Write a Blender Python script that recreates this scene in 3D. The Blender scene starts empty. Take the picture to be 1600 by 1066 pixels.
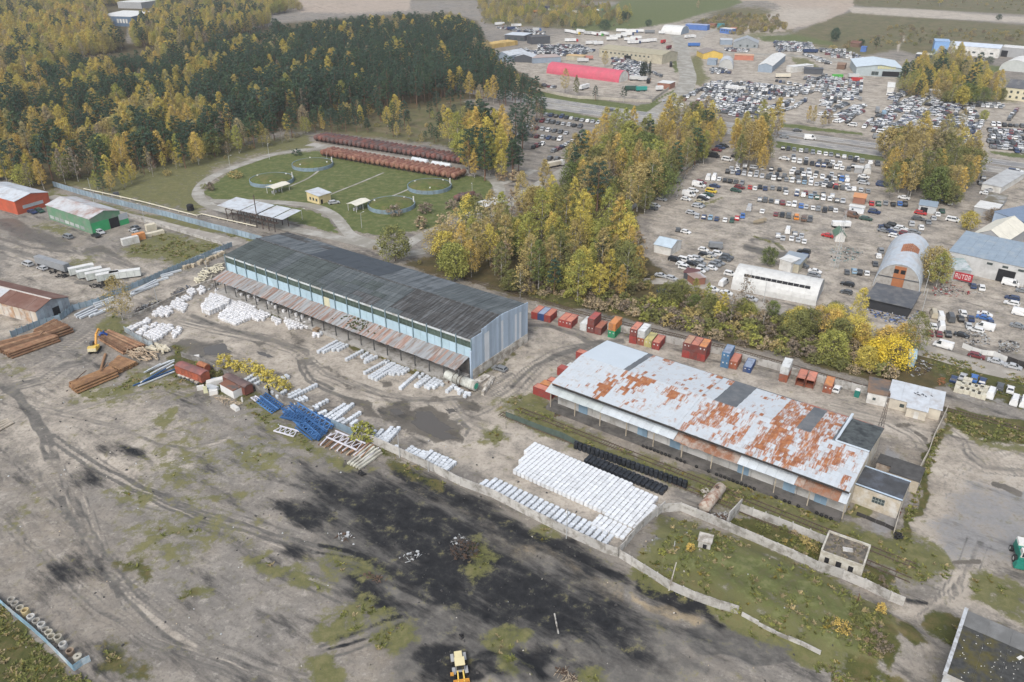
import bpy,math,random
import numpy as np
from mathutils import Vector,Matrix
R=math.radians
C=bpy.context.scene.collection
rnd=random.Random(7)
# camera, sky, sun, exposure
FF,TH,HC=1230.0,R(28.122),122.76
cam_d=bpy.data.cameras.new('camera')
cam_d.sensor_width=36.0
cam_d.lens=36.0*FF/1600.0
cam_d.clip_start,cam_d.clip_end=1.0,12000.0
cam=bpy.data.objects.new('camera',cam_d)
cam.location=(0,0,HC)
cam.rotation_euler=(R(90)-TH,0,0)
C.objects.link(cam)
bpy.context.scene.camera=cam
SUN_EL,SUN_AZ=R(48),R(205)
world=bpy.data.worlds.new('World')
bpy.context.scene.world=world
world.use_nodes=True
wn=world.node_tree
bg=wn.nodes['Background']
sky=wn.nodes.new('ShaderNodeTexSky')
sky.sky_type='NISHITA'
sky.sun_disc=False
sky.sun_elevation,sky.sun_rotation=SUN_EL,SUN_AZ
sky.dust_density,sky.air_density=3.0,1.2
hs=wn.nodes.new('ShaderNodeHueSaturation')
hs.inputs['Saturation'].default_value=0.55
wn.links.new(sky.outputs[0],hs.inputs['Color'])
wn.links.new(hs.outputs[0],bg.inputs['Color'])
bg.inputs['Strength'].default_value=0.15
sun_d=bpy.data.lights.new('sun','SUN')
sun_d.energy,sun_d.angle,sun_d.color=1.35,R(24),(1.0,0.975,0.94)
sun=bpy.data.objects.new('sun',sun_d)
sv=Vector((math.sin(SUN_AZ)*math.cos(SUN_EL),math.cos(SUN_AZ)*math.cos(SUN_EL),math.sin(SUN_EL)))
sun.rotation_euler=sv.to_track_quat('Z','Y').to_euler()
C.objects.link(sun)
vs=bpy.context.scene.view_settings
bpy.context.scene.display_settings.display_device='sRGB'
vs.view_transform,vs.look,vs.gamma,vs.exposure='Standard','None',1.0,0.5
vs.use_curve_mapping=False
cy=bpy.context.scene.cycles
cy.use_denoising=True
cy.max_bounces,cy.diffuse_bounces,cy.glossy_bounces,cy.volume_bounces=5,3,2,0
# surveying helpers
ST,CT=math.sin(TH),math.cos(TH)
def G(px,py,z=0.0):
 """ground (or height z) position seen at a point of the 1600x1066 survey picture"""
 u,v=(px-800)/FF,-(py-533)/FF
 t=(z-HC)/(-ST+v*CT)
 return Vector((u*t,(CT+v*ST)*t,z))
def PX(P):
 x,y,z=P[...,0],P[...,1],P[...,2]-HC
 fw=np.maximum(y*CT-z*ST,1.0)
 return 800+FF*x/fw,533-FF*(y*ST+z*CT)/fw
def Z(ox,oy,s):
 return lambda x,y:(ox+x/s,oy+y/s)
YAW=-0.622
EX,EN=Vector((math.cos(YAW),math.sin(YAW),0)),Vector((-math.sin(YAW),math.cos(YAW),0))
def yaw_of(a,b):
 return math.atan2(b[1]-a[1],b[0]-a[0])
# materials
MATS={}
def new_mat(name):
 m=bpy.data.materials.new(name)
 m.use_nodes=True
 return m,m.node_tree,m.node_tree.nodes['Principled BSDF']
def N(nt,kind,**kw):
 n=nt.nodes.new('ShaderNode'+kind)
 for k,v in kw.items():
  setattr(n,k,v)
 return n
def ramp(nt,fac,stops):
 n=N(nt,'ValToRGB')
 el=n.color_ramp.elements
 while len(el)<len(stops):
  el.new(0.5)
 for e,(p,c)in zip(el,stops):
  e.position=p
  e.color=(*c,1)if len(c)==3 else c
 nt.links.new(fac,n.inputs[0])
 return n.outputs[0]
def noise_tex(nt,scale,detail=4,rough=0.55,coord='Object',vec=None,stretch=None):
 n=N(nt,'TexNoise')
 n.inputs['Scale'].default_value,n.inputs['Detail'].default_value,n.inputs['Roughness'].default_value=scale,detail,rough
 if vec is None:
  if coord=='World':
   vec=N(nt,'NewGeometry').outputs['Position']
  else:
   vec=N(nt,'TexCoord').outputs[coord]
 if stretch:
  mp=N(nt,'Mapping')
  mp.inputs['Scale'].default_value=stretch
  nt.links.new(vec,mp.inputs[0])
  vec=mp.outputs[0]
 nt.links.new(vec,n.inputs['Vector'])
 return n.outputs['Fac']
def turn(nt,vec):
 n=N(nt,'Mapping')
 n.inputs['Rotation'].default_value=(0,0,-YAW)
 nt.links.new(vec,n.inputs[0])
 return n.outputs[0]
def mixc(nt,fac,a,b,mode='MIX'):
 n=N(nt,'Mix',data_type='RGBA',blend_type=mode)
 for s,v in((0,fac),(6,a),(7,b)):
  if isinstance(v,(int,float)):
   n.inputs[s].default_value=v
  elif isinstance(v,tuple):
   n.inputs[s].default_value=(*v,1)
  else:
   nt.links.new(v,n.inputs[s])
 return n.outputs[2]
def mathn(nt,op,a,b=0.0,clamp=False):
 n=N(nt,'Math',operation=op)
 n.use_clamp=clamp
 for s,v in((0,a),(1,b)):
  if isinstance(v,(int,float)):
   n.inputs[s].default_value=v
  else:
   nt.links.new(v,n.inputs[s])
 return n.outputs[0]
def mat(name,col,rough=0.8,var=0.18,scale=0.6,metal=0.0,dirt=None,dirt_amt=0.4,dirt_scale=0.25,stretch=None,obj_var=0.0,coord='World',spec=0.3):
 """plain painted / mineral surface: base colour broken up by noise, optional dirt or rust colour"""
 if name in MATS:
  return MATS[name]
 m,nt,b=new_mat(name)
 lo,hi=tuple(c*(1-var)for c in col),tuple(min(1,c*(1+var))for c in col)
 c=ramp(nt,noise_tex(nt,scale,5,0.6,coord,stretch=stretch),[(0.3,lo),(0.7,hi)])
 if dirt:
  f=noise_tex(nt,dirt_scale,6,0.65,coord,stretch=stretch)
  k=0.75-dirt_amt*0.5
  c=mixc(nt,ramp(nt,f,[(k-0.08,(0,0,0)),(k+0.08,(1,1,1))]),c,dirt)
 if obj_var:
  r=N(nt,'ObjectInfo').outputs['Random']
  c=mixc(nt,1.0,c,ramp(nt,r,[(0,(1-obj_var,)*3),(1,(1+obj_var,)*3)]),'MULTIPLY')
 nt.links.new(c,b.inputs['Base Color'])
 b.inputs['Roughness'].default_value=rough
 b.inputs['Metallic'].default_value=metal
 b.inputs['Specular IOR Level'].default_value=spec
 MATS[name]=m
 return m
# mesh builder
class MB:
 def __init__(s):
  s.v,s.f,s.m=[],[],[]
  s.slot=0
 def add(s,vs,fs,slot=None):
  o=len(s.v)
  s.v+=[tuple(v)for v in vs]
  s.f+=[tuple(i+o for i in f)for f in fs]
  s.m+=[s.slot if slot is None else slot]*len(fs)
  return s
 def box(s,c,d,rz=0.0,slot=None,taper=1.0):
  x,y,z=d[0]/2,d[1]/2,d[2]/2
  ca,sa=math.cos(rz),math.sin(rz)
  vs=[]
  for k,t in((-1,1.0),(1,taper)):
   for a,b in((-1,-1),(1,-1),(1,1),(-1,1)):
    X,Y=a*x*t,b*y*t
    vs.append((c[0]+X*ca-Y*sa,c[1]+X*sa+Y*ca,c[2]+k*z))
  return s.add(vs,[(3,2,1,0),(4,5,6,7),(0,1,5,4),(1,2,6,5),(2,3,7,6),(3,0,4,7)],slot)
 def bx(s,x0,x1,y0,y1,z0,z1,slot=None):
  return s.box(((x0+x1)/2,(y0+y1)/2,(z0+z1)/2),(x1-x0,y1-y0,z1-z0),0,slot)
 def bar(s,p,q,w,h=None,slot=None):
  p,q=Vector(p),Vector(q)
  h=h or w
  d=(q-p).normalized()
  a=d.cross(Vector((0,0,1)))
  if a.length<1e-4:
   a=Vector((1,0,0))
  a.normalize()
  b=a.cross(d)
  vs=[e+a*(i*w/2)+b*(j*h/2)for e in(p,q)for i,j in((-1,-1),(1,-1),(1,1),(-1,1))]
  return s.add(vs,[(3,2,1,0),(4,5,6,7),(0,1,5,4),(1,2,6,5),(2,3,7,6),(3,0,4,7)],slot)
 def tube(s,p,q,r,n=8,r2=None,cap=True,slot=None):
  p,q=Vector(p),Vector(q)
  d=(q-p).normalized()
  a=d.cross(Vector((0,0,1)))
  if a.length<1e-4:
   a=Vector((1,0,0))
  a.normalize()
  b=d.cross(a)
  r2=r if r2 is None else r2
  vs=[e+(a*math.cos(k*2*math.pi/n)+b*math.sin(k*2*math.pi/n))*rr for e,rr in((p,r),(q,r2))for k in range(n)]
  fs=[(k,(k+1)%n,n+(k+1)%n,n+k)for k in range(n)]
  if cap:
   fs+=[tuple(range(n-1,-1,-1)),tuple(range(n,2*n))]
  return s.add(vs,fs,slot)
 def path(s,pts,r,n=6,slot=None):
  for a,b in zip(pts,pts[1:]):
   s.tube(a,b,r,n,slot=slot)
  return s
 def lathe(s,prof,n=16,slot=None,axis='Z',c=(0,0,0)):
  vs=[]
  for r,h in prof:
   for k in range(n):
    a=k*2*math.pi/n
    P=(r*math.cos(a),r*math.sin(a),h)
    if axis=='X':
     P=(h,P[0],P[1])
    elif axis=='Y':
     P=(P[0],h,P[1])
    vs.append((P[0]+c[0],P[1]+c[1],P[2]+c[2]))
  fs=[(i*n+k,i*n+(k+1)%n,(i+1)*n+(k+1)%n,(i+1)*n+k)for i in range(len(prof)-1)for k in range(n)]
  return s.add(vs,fs,slot)
 def prism(s,poly,z0,z1,slot=None):
  n=len(poly)
  vs=[(p[0],p[1],z0)for p in poly]+[(p[0],p[1],z1)for p in poly]
  fs=[(k,(k+1)%n,n+(k+1)%n,n+k)for k in range(n)]+[tuple(range(n-1,-1,-1)),tuple(range(n,2*n))]
  return s.add(vs,fs,slot)
 def slab(s,a,b,c,d,t,slot=None):
  """a sheet with corners a b c d (counter-clockwise from above), t thick downwards"""
  a,b,c,d=map(Vector,(a,b,c,d))
  dn=Vector((0,0,-t))
  return s.add([a,b,c,d,a+dn,b+dn,c+dn,d+dn],[(0,1,2,3),(7,6,5,4),(0,4,5,1),(1,5,6,2),(2,6,7,3),(3,7,4,0)],slot)
 def mesh(s,name,mats,smooth=False):
  me=bpy.data.meshes.new(name)
  me.from_pydata(s.v,[],s.f)
  for m in(mats if isinstance(mats,(list,tuple))else[mats]):
   me.materials.append(m)
  me.polygons.foreach_set('material_index',s.m)
  if smooth:
   me.polygons.foreach_set('use_smooth',[True]*len(s.f))
  me.update()
  return me
 def build(s,name,mats,parent=None,loc=None,rz=0.0,smooth=False):
  return link(name,s.mesh(name,mats,smooth),parent,loc,rz)
def link(name,me,parent=None,loc=None,rz=0.0):
 o=bpy.data.objects.new(name,me)
 C.objects.link(o)
 if parent is not None:
  o.parent=parent
 if loc is not None:
  o.location=loc
 if rz:
  o.rotation_euler=(0,0,rz)
 return o
def tag(o,label,cat,group=None):
 o['label'],o['category']=label,cat
 if group:
  o['group']=group
 return o
def thing(name,label,cat,loc,rz=0.0,group=None):
 o=bpy.data.objects.new(name,None)
 C.objects.link(o)
 o.location=loc
 o.rotation_euler=(0,0,rz)
 o.empty_display_size=0.5
 return tag(o,label,cat,group)
def struct(o):
 o['kind']='structure'
 return o
def stuff(o):
 o['kind']='stuff'
 return o
def kids(o):
 return[c for c in bpy.data.objects if c.parent==o]
def dup(o,loc,rz=None,label=None,children=None,scale=None):
 r=o.copy()
 C.objects.link(r)
 r.location=loc
 if rz is not None:
  r.rotation_euler=(0,0,rz)
 if scale is not None:
  r.scale=scale if isinstance(scale,(tuple,list,Vector))else(scale,)*3
 if label:
  r['label']=label
 for ch,subs in(children or[]):
  c=ch.copy()
  C.objects.link(c)
  c.parent=r
  for g in subs:
   d=g.copy()
   C.objects.link(d)
   d.parent=c
 return r
_ONES='zeroth first second third fourth fifth sixth seventh eighth ninth tenth eleventh twelfth thirteenth fourteenth fifteenth sixteenth seventeenth eighteenth nineteenth'.split()
_TENS={2:'twent',3:'thirt',4:'fort',5:'fift',6:'sixt',7:'sevent',8:'eight',9:'ninet'}
def ordw(i):
 if i<20:
  return _ONES[i]
 t,o=divmod(i,10)
 if t>=10:
  return 'one hundred and '+ordw(i-100)if i>100 else 'hundredth'
 return _TENS[t]+('ieth' if o==0 else 'y-'+_ONES[o])
# ground: one polar sheet, with soft masks for what covers it
CH=['grass','lawn','coal','mud','straw','asphalt','meadow','rut','pale','floor','sand','weed']
zg1,zg2,zg3,zr,zr2=Z(0,600,3.2),Z(480,720,3.08),Z(1000,740,3.807),Z(1300,640,5.33),Z(1300,820,4.333)
zy,zy2,zl,zt,zw,zc,zf=Z(160,420,5),Z(480,500,5),Z(0,260,3.9925),Z(300,200,3.071),Z(0,480,5),Z(380,560,5),Z(980,0,5)
zh=Z(1300,500,5.33)
ID=lambda x,y:(x,y)
def pl(z,s):
 a=[float(t)for t in s.replace(';',' ').replace(',',' ').split()]
 return[z(a[i],a[i+1])for i in range(0,len(a),2)]
AREAS=[('lawn',.5,16,pl(ID,'1035,825 1130,842 1280,900 1340,945 1370,985 1320,1040 1200,985 1040,880')),('grass',1.0,3,pl(ID,'800,650 880,668 1000,715 1310,812 1400,855 1480,872 1480,905 1380,885 1290,860 1170,806 1085,765 990,716 905,684')),('rut',.85,46,pl(zg2,'0,60 300,60 700,150 1100,420 1560,640 1900,1000 1500,1120 400,1120 300,800 100,560')),('pale',.5,14,pl(ID,'0,550 120,590 270,640 340,720 200,760 60,740 0,700')),('pale',.6,14,pl(ID,'300,460 345,440 520,520 700,580 745,600 830,520 900,540 860,600 790,640 905,700 1070,760 960,850 840,800 700,720 560,640 440,590 330,560 200,520')),('pale',.58,9,pl(ID,'830,480 1000,530 1200,580 1380,630 1460,650 1450,700 1390,690 1000,560 900,540 830,540')),('pale',.5,9,pl(ID,'1000,380 1030,300 1130,220 1380,250 1400,300 1540,310 1600,260 1640,400 1640,560 1440,540 1200,470 1040,440')),('pale',.58,8,pl(ID,'850,60 1100,20 1300,80 1640,140 1640,260 1380,220 1060,160 800,140 760,100')),('pale',.5,9,pl(ID,'0,380 200,400 350,440 200,500 100,470 0,440')),('coal',.95,9,pl(zg2,'400,20 560,50 620,80 700,120 860,200 1000,290 1100,370 1250,400 1540,540 1540,600 1380,560 1230,480 1100,420 960,340 860,270 700,190 560,110 420,90')),('coal',1,6,pl(zg3,'0,605 170,690 490,865 470,915 350,880 180,770 0,690')),('coal',1.0,30,pl(zg2,'50,120 150,90 300,110 480,110 600,210 760,290 900,350 960,420 1100,500 1300,600 1540,720 1560,900 1400,880 1200,850 1000,800 880,740 700,690 640,650 520,600 400,480 300,420 250,330 100,260')),('coal',.85,26,pl(zg2,'820,480 960,440 1100,500 1350,620 1560,760 1500,860 1250,800 1000,760 870,690 800,600')),('coal',.85,26,pl(zg2,'90,140 300,110 450,160 580,260 560,360 420,400 280,330 120,230')),('coal',1,6,pl(zg2,'480,905 640,890 800,930 880,920 1000,1066 560,1090')),('coal',1,8,pl(zg2,'990,920 1100,880 1200,910 1180,1060 1060,1020')),('coal',.85,9,pl(zg2,'150,580 290,550 420,620 540,680 640,700 600,750 450,690 300,650')),('coal',.8,8,pl(zg2,'650,790 760,800 860,870 820,900 700,860')),('coal',.75,10,pl(zg1,'1290,580 1500,600 1600,560 1600,720 1450,690')),('coal',.72,9,pl(zg1,'1340,820 1500,800 1560,870 1420,880')),('coal',.68,10,pl(zg1,'490,330 600,310 700,340 620,380 520,370')),('coal',.66,12,pl(zg1,'220,900 380,880 500,920 400,990 260,970')),('coal',.62,10,pl(zg1,'340,430 520,490 420,560 350,500')),('coal',.7,8,pl(Z(0,880,5.333),'180,90 280,130 480,240 640,340 700,390 560,340 380,240')),('coal',.65,10,pl(Z(0,880,5.333),'430,30 650,20 820,60 600,110 480,90')),('coal',.7,8,pl(Z(0,880,5.333),'700,710 830,680 1000,700 1030,830 900,820 800,720')),('rut',.85,4,pl(zg3,'230,900 500,870 800,980 1100,1080 900,1130 300,1080')),('straw',.74,9,pl(zg2,'490,100 560,130 650,180 750,240 900,310 1050,390 1200,470 1400,570 1540,620 1560,700 1400,640 1250,560 1100,480 930,400 780,290 600,200 520,150')),('straw',.7,6,pl(zg3,'0,690 180,790 360,890 300,900 0,760')),('grass',.75,10,pl(zg2,'50,760 200,700 300,640 420,700 430,740 300,790 120,880 60,860')),('grass',.9,8,pl(zg2,'280,850 450,790 500,800 470,880 350,920')),('grass',.95,8,pl(zg2,'-20,960 90,940 140,1090 -20,1090')),('grass',.9,8,pl(zg2,'830,880 950,820 1040,850 1000,900 940,920 1010,990 1100,1060 980,1066 900,930')),('grass',.68,10,pl(zg2,'80,440 330,500 400,560 300,570 100,570')),('grass',.85,8,pl(zg2,'760,500 850,380 940,440 860,520 800,545')),('grass',.8,6,pl(zg2,'1070,320 1150,310 1210,370 1140,400')),('grass',.78,8,pl(zg2,'1330,1020 1450,980 1450,1090 1330,1090')),('grass',.9,6,pl(zg1,'740,190 850,135 885,165 800,220')),('grass',.72,10,pl(zg1,'550,570 640,520 760,560 700,600 580,590')),('grass',.58,24,pl(zg1,'670,680 850,650 1000,660 1250,740 1000,800 900,900 700,870 640,780')),('grass',.68,16,pl(zg1,'1180,290 1310,270 1430,340 1400,410 1250,430 1190,400')),('grass',.75,8,pl(zg1,'880,560 1100,575 1250,530 1200,575 950,600')),('grass',.72,8,pl(zg1,'780,460 870,410 990,440 800,490')),('weed',.8,9,pl(zg1,'600,870 700,850 800,960 740,975')),('grass',.85,9,pl(zg1,'880,1060 1000,1020 1060,1066 1000,1090')),('grass',.8,9,pl(zg1,'1260,880 1340,860 1380,910 1500,900 1620,980 1620,1060 1450,990 1300,940')),('grass',.6,14,pl(zg1,'60,720 120,590 170,560 130,690')),('grass',.58,30,pl(zg1,'740,310 1000,260 1100,400 900,520 760,470')),('weed',.75,10,pl(Z(0,880,5.333),'840,700 1000,680 1050,830 1200,850 1240,940 1100,950 920,830')),('weed',.7,8,pl(Z(0,880,5.333),'1040,0 1220,30 1300,120 1180,90')),('weed',.7,8,pl(Z(0,880,5.333),'1480,270 1600,230 1600,310 1500,300')),('grass',.85,8,pl(zw,'560,690 880,590 1110,470 1250,500 1150,600 1040,640 860,700 600,720')),('grass',.6,10,pl(zw,'0,460 120,450 160,520 60,540')),('grass',.7,12,pl(zy,'0,1000 230,930 580,830 760,950 560,960 300,960 100,1050')),('weed',.85,8,pl(zy,'560,600 640,640 800,740 1180,940 1160,1000 900,1000 740,920 560,830')),('grass',.85,10,pl(zc,'0,330 80,300 230,440 560,660 820,840 900,880 700,830 480,720 250,580 80,490')),('weed',.7,9,pl(zc,'1060,700 1250,780 1420,880 1600,980 1600,1040 1350,960 1100,820')),('weed',1,6,pl(ID,'0,940 30,985 118,1052 170,1080 -60,1100 -60,900')),('grass',.6,10,pl(ID,'0,960 60,1030 60,1080 -60,1080')),('mud',.95,7,pl(zy2,'600,660 760,650 830,710 960,710 1060,770 1150,830 1260,940 1180,960 1000,950 860,880 760,830 620,790')),('mud',.8,6,pl(zy2,'260,620 400,620 560,680 600,770 480,730 300,650')),('mud',.72,6,pl(zy2,'240,510 330,510 450,570 330,560')),('mud',.72,7,pl(zy2,'100,350 240,390 380,470 300,480 150,400')),('mud',.75,5,pl(zy2,'570,480 660,470 690,540 590,540')),('mud',.75,8,pl(zy2,'1160,650 1350,620 1440,700 1350,730 1200,690')),('mud',.66,7,pl(zy2,'820,580 1000,610 1100,680 900,630')),('mud',.8,7,pl(zy,'550,600 680,550 940,580 1010,660 900,690 780,680 620,650')),('mud',.7,5,pl(zy,'1180,560 1280,560 1260,590 1190,620 1350,690 1300,700 1190,650')),('mud',.6,16,pl(zy,'1500,480 1600,480 1600,760 1540,700')),('weed',.9,4,pl(zy2,'310,190 420,200 800,380 1050,440 1080,480 800,410 560,300 330,225')),('weed',.9,4,pl(zy,'1060,220 1440,370 1400,400 1100,280')),('grass',.95,5,pl(zy2,'1390,870 1480,850 1530,930 1500,960 1430,940')),('grass',.7,8,pl(zy2,'1480,640 1600,610 1600,760 1500,730')),('weed',.8,4,pl(zy2,'1320,420 1600,250 1600,280 1340,450')),('grass',1.0,6,pl(ID,'790,625 835,610 870,660 1000,712 1300,805 1400,850 1480,870 1490,895 1440,915 1370,880 1290,850 1160,800 1070,762 900,694 800,655')),('grass',1,7,pl(ID,'1030,830 1040,806 1130,835 1280,892 1345,935 1395,965 1375,1010 1345,1080 1250,1035 1150,980 985,893 1005,865')),('weed',.5,26,pl(ID,'1040,830 1120,840 1280,900 1330,960 1330,1030 1200,980 1040,900')),('asphalt',.95,4,pl(zg3,'110,360 180,325 150,420 70,540 -10,545 30,450')),('pale',.8,4,pl(zg3,'690,470 880,540 1240,690 1200,700 860,570 700,490')),('weed',.95,4,pl(zg3,'590,240 1090,385 1060,515 530,315')),('grass',.9,5,pl(zr2,'420,30 530,80 700,130 800,210 790,300 740,390 600,330 430,250 370,180')),('grass',.95,5,pl(zr2,'960,320 1080,310 1180,360 1320,440 1320,630 1050,530 930,450')),('weed',.9,6,pl(zr2,'210,280 370,330 430,420 460,495 200,370')),('weed',.9,7,pl(zr2,'100,580 330,660 400,800 340,960 150,900')),('weed',.85,6,pl(zr2,'400,680 560,730 580,830 520,850')),('weed',.85,6,pl(zr2,'620,690 700,610 860,640 860,760 770,870 640,780')),('weed',.85,6,pl(zr2,'0,890 120,960 400,1030 420,1090 0,1090')),('pale',.75,10,pl(zr2,'410,600 520,580 700,480 820,330 960,300 1300,640 900,560 740,560 560,700')),('straw',.7,5,pl(zr2,'350,620 430,640 580,740 540,740 400,690')),('pale',.62,14,pl(ID,'1480,660 1600,690 1640,880 1470,885 1425,840 1440,760 1470,690')),('asphalt',.62,18,pl(ID,'1500,740 1620,760 1620,880 1480,880 1450,820')),('asphalt',.7,5,pl(ID,'1395,700 1420,720 1410,790 1385,840 1360,820 1375,780')),('grass',.9,4,pl(ID,'1335,755 1365,775 1350,800 1330,805 1320,800')),('weed',.9,4,pl(ID,'1463,672 1480,655 1468,700 1440,770 1420,830 1410,850 1398,850 1415,800 1440,735')),('weed',.9,4,pl(ID,'1480,640 1600,660 1640,675 1640,695 1560,690 1500,678 1475,665')),('grass',.8,4,pl(ID,'1490,676 1560,690 1620,700 1620,710 1540,695')),('floor',1,8,pl(ID,'640,412 760,446 860,474 1020,503 1200,545 1350,590 1440,612 1480,600 1430,545 1320,520 1200,490 1090,468 1040,440 1005,400 990,340 1040,290 1110,220 1060,190 960,220 880,290 800,345 700,395')),('weed',.8,7,pl(ID,'760,446 860,472 1020,500 1200,543 1350,587 1350,575 1200,530 1020,485 860,455')),('weed',.9,7,pl(ID,'1430,545 1600,590 1640,600 1640,640 1600,640 1480,600')),('asphalt',.6,8,pl(ID,'1440,560 1540,585 1640,640 1600,645 1500,620')),('lawn',1,4,pl(zt,'60,310 200,200 370,140 600,115 900,180 1290,225 1400,240 1445,290 1400,380 1250,450 1100,490 880,515 740,480 700,420 620,370 480,350 260,345 90,345')),('grass',.6,12,pl(zt,'60,310 200,200 370,140 600,115 640,170 400,220 250,330')),('lawn',1,3,pl(zt,'230,360 480,380 620,410 720,500 500,455 250,375')),('grass',.95,6,pl(ID,'100,285 250,258 310,240 380,226 480,212 495,232 400,240 330,262 303,300 318,332 200,310')),('straw',.7,7,pl(zl,'1000,120 1080,90 1180,110 1170,150 1020,160')),('straw',.62,8,pl(zl,'800,190 1000,200 1180,230 1000,240')),('meadow',.95,8,pl(ID,'380,200 480,188 560,178 700,148 765,185 775,260 700,225 500,205')),('mud',.9,6,pl(zl,'0,330 120,340 250,420 440,490 330,515 200,470 0,400')),('mud',.8,6,pl(zl,'530,510 640,500 800,590 880,650 700,560 540,545')),('mud',.6,8,pl(zl,'0,600 100,620 60,650 0,640')),('grass',.9,5,pl(zl,'230,370 300,355 430,400 380,425')),('grass',.9,6,pl(zl,'770,530 1000,400 1100,430 1390,490 1390,530 1100,630 1000,580 850,570')),('straw',.6,9,pl(zl,'880,530 1050,500 1200,530 1050,570')),('grass',.95,4,pl(zl,'330,150 600,230 1597,440 1597,480 1400,425 760,290 310,195')),('grass',.7,5,pl(zl,'440,590 580,570 600,600 450,630')),('grass',.95,5,pl(zl,'620,1010 720,920 810,990 770,1040 700,1050')),('pale',.62,8,pl(zl,'0,900 200,930 400,1000 200,1040 0,1066')),('floor',1,6,pl(ID,'-300,110 0,110 120,95 200,70 330,60 430,40 560,28 700,22 745,35 765,75 790,105 850,135 845,160 760,150 690,160 640,170 560,182 480,195 400,210 330,230 250,255 200,265 130,285 60,300 -20,260 -300,300')),('grass',.6,5,pl(ID,'0,105 110,100 190,95 190,115 60,125')),('floor',1,6,pl(ID,'-300,-60 0,-20 200,-10 330,5 420,30 200,40 190,75 100,95 0,110 -300,110')),('lawn',.8,4,pl(ID,'5,10 40,3 40,18 5,25')),('lawn',1,2,pl(ID,'845,144 1000,166 1040,158 1085,138 1088,142 1062,165 1005,177 845,156')),('lawn',1,2,pl(ID,'840,168 950,187 948,192 838,175')),('lawn',1,2,pl(ID,'1218,218 1385,238 1385,252 1216,231')),('grass',.9,2,pl(ID,'1215,206 1400,230 1560,253 1400,234')),('lawn',.9,2,pl(ID,'1220,193 1350,208 1350,212 1220,199')),('lawn',.9,2,pl(ID,'1545,236 1640,245 1640,252 1550,240')),('grass',.9,3,pl(zf,'480,450 580,430 600,560 650,620 560,670 510,640 490,540')),('lawn',.9,2,pl(zf,'350,430 390,440 400,560 370,570')),('grass',.9,3,pl(zf,'1290,450 1400,460 1520,540 1330,520')),('lawn',.9,3,pl(zf,'1000,290 1300,270 1600,330 1600,360 1400,330 1050,320')),('grass',.8,3,pl(zf,'800,330 960,260 1120,250 1040,300 850,310')),('meadow',1,5,pl(ID,'745,-5 880,0 985,25 985,60 900,45 840,40 760,35')),('lawn',1,4,pl(ID,'885,25 960,10 1000,-20 1130,-25 1160,8 1100,20 1060,33 985,45 900,48')),('meadow',1,5,pl(ID,'1060,35 1140,15 1215,20 1240,48 1150,60 1090,38')),('coal',.6,5,pl(ID,'1070,35 1140,20 1150,26 1090,38')),('sand',.9,4,pl(ID,'1150,0 1220,-5 1335,0 1330,14 1290,32 1225,48 1190,52 1155,52 1160,40 1220,22 1225,15')),('pale',.8,5,pl(ID,'1145,48 1220,14 1300,14 1290,30 1200,52')),('meadow',1,6,pl(ID,'1240,55 1290,32 1335,20 1640,45 1640,75 1500,62 1440,85 1400,75 1340,88 1290,82')),('meadow',1,4,pl(ID,'1330,8 1640,24 1640,-200 -300,-200 -300,-60 380,10 480,2 560,-5')),('sand',.9,5,pl(ID,'450,0 560,-10 640,-10 640,15 560,20 470,18')),('pale',1,2,pl(ID,'1328,12 1420,14 1640,31 1640,38 1500,30 1330,20')),('grass',.6,4,pl(ID,'1400,120 1500,105 1600,130 1590,160 1440,165 1400,140')),('lawn',.9,3,pl(ID,'1540,100 1565,105 1565,118 1540,112')),]
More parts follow.
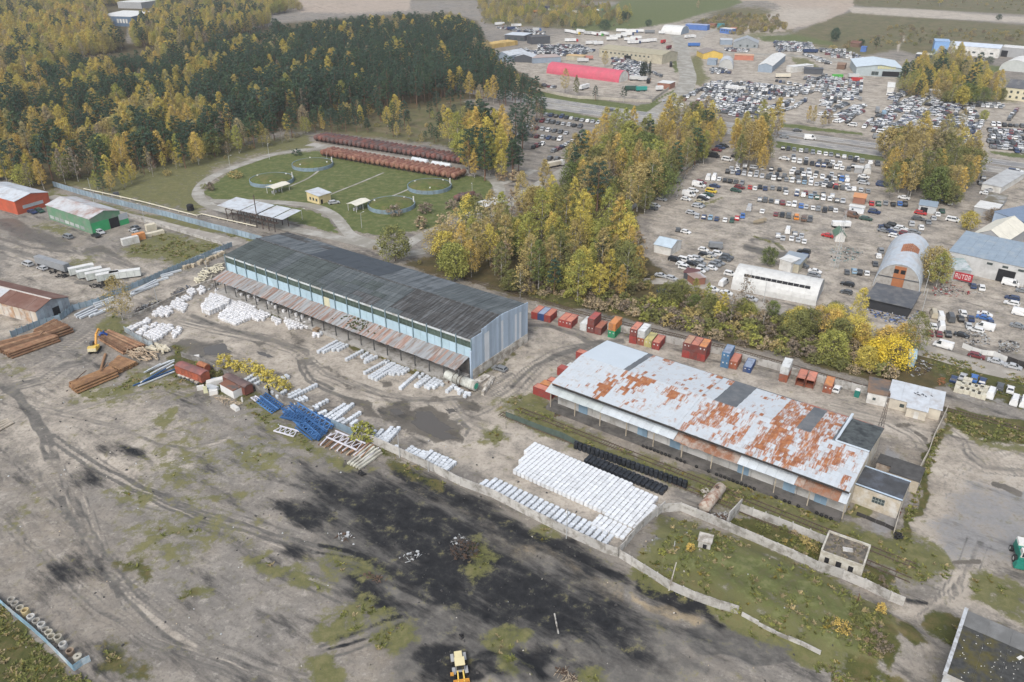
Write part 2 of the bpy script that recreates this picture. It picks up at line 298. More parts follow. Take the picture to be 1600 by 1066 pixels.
LINES=[('rut',1,5,pl(zw,'0,610 60,650 170,760 240,860 310,980 330,1066')),('rut',1,6,pl(zw,'90,630 190,740 290,850 360,960 390,1066')),('rut',.8,4,pl(zg1,'200,300 230,370')),('rut',.75,3.2,pl(zg1,'310,570 340,650 430,800 520,950 590,1066')),('rut',.7,3.2,pl(zg1,'370,570 420,660 520,820 640,1000 690,1066')),('rut',.7,5,pl(Z(0,880,5.333),'800,0 900,130 1050,300 1250,480 1500,680')),('pale',.55,9,pl(Z(0,880,5.333),'840,0 960,130 1100,290 1300,470 1600,690')),('coal',1,4,pl(zg2,'60,405 200,430 330,480')),('coal',1,3,pl(zg2,'50,440 180,455 300,490')),('coal',.85,3,pl(zg2,'100,870 250,820 440,760')),('coal',.85,3,pl(zg2,'110,910 260,860 460,790')),('rut',.9,4,pl(zg2,'700,560 900,560 1100,600')),('coal',.9,5,pl(zg2,'420,600 600,690 800,690')),('rut',.9,3,pl(zc,'430,20 440,90 500,170 620,240 800,310 1000,350')),('rut',.8,3,pl(zc,'470,10 490,100 560,170 700,240')),('rut',.8,4,pl(Z(800,450,3.9925),'0,620 150,480 330,400 560,330')),('rut',.7,4,pl(Z(800,450,3.9925),'100,230 250,240 420,300 520,360 480,400')),('rut',.7,4,pl(zy2,'1100,820 1200,780 1260,850 1230,900')),('rut',.65,5,pl(zy,'700,370 1000,480 1300,560 1600,640')),('rut',.7,4,pl(zl,'480,720 600,740 720,790 800,750 900,700')),('rut',.6,5,pl(zl,'0,500 200,560 500,640 800,700')),('mud',.8,2.5,pl(Z(1000,200,3.9925),'690,700 800,690 900,760 930,800')),('grass',.85,2.5,pl(Z(1000,200,3.9925),'400,485 510,435')),('mud',.7,7,pl(Z(1000,200,3.9925),'660,740 780,780 960,800')),('grass',.7,3,pl(Z(1000,200,3.9925),'720,680 860,730 900,760')),('straw',.8,5,pl(Z(1000,200,3.9925),'720,590 780,575')),('coal',.6,3,pl(Z(1000,200,3.9925),'700,600 780,590')),('pale',.8,2.5,pl(ID,'1400,82 1405,70 1412,62 1416,55')),('pale',.9,1.5,pl(ID,'980,10 1015,-2')),('pale',.9,1.5,pl(ID,'965,22 985,20 1010,26')),('grass',.75,4,pl(zr,'840,300 900,180 1000,200')),('rut',.7,2.5,pl(zr,'1090,270 1120,370 1200,450')),('rut',.7,2,pl(zr,'1130,280 1180,370 1260,440')),('mud',.75,6,pl(zr,'1350,620 1440,640 1560,700')),('mud',.6,6,pl(zr,'560,130 640,130')),('mud',.6,4,pl(zr,'690,190 790,250')),('coal',.8,4,pl(zr2,'510,510 570,520 640,530')),('mud',.7,5,pl(zr2,'820,260 1000,250')),('grass',.7,4,pl(zh,'850,350 1050,430 1250,460')),('lawn',.9,2,pl(zf,'190,810 300,740 420,690')),('mud',.6,3,pl(zl,'0,450 200,510 450,540')),]
def tyre(z,s,n,w=.6):
 """n vehicles' wheel tracks along a curve: pairs of thin worn lines, wandering a little"""
 r=random.Random(len(s)*7+n)
 P=[G(*p)for p in pl(z,s)]
 for k in range(n):
  sh,a,b=r.uniform(-2.5,2.5),r.uniform(.3,1.2),r.uniform(0,6)
  for t in(-.95,.95):
   o=[]
   for i,q in enumerate(P):
    d=P[min(i+1,len(P)-1)]-P[max(i-1,0)]
    d.normalize()
    v=q+Vector((-d.y,d.x,0))*(sh+t+a*math.sin(i*.9+b))
    X,Y=PX(np.array([v.x,v.y,0.0]))
    o.append((float(X),float(Y)))
   wd=1230*.42/math.hypot(P[0].length,HC)
   LINES.append((r.choice(('rut','rut','rut','pale')),w*r.uniform(.75,1.1),max(1.3,wd),o))
tyre(zg1,'255,262 300,300 365,352 520,445 675,525 830,592 1020,660 1180,705 1330,750 1600,835',2,1.1)
tyre(zg1,'200,300 250,420 320,560 400,700 490,850 600,1000 700,1100',4,.62)
tyre(zg1,'300,270 450,400 640,520 830,610 1050,690 1300,760 1600,860',3,.6)
tyre(ID,'0,820 60,880 140,950 240,1010 380,1060',4,.6)
tyre(ID,'0,700 60,760 130,840 220,930 340,1010 480,1060',3,.55)
tyre(zg1,'200,120 400,150 620,210 800,300 960,330 1150,260',3,.5)
tyre(zg1,'100,60 260,150 420,120 640,60 820,40 1000,110',3,.5)
tyre(zg1,'700,240 560,330 480,430 500,520 620,600 800,640',2,.5)
tyre(zg2,'0,560 200,620 420,660 700,640 900,560 1150,600 1400,760',4,.7)
tyre(zg2,'300,60 360,200 340,380 420,560 600,700 860,860 1100,980',3,.7)
tyre(zg2,'60,880 250,815 460,745 700,700 950,760',3,.75)
tyre(zg2,'700,200 900,330 1100,470 1350,600 1560,760',3,.65)
tyre(zy,'560,420 800,470 1050,520 1300,570 1500,650 1620,800',4,.55)
tyre(zy2,'0,300 120,420 330,520 560,600 800,640 1050,640 1300,600 1600,420',4,.6)
tyre(zy2,'700,1000 900,900 1150,760 1400,640 1600,520',3,.55)
tyre(zy2,'1600,900 1400,860 1250,760 1150,640',3,.55)
tyre(Z(800,450,3.9925),'0,640 160,470 320,380 520,340 700,330',4,.6)
tyre(Z(800,450,3.9925),'60,180 250,200 420,270 560,370 900,440',3,.55)
tyre(zl,'0,520 250,610 520,690 760,770 900,720',4,.55)
tyre(zl,'0,360 220,430 420,520 640,560 860,640',4,.6)
tyre(zl,'720,1040 800,960 900,900 1100,840 1300,740 1500,660',3,.5)
tyre(zr,'950,150 1100,260 1150,400 1250,480 1600,520',4,.5)
tyre(zr,'900,700 1050,560 1250,420 1600,300',3,.45)
tyre(zr2,'500,640 640,560 760,430 860,300 950,100',3,.55)
tyre(zh,'0,700 250,760 500,830 700,960 780,1060',3,.5)
tyre(zw,'0,250 300,420 520,300 700,180 860,60',3,.55)
tyre(zw,'20,620 300,560 520,440 640,420 740,360',3,.6)
def smooth(x):
 x=np.clip(x,0,1)
 return x*x*(3-2*x)
def poly_sd(px,py,poly):
 p=np.array(poly)
 d2=np.full(px.shape,1e18)
 ins=np.zeros(px.shape,bool)
 for(ax,ay),(bx,by)in zip(p,np.roll(p,-1,0)):
  ex,ey=bx-ax,by-ay
  t=np.clip(((px-ax)*ex+(py-ay)*ey)/(ex*ex+ey*ey+1e-9),0,1)
  d2=np.minimum(d2,(px-ax-ex*t)**2+(py-ay-ey*t)**2)
  c=(ay>py)!=(by>py)
  with np.errstate(divide='ignore',invalid='ignore'):
   ins^=c&(px<(bx-ax)*(py-ay)/(by-ay+1e-12)+ax)
 d=np.sqrt(d2)
 return np.where(ins,d,-d)
def line_d(px,py,poly):
 d2=np.full(px.shape,1e18)
 for(ax,ay),(bx,by)in zip(poly,poly[1:]):
  ex,ey=bx-ax,by-ay
  t=np.clip(((px-ax)*ex+(py-ay)*ey)/(ex*ex+ey*ey+1e-9),0,1)
  d2=np.minimum(d2,(px-ax-ex*t)**2+(py-ay-ey*t)**2)
 return np.sqrt(d2)
def masks_at(px,py,lx=None,ly=None):
 lx,ly=(px,py)if lx is None else(lx,ly)
 W=np.zeros((len(CH),len(px)))
 for ch,w,s,poly in AREAS:
  p=np.array(poly)
  s=s*(1.9 if s>4 else 1.3)
  k=(px>p[:,0].min()-s)&(px<p[:,0].max()+s)&(py>p[:,1].min()-s)&(py<p[:,1].max()+s)
  if k.any():
   i=CH.index(ch)
   W[i,k]=np.maximum(W[i,k],w*smooth(poly_sd(px[k],py[k],poly)/(2*s)+0.6))
 for ch,w,hw,poly in LINES:
  p=np.array(poly)
  s=hw*2
  k=(lx>p[:,0].min()-s)&(lx<p[:,0].max()+s)&(ly>p[:,1].min()-s)&(ly<p[:,1].max()+s)
  if k.any():
   i=CH.index(ch)
   W[i,k]=np.maximum(W[i,k],w*smooth(1.35-line_d(lx[k],ly[k],poly)/hw))
 return W
MOUNDS=[((1190,920),44,13,2.2),((788,1062),9,7,2.6),((830,1000),4,3,.8),((905,1010),6,4,1.2),((730,868),4,3,.9),((560,905),9,3,.7),((600,960),8,5,.6),((300,650),14,5,.7),((430,715),12,4,.6),((200,720),10,5,.5),((350,800),12,4,.5),((1100,1040),22,8,1.4),((700,940),14,4,.5),((870,870),30,2.5,.6),((270,860),12,5,.5),((1395,990),9,5,1.0),((1195,10),60,90,9.0),((1310,5),50,60,8.0),((500,8),60,60,6.0)]
def ground_h(x,y):
 z=np.zeros_like(x)
 for(px,py),a,b,h in MOUNDS:
  c=G(px,py)
  u=((x-c.x)*EX.x+(y-c.y)*EX.y)/a
  v=((x-c.x)*EN.x+(y-c.y)*EN.y)/b
  q=np.clip(1-(u*u+v*v),0,1)
  z+=h*q*q*(3-2*q)*(0.85+0.15*np.sin(u*7+v*5)*np.cos(v*9-u*3))
 return z
def gz(x,y):
 return float(ground_h(np.array([x]),np.array([y]))[0])
ang=np.unique(np.concatenate([np.linspace(-0.72,0.72,460),np.linspace(-math.pi,-0.72,50),np.linspace(0.72,math.pi,50)]))[:-1]
rad=[12.0,40.0,66.0]
while rad[-1]<9000:
 rad.append(rad[-1]*(1.0036 if rad[-1]<330 else 1.0065 if rad[-1]<900 else 1.03 if rad[-1]<1800 else 1.3))
rad=np.array(rad)
na,nr=len(ang),len(rad)
gx,gy=np.outer(rad,np.sin(ang)).ravel(),np.outer(rad,np.cos(ang)).ravel()
gzv=ground_h(gx,gy)
me=bpy.data.meshes.new('ground')
nv=na*nr+1
co=np.zeros((nv,3),np.float32)
co[:-1,0],co[:-1,1],co[:-1,2]=gx,gy,gzv
i,j=np.meshgrid(np.arange(nr-1),np.arange(na),indexing='ij')
jn=(j+1)%na
quads=np.stack([i*na+j,(i+1)*na+j,(i+1)*na+jn,i*na+jn],-1).reshape(-1,4)[:,::-1]
jj=np.arange(na)
tris=np.stack([np.full(na,nv-1),jj,(jj+1)%na],-1)[:,::-1]
nq=len(quads)
me.vertices.add(nv)
me.vertices.foreach_set('co',co.ravel())
me.loops.add(nq*4+na*3)
me.loops.foreach_set('vertex_index',np.concatenate([quads.ravel(),tris.ravel()]).astype(np.int32))
me.polygons.add(nq+na)
me.polygons.foreach_set('loop_start',np.concatenate([np.arange(nq)*4,nq*4+np.arange(na)*3]).astype(np.int32))
me.polygons.foreach_set('use_smooth',np.ones(nq+na,bool))
me.update(calc_edges=True)
def vnoise(x,y,sc,seed):
 x,y=x/sc,y/sc
 xi,yi=np.floor(x),np.floor(y)
 fx,fy=smooth(x-xi),smooth(y-yi)
 h=lambda a,b:np.modf(np.abs(np.sin(a*127.1+b*311.7+seed*74.7)*43758.5453))[0]
 return(h(xi,yi)*(1-fx)+h(xi+1,yi)*fx)*(1-fy)+(h(xi,yi+1)*(1-fx)+h(xi+1,yi+1)*fx)*fy-0.5
wx=gx+3.4*vnoise(gx,gy,9,1)+2.4*vnoise(gx,gy,3.2,2)
wy=gy+3.4*vnoise(gx,gy,9,3)+2.4*vnoise(gx,gy,3.2,4)
ux,uy=PX(np.stack([gx+.9*vnoise(gx,gy,6,5),gy+.9*vnoise(gx,gy,6,6),np.zeros_like(gx)],-1))
sx,sy=PX(np.stack([wx,wy,np.zeros_like(gx)],-1))
infront=gy>40
W=np.zeros((len(CH),nv))
W[:,:-1]=masks_at(*(np.where(infront,q,-1e5)for q in(sx,sy,ux,uy)))
far=np.zeros(nv)
far[:-1]=smooth((np.hypot(gx,gy)-1350)/300)
W[CH.index('meadow')]=np.maximum(W[CH.index('meadow')],far)
out=np.zeros(nv)
out[:-1]=np.where(infront,smooth((np.maximum(-sx-60,sx-1690)/60)),1.0)*0.62
W[CH.index('grass')]=np.maximum(W[CH.index('grass')],out)
for k in range(3):
 at=me.color_attributes.new('cover%d'%k,'FLOAT_COLOR','POINT')
 at.data.foreach_set('color',W[k*4:k*4+4].T.astype(np.float32).ravel())
gm,nt,gb=new_mat('ground')
gpos=N(nt,'NewGeometry').outputs['Position']
n_big=noise_tex(nt,0.022,5,0.6,vec=gpos)
n_mid=noise_tex(nt,0.16,8,0.68,vec=gpos)
n_fine=noise_tex(nt,1.1,7,0.7,vec=gpos)
n_str=noise_tex(nt,1.0,8,0.68,vec=turn(nt,gpos),stretch=(0.055,0.2,0.3))
n_swirl=N(nt,'TexNoise')
n_swirl.inputs['Scale'].default_value,n_swirl.inputs['Detail'].default_value,n_swirl.inputs['Distortion'].default_value=0.055,9,1.6
n_swirl.inputs['Roughness'].default_value=.64
nt.links.new(gpos,n_swirl.inputs['Vector'])
n_swirl=n_swirl.outputs['Fac']
base=ramp(nt,n_swirl,[(.3,(.105,.095,.082)),(.42,(.175,.157,.134)),(.5,(.262,.23,.192)),(.58,(.232,.195,.15)),(.7,(.40,.352,.292))])
base=mixc(nt,.5,base,ramp(nt,n_mid,[(.3,(.155,.138,.118)),(.5,(.255,.225,.188)),(.68,(.37,.328,.276))]))
base=mixc(nt,ramp(nt,n_big,[(.4,(0,0,0)),(.62,(.8,.8,.8))]),base,ramp(nt,n_mid,[(.3,(.15,.14,.127)),(.7,(.28,.258,.23))]))
base=mixc(nt,ramp(nt,n_str,[(.5,(0,0,0)),(.66,(.75,.75,.75))]),base,(.115,.106,.096))
base=mixc(nt,ramp(nt,n_fine,[(.36,(.62,)*3),(.5,(0,)*3)]),base,(.115,.105,.092))
base=mixc(nt,ramp(nt,noise_tex(nt,.45,9,.75,vec=gpos),[(.54,(0,)*3),(.66,(.6,)*3)]),base,(.42,.385,.335))
base=mixc(nt,ramp(nt,noise_tex(nt,.7,9,.75,vec=turn(nt,gpos),stretch=(.4,1,1)),[(.3,(.7,)*3),(.42,(0,)*3)]),base,(.1,.088,.07))
cov={}
for k in range(3):
 a=N(nt,'VertexColor')
 a.layer_name='cover%d'%k
 sp=N(nt,'SeparateColor')
 nt.links.new(a.outputs[0],sp.inputs[0])
 for q in range(3):
  cov[CH[k*4+q]]=sp.outputs[q]
 cov[CH[k*4+3]]=a.outputs['Alpha']
n_edge=mathn(nt,'ADD',mathn(nt,'MULTIPLY',n_mid,0.62),mathn(nt,'MULTIPLY',n_fine,0.38))
n_edge2=noise_tex(nt,0.3,9,0.72,vec=gpos)
def cover(ch,color,base,amp=1.15,edge=None,wid=0.22,top=1.0):
 x=mathn(nt,'ADD',cov[ch],mathn(nt,'MULTIPLY',mathn(nt,'SUBTRACT',edge or n_edge,0.5),amp*1.75))
 f=N(nt,'MapRange',interpolation_type='SMOOTHSTEP')
 f.inputs['From Min'].default_value,f.inputs['From Max'].default_value=0.5-wid/2,0.5+wid/2
 f.inputs['To Max'].default_value=top
 nt.links.new(x,f.inputs['Value'])
 return mixc(nt,f.outputs[0],base,color),f.outputs[0]
def tone(lo,hi,n=None,mid=None):
 st=[(.3,lo),(.7,hi)]if mid is None else[(.28,lo),(.5,mid),(.72,hi)]
 return ramp(nt,n or n_fine,st)
base,_=cover('meadow',mixc(nt,.55,ramp(nt,n_mid,[(.3,(.065,.072,.03)),(.5,(.12,.11,.052)),(.7,(.17,.135,.082))]),ramp(nt,n_swirl,[(.35,(.055,.062,.028)),(.47,(.12,.118,.045)),(.55,(.15,.115,.066)),(.65,(.2,.165,.1))])),base)
base,_=cover('sand',tone((.30,.24,.19),(.42,.35,.285),n_mid),base)
base,_=cover('pale',mixc(nt,.5,ramp(nt,n_mid,[(.32,(.28,.245,.203)),(.5,(.40,.352,.292)),(.68,(.48,.43,.362))]),ramp(nt,n_swirl,[(.34,(.26,.225,.182)),(.5,(.41,.36,.298)),(.64,(.49,.44,.372))])),base,wid=.6)
base=mixc(nt,mathn(nt,'MULTIPLY',cov['pale'],ramp(nt,n_fine,[(.34,(.55,)*3),(.47,(0,)*3)])),base,(.21,.185,.152))
base,_=cover('asphalt',tone((.19,.185,.18),(.27,.262,.255)),base,wid=.35)
base,_=cover('floor',ramp(nt,n_mid,[(.3,(.045,.042,.018)),(.5,(.085,.068,.03)),(.7,(.12,.085,.04))]),base)
base,_=cover('straw',tone((.24,.19,.12),(.36,.29,.195),n_edge2),base,amp=1.0)
base,f_rut=cover('rut',ramp(nt,n_edge2,[(.32,(.06,.057,.053)),(.5,(.11,.104,.095)),(.66,(.185,.172,.152))]),base,wid=.5,top=.88)
base,f_mud=cover('mud',tone((.085,.074,.06),(.15,.132,.108),n_mid),base,amp=1.35)
base,f_coal=cover('coal',ramp(nt,n_edge2,[(.34,(.010,.0105,.012)),(.52,(.022,.0225,.024)),(.68,(.06,.057,.053)),(.8,(.12,.112,.1))]),base,amp=1.9,edge=n_str,wid=.9)
base,f_gr=cover('grass',wid=.6,top=.94,base=base,color=tone((.07,.076,.026),(.2,.178,.085),n_edge2,(.122,.122,.045)),amp=2.1,edge=n_edge2)
base,f_wd=cover('weed',ramp(nt,n_edge2,[(.3,(.035,.042,.012)),(.48,(.07,.074,.022)),(.62,(.115,.095,.04)),(.75,(.15,.12,.06))]),base,amp=1.4,edge=n_edge2,wid=.45)
base,f_lw=cover('lawn',ramp(nt,n_edge2,[(.3,(.058,.078,.024)),(.5,(.098,.118,.037)),(.68,(.175,.168,.08))]),base,amp=1.1,edge=n_edge2)
nt.links.new(base,gb.inputs['Base Color'])
rgh=ramp(nt,f_mud,[(0,(.92,)*3),(1,(.42,)*3)])
nt.links.new(rgh,gb.inputs['Roughness'])
gb.inputs['Specular IOR Level'].default_value=0.25
bp=N(nt,'Bump')
bp.inputs['Strength'].default_value,bp.inputs['Distance'].default_value=0.55,0.5
nt.links.new(n_edge2,bp.inputs['Height'])
nt.links.new(bp.outputs[0],gb.inputs['Normal'])
me.materials.append(gm)
struct(link('ground',me))
PLAIN={}
def px_cover(px,py):
 return dict(zip(CH,masks_at(np.array([px],float),np.array([py],float))[:,0]))
# roads, paths, puddles
def strip(name,pts,width,m,z=0.03,close=False,n_sub=6):
 P=[Vector(p)for p in pts]
 Q=[]
 for k in range(len(P)-1):
  p0,p1,p2,p3=P[max(k-1,0)],P[k],P[k+1],P[min(k+2,len(P)-1)]
  for t in np.linspace(0,1,n_sub,endpoint=False):
   t2,t3=t*t,t*t*t
   Q.append(0.5*((2*p1)+(p2-p0)*t+(2*p0-5*p1+4*p2-p3)*t2+(3*p1-p0-3*p2+p3)*t3))
 Q.append(P[-1])
 b=MB()
 vs=[]
 wr=random.Random(len(Q)*31+int(width*10))
 for k,q in enumerate(Q):
  d=(Q[min(k+1,len(Q)-1)]-Q[max(k-1,0)])
  d.z=0
  d.normalize()
  nn=Vector((-d.y,d.x,0))
  w=width*(1+wr.uniform(-.03,.03))/2
  for s in(-1,1):
   p=q+nn*(w*s)
   vs.append((p.x,p.y,gz(p.x,p.y)+z))
 b.add(vs,[(2*k,2*k+1,2*k+3,2*k+2)[::-1]for k in range(len(Q)-1)])
 return struct(b.build(name,m))
def gp(z,s):
 return[G(*p)for p in pl(z,s)]
asph=mat('asphalt_road',(.205,.203,.202),.85,.12,.35,dirt=(.32,.3,.27),dirt_amt=.5,dirt_scale=.08)
conc=mat('concrete_road',(.36,.345,.31),.9,.14,.5,dirt=(.25,.235,.2),dirt_amt=.55,dirt_scale=.12)
dirtr=mat('packed_dirt',(.41,.38,.335),.95,.14,.4,dirt=(.29,.265,.23),dirt_amt=.6,dirt_scale=.15)
white=mat('road_paint',(.7,.7,.68),.7,.1)
hw=gp(ID,'560,108 640,120 700,130 760,143 850,160 1000,182 1110,196 1220,212 1380,235 1500,251 1600,265 1800,294')
def off(pts,d):
 o=[]
 for k,q in enumerate(pts):
  t=pts[min(k+1,len(pts)-1)]-pts[max(k-1,0)]
  t.normalize()
  o.append(q+Vector((-t.y,t.x,0))*d)
 return o
strip('road',off(hw,9.5),11.5,asph,.03)
strip('road',off(hw,-9),13,asph,.03)
strip('pavement',hw[:7],6,conc,.05)
for d in(15.0,4.0,-2.8,-15.2):
 strip('road_marking',off(hw,d),.35,white,.06)
for d in(9.5,-9.0):
 for k in range(len(hw)-1):
  a,b2=off(hw,d)[k:k+2]
  n=int((b2-a).length/14)
  if n:
   mk=MB()
   for q in range(n):
    s0,s1=a.lerp(b2,q/n),a.lerp(b2,(q+.4)/n)
    s0.z=s1.z=.058
    mk.bar(s0,s1,.3,.01)
   struct(mk.build('road_marking',white))
strip('street',gp(ID,'1052,48 1062,66 1066,82 1071,104 1075,124 1064,148 1036,170 1010,186'),15,conc,.025)
strip('street',gp(ID,'1066,80 1110,80 1170,84 1250,88 1340,98'),12,conc,.02)
strip('street',gp(ID,'1066,75 1085,62 1110,48 1160,46'),12,dirtr,.015)
strip('access_road',gp(ID,'990,190 960,212 930,237 890,262 850,285 810,307'),8,conc,.04)
strip('access_road',gp(ID,'810,307 770,338 720,368 670,390 630,398'),6,conc,.035)
strip('loop_road',gp(zt,'640,95 590,100 480,112 370,133 200,190 90,240 40,285 30,325 70,365 160,395 300,430 450,478 620,512 740,538 880,570 990,605'),6,conc,.05)
strip('loop_road',gp(zt,'1270,205 1340,212 1420,230 1465,270 1475,320 1440,370 1350,412 1200,475 1080,530 980,600'),6,conc,.055)
strip('loop_road',gp(zt,'80,350 180,352 300,352 480,362 600,380 680,420 720,465 760,512 830,538 900,560'),5.5,conc,.06)
strip('loop_road',gp(zt,'560,78 700,98 900,132 1100,168 1290,208'),8,conc,.045)
strip('access_road',gp(zt,'1465,270 1560,240 1640,200'),6,conc,.042)
strip('path',gp(zt,'640,180 560,240 470,280'),1.2,conc,.04)
strip('path',gp(zt,'920,215 800,265 700,305 640,330'),1.2,conc,.04)
strip('path',gp(zt,'1050,290 940,335 850,360'),1.2,conc,.04)
strip('dirt_road',gp(zl,'310,187 500,232 760,300 900,332 1100,385 1300,432 1480,490'),6,dirtr,.03)
strip('dirt_road',gp(zh,'560,170 700,235 900,290 1200,380 1600,470 1900,540'),9,dirtr,.03)
strip('dirt_road',gp(Z(1000,400,3.9925),'20,160 200,160 400,200 600,260 760,310 900,350'),6,dirtr,.03)
wm,nt2,wb=new_mat('puddle_water')
wb.inputs['Base Color'].default_value=(.09,.08,.068,1)
wb.inputs['Roughness'].default_value=.12
wb.inputs['Specular IOR Level'].default_value=.5
def puddle(z,s,seed):
 pts=gp(z,s)
 r=random.Random(seed)
 q=[]
 for a,b in zip(pts,pts[1:]+pts[:1]):
  for t in range(6):
   p=a.lerp(b,t/6)
   q.append((p.x+r.uniform(-.35,.35),p.y+r.uniform(-.35,.35)))
 b=MB()
 b.add([(x,y,.022)for x,y in q],[tuple(range(len(q)))])
 struct(b.build('puddle',wm))
puddle(zy2,'840,715 960,712 1030,780 1150,850 1060,870 1190,930 1040,935 900,870 800,805 860,770',1)
puddle(zy,'780,620 940,580 1010,650 900,680 800,672',2)
puddle(zy2,'1080,700 1130,690 1170,720 1110,730',3)
puddle(zc,'1140,400 1200,390 1260,430 1180,450',4)
puddle(zy,'1200,650 1260,650 1350,695 1290,698',5)
# the long dark-roofed warehouse
dark_wood=mat('dark_recess',(.045,.042,.04),.9,.3,.4)
concrete=mat('concrete_wall',(.44,.425,.4),.9,.12,.5,dirt=(.24,.225,.2),dirt_amt=.42,dirt_scale=.5,obj_var=.14)
concrete2=mat('stone_base',(.52,.49,.44),.9,.14,.8,dirt=(.28,.25,.21),dirt_amt=.5,dirt_scale=.5,obj_var=.1)
blue_pan=mat('light_blue_panel',(.375,.50,.575),.6,.07,.3,dirt=(.33,.45,.5),dirt_amt=.35,dirt_scale=.2,obj_var=.07)
pale_pan=mat('pale_parapet_panel',(.54,.58,.6),.6,.08,.3,dirt=(.38,.38,.36),dirt_amt=.4,obj_var=.08)
yel_pan=mat('faded_yellow_panel',(.55,.53,.38),.6,.08)
green_glz=mat('dark_green_glazing',(.06,.085,.068),.35,.3,.5,obj_var=.25)
clad_a=mat('blue_grey_cladding',(.34,.415,.50),.5,.06,.3,obj_var=.2)
clad_b=mat('white_cladding',(.58,.61,.64),.5,.07,.3)
post_bl=mat('blue_grey_post',(.17,.24,.27),.6,.2)
SL=dict(coord='Object',stretch=(2.2,.16,1))
slates=[mat('slate_sheet_grey',(.072,.084,.088),.85,.16,1.2,dirt=(.115,.128,.132),dirt_amt=.42,dirt_scale=.5,obj_var=.12,**SL),mat('slate_sheet_green',(.076,.09,.088),.9,.16,1.2,dirt=(.05,.06,.058),dirt_amt=.42,dirt_scale=.35,obj_var=.12,**SL),mat('slate_sheet_brown',(.054,.053,.052),.9,.25,.9,dirt=(.115,.12,.124),dirt_amt=.42,dirt_scale=.6,obj_var=.2,**SL),mat('bitumen_sheet',(.054,.064,.075),.75,.08,.3,obj_var=.04),mat('slate_sheet_streaked',(.076,.088,.096),.85,.2,.8,dirt=(.135,.15,.16),dirt_amt=.5,dirt_scale=.4,obj_var=.12,**SL)]
rust_grey=mat('rusty_corrugated',(.30,.31,.315),.6,.14,.5,dirt=(.21,.15,.12),dirt_amt=.4,dirt_scale=.5,obj_var=.2,coord='Object',stretch=(2,.3,1))
rust_red=mat('rusted_strip',(.255,.16,.125),.75,.25,.6,dirt=(.32,.31,.30),dirt_amt=.4,dirt_scale=.5,obj_var=.22,coord='Object',stretch=(2,.3,1))
aL,aR=G(351.2,398.5,13.3),G(736.6,531.3,13.3)
yA=yaw_of(aL,aR)
LA,WA,HA,RA=(aR-aL).length,29.4,13.3,1.9
wh=thing('warehouse','very long warehouse with dark slate roof and light blue upper wall','warehouse',(aL.x,aL.y,0),yA)
def corrug(b,x0,x1,ya,za,yb,zb,pitch,h,t,slot=None):
 """a ribbed sheet lying from line (ya, za) to line (yb, zb)"""
 n=max(2,int((x1-x0)/pitch)*2)
 vs=[]
 for k in range(n+1):
  x=x0+(x1-x0)*k/n
  dz=h if k%2 else 0
  vs+=[(x,ya,za+dz),(x,yb,zb+dz),(x,ya,za+dz-t),(x,yb,zb+dz-t)]
 fs=[]
 for k in range(n):
  a=4*k
  fs+=[(a,a+4,a+5,a+1),(a+3,a+7,a+6,a+2),(a+2,a+6,a+4,a),(a+1,a+5,a+7,a+3)]
 b.add(vs,fs,slot)
NB=20
bay=LA/NB
core=MB()
core.bx(.35,LA-.35,.35,WA-.3,0,HA-1.2)
core.add([(.35,.35,HA-.9),(.35,WA-.3,HA-.9),(.35,WA/2,HA+RA-.5),(LA-.35,.35,HA-.9),(LA-.35,WA-.3,HA-.9),(LA-.35,WA/2,HA+RA-.5)],[(0,1,2),(5,4,3),(0,2,5,3),(2,1,4,5),(0,3,4,1)])
core.build('wall',mat('warehouse_render',(.06,.062,.06),.9,.12,.4,dirt=(.2,.19,.18)),wh)
for k in range(NB):
 x0,x1=k*bay,(k+1)*bay
 MB().bx(x0+.06,x1-.06,-.02,.3,HA-.78,HA-.02).build('parapet_panel',pale_pan,wh)
 w=MB().bx(x0+.08,x1-.08,.1,.32,HA-2.95,HA-.8).build('window',green_glz,wh)
 fr=MB()
 for q in range(1,4):
  xx=x0+bay*q/4
  fr.bx(xx-.05,xx+.05,.06,.1,HA-2.95,HA-.8)
 fr.bx(x0+.08,x1-.08,.05,.1,HA-1.9,HA-1.82)
 fr.build('frame',mat('green_grey_frame',(.11,.15,.13),.7,.2),w)
 for q in range(2):
  a,c=x0+bay*q/2,x0+bay*(q+1)/2
  MB().bx(a+.06,c-.03,0,.32,6.9,HA-2.98).build('wall_panel',yel_pan if k==9 and q==0 else blue_pan,wh)
pst=MB().bx(-.13,.13,-.34,-.02,6.8,HA+.35).mesh('post',post_bl)
for k in range(NB+1):
 link('post',pst,wh,(k*bay,0,0))
rr=random.Random(3)
def a_roof_mat(k,side,c):
 if side==0:
  if k>=15 or(k==14 and c>0):
   return 2
  if k>=11 and c==0:
   return rr.choice((0,2))
  return 1 if k<4 or 5<=k<8 else rr.choice((0,0,1))
 if k<5:
  return 2 if c==0 and rr.random()<.5 else 4
 if k<11:
  return 3
 return 4 if k<15 else 0
for k in range(NB):
 x0,x1=k*bay+.02,(k+1)*bay-.02
 for side in(0,1):
  for c6 in range(6):
   ta,tb=c6/6,(c6+1)/6-.006
   c=c6//2
   f=lambda t:(-.25+(WA/2+.25)*t,HA+.05+RA*t)if side==0 else(WA+.25-(WA/2+.25)*t,HA+.05+RA*t)
   (ya,za),(yb,zb)=f(ta),f(tb)
   lift=.03+rr.uniform(0,.05)
   b=MB()
   pitch=1.1 if a_roof_mat(k,side,c)!=3 else 3
   corrug(b,x0+.05,x1-.05,ya,za+lift,yb,zb+lift-.03,pitch,.09 if pitch<2 else.02,.06)
   b.build('roof_sheet',slates[a_roof_mat(k,side,c)],wh)
MB().bx(0,LA,WA/2-.3,WA/2+.3,HA+RA+.16,HA+RA+.28).build('ridge_cap',slates[2],wh)
nst=24
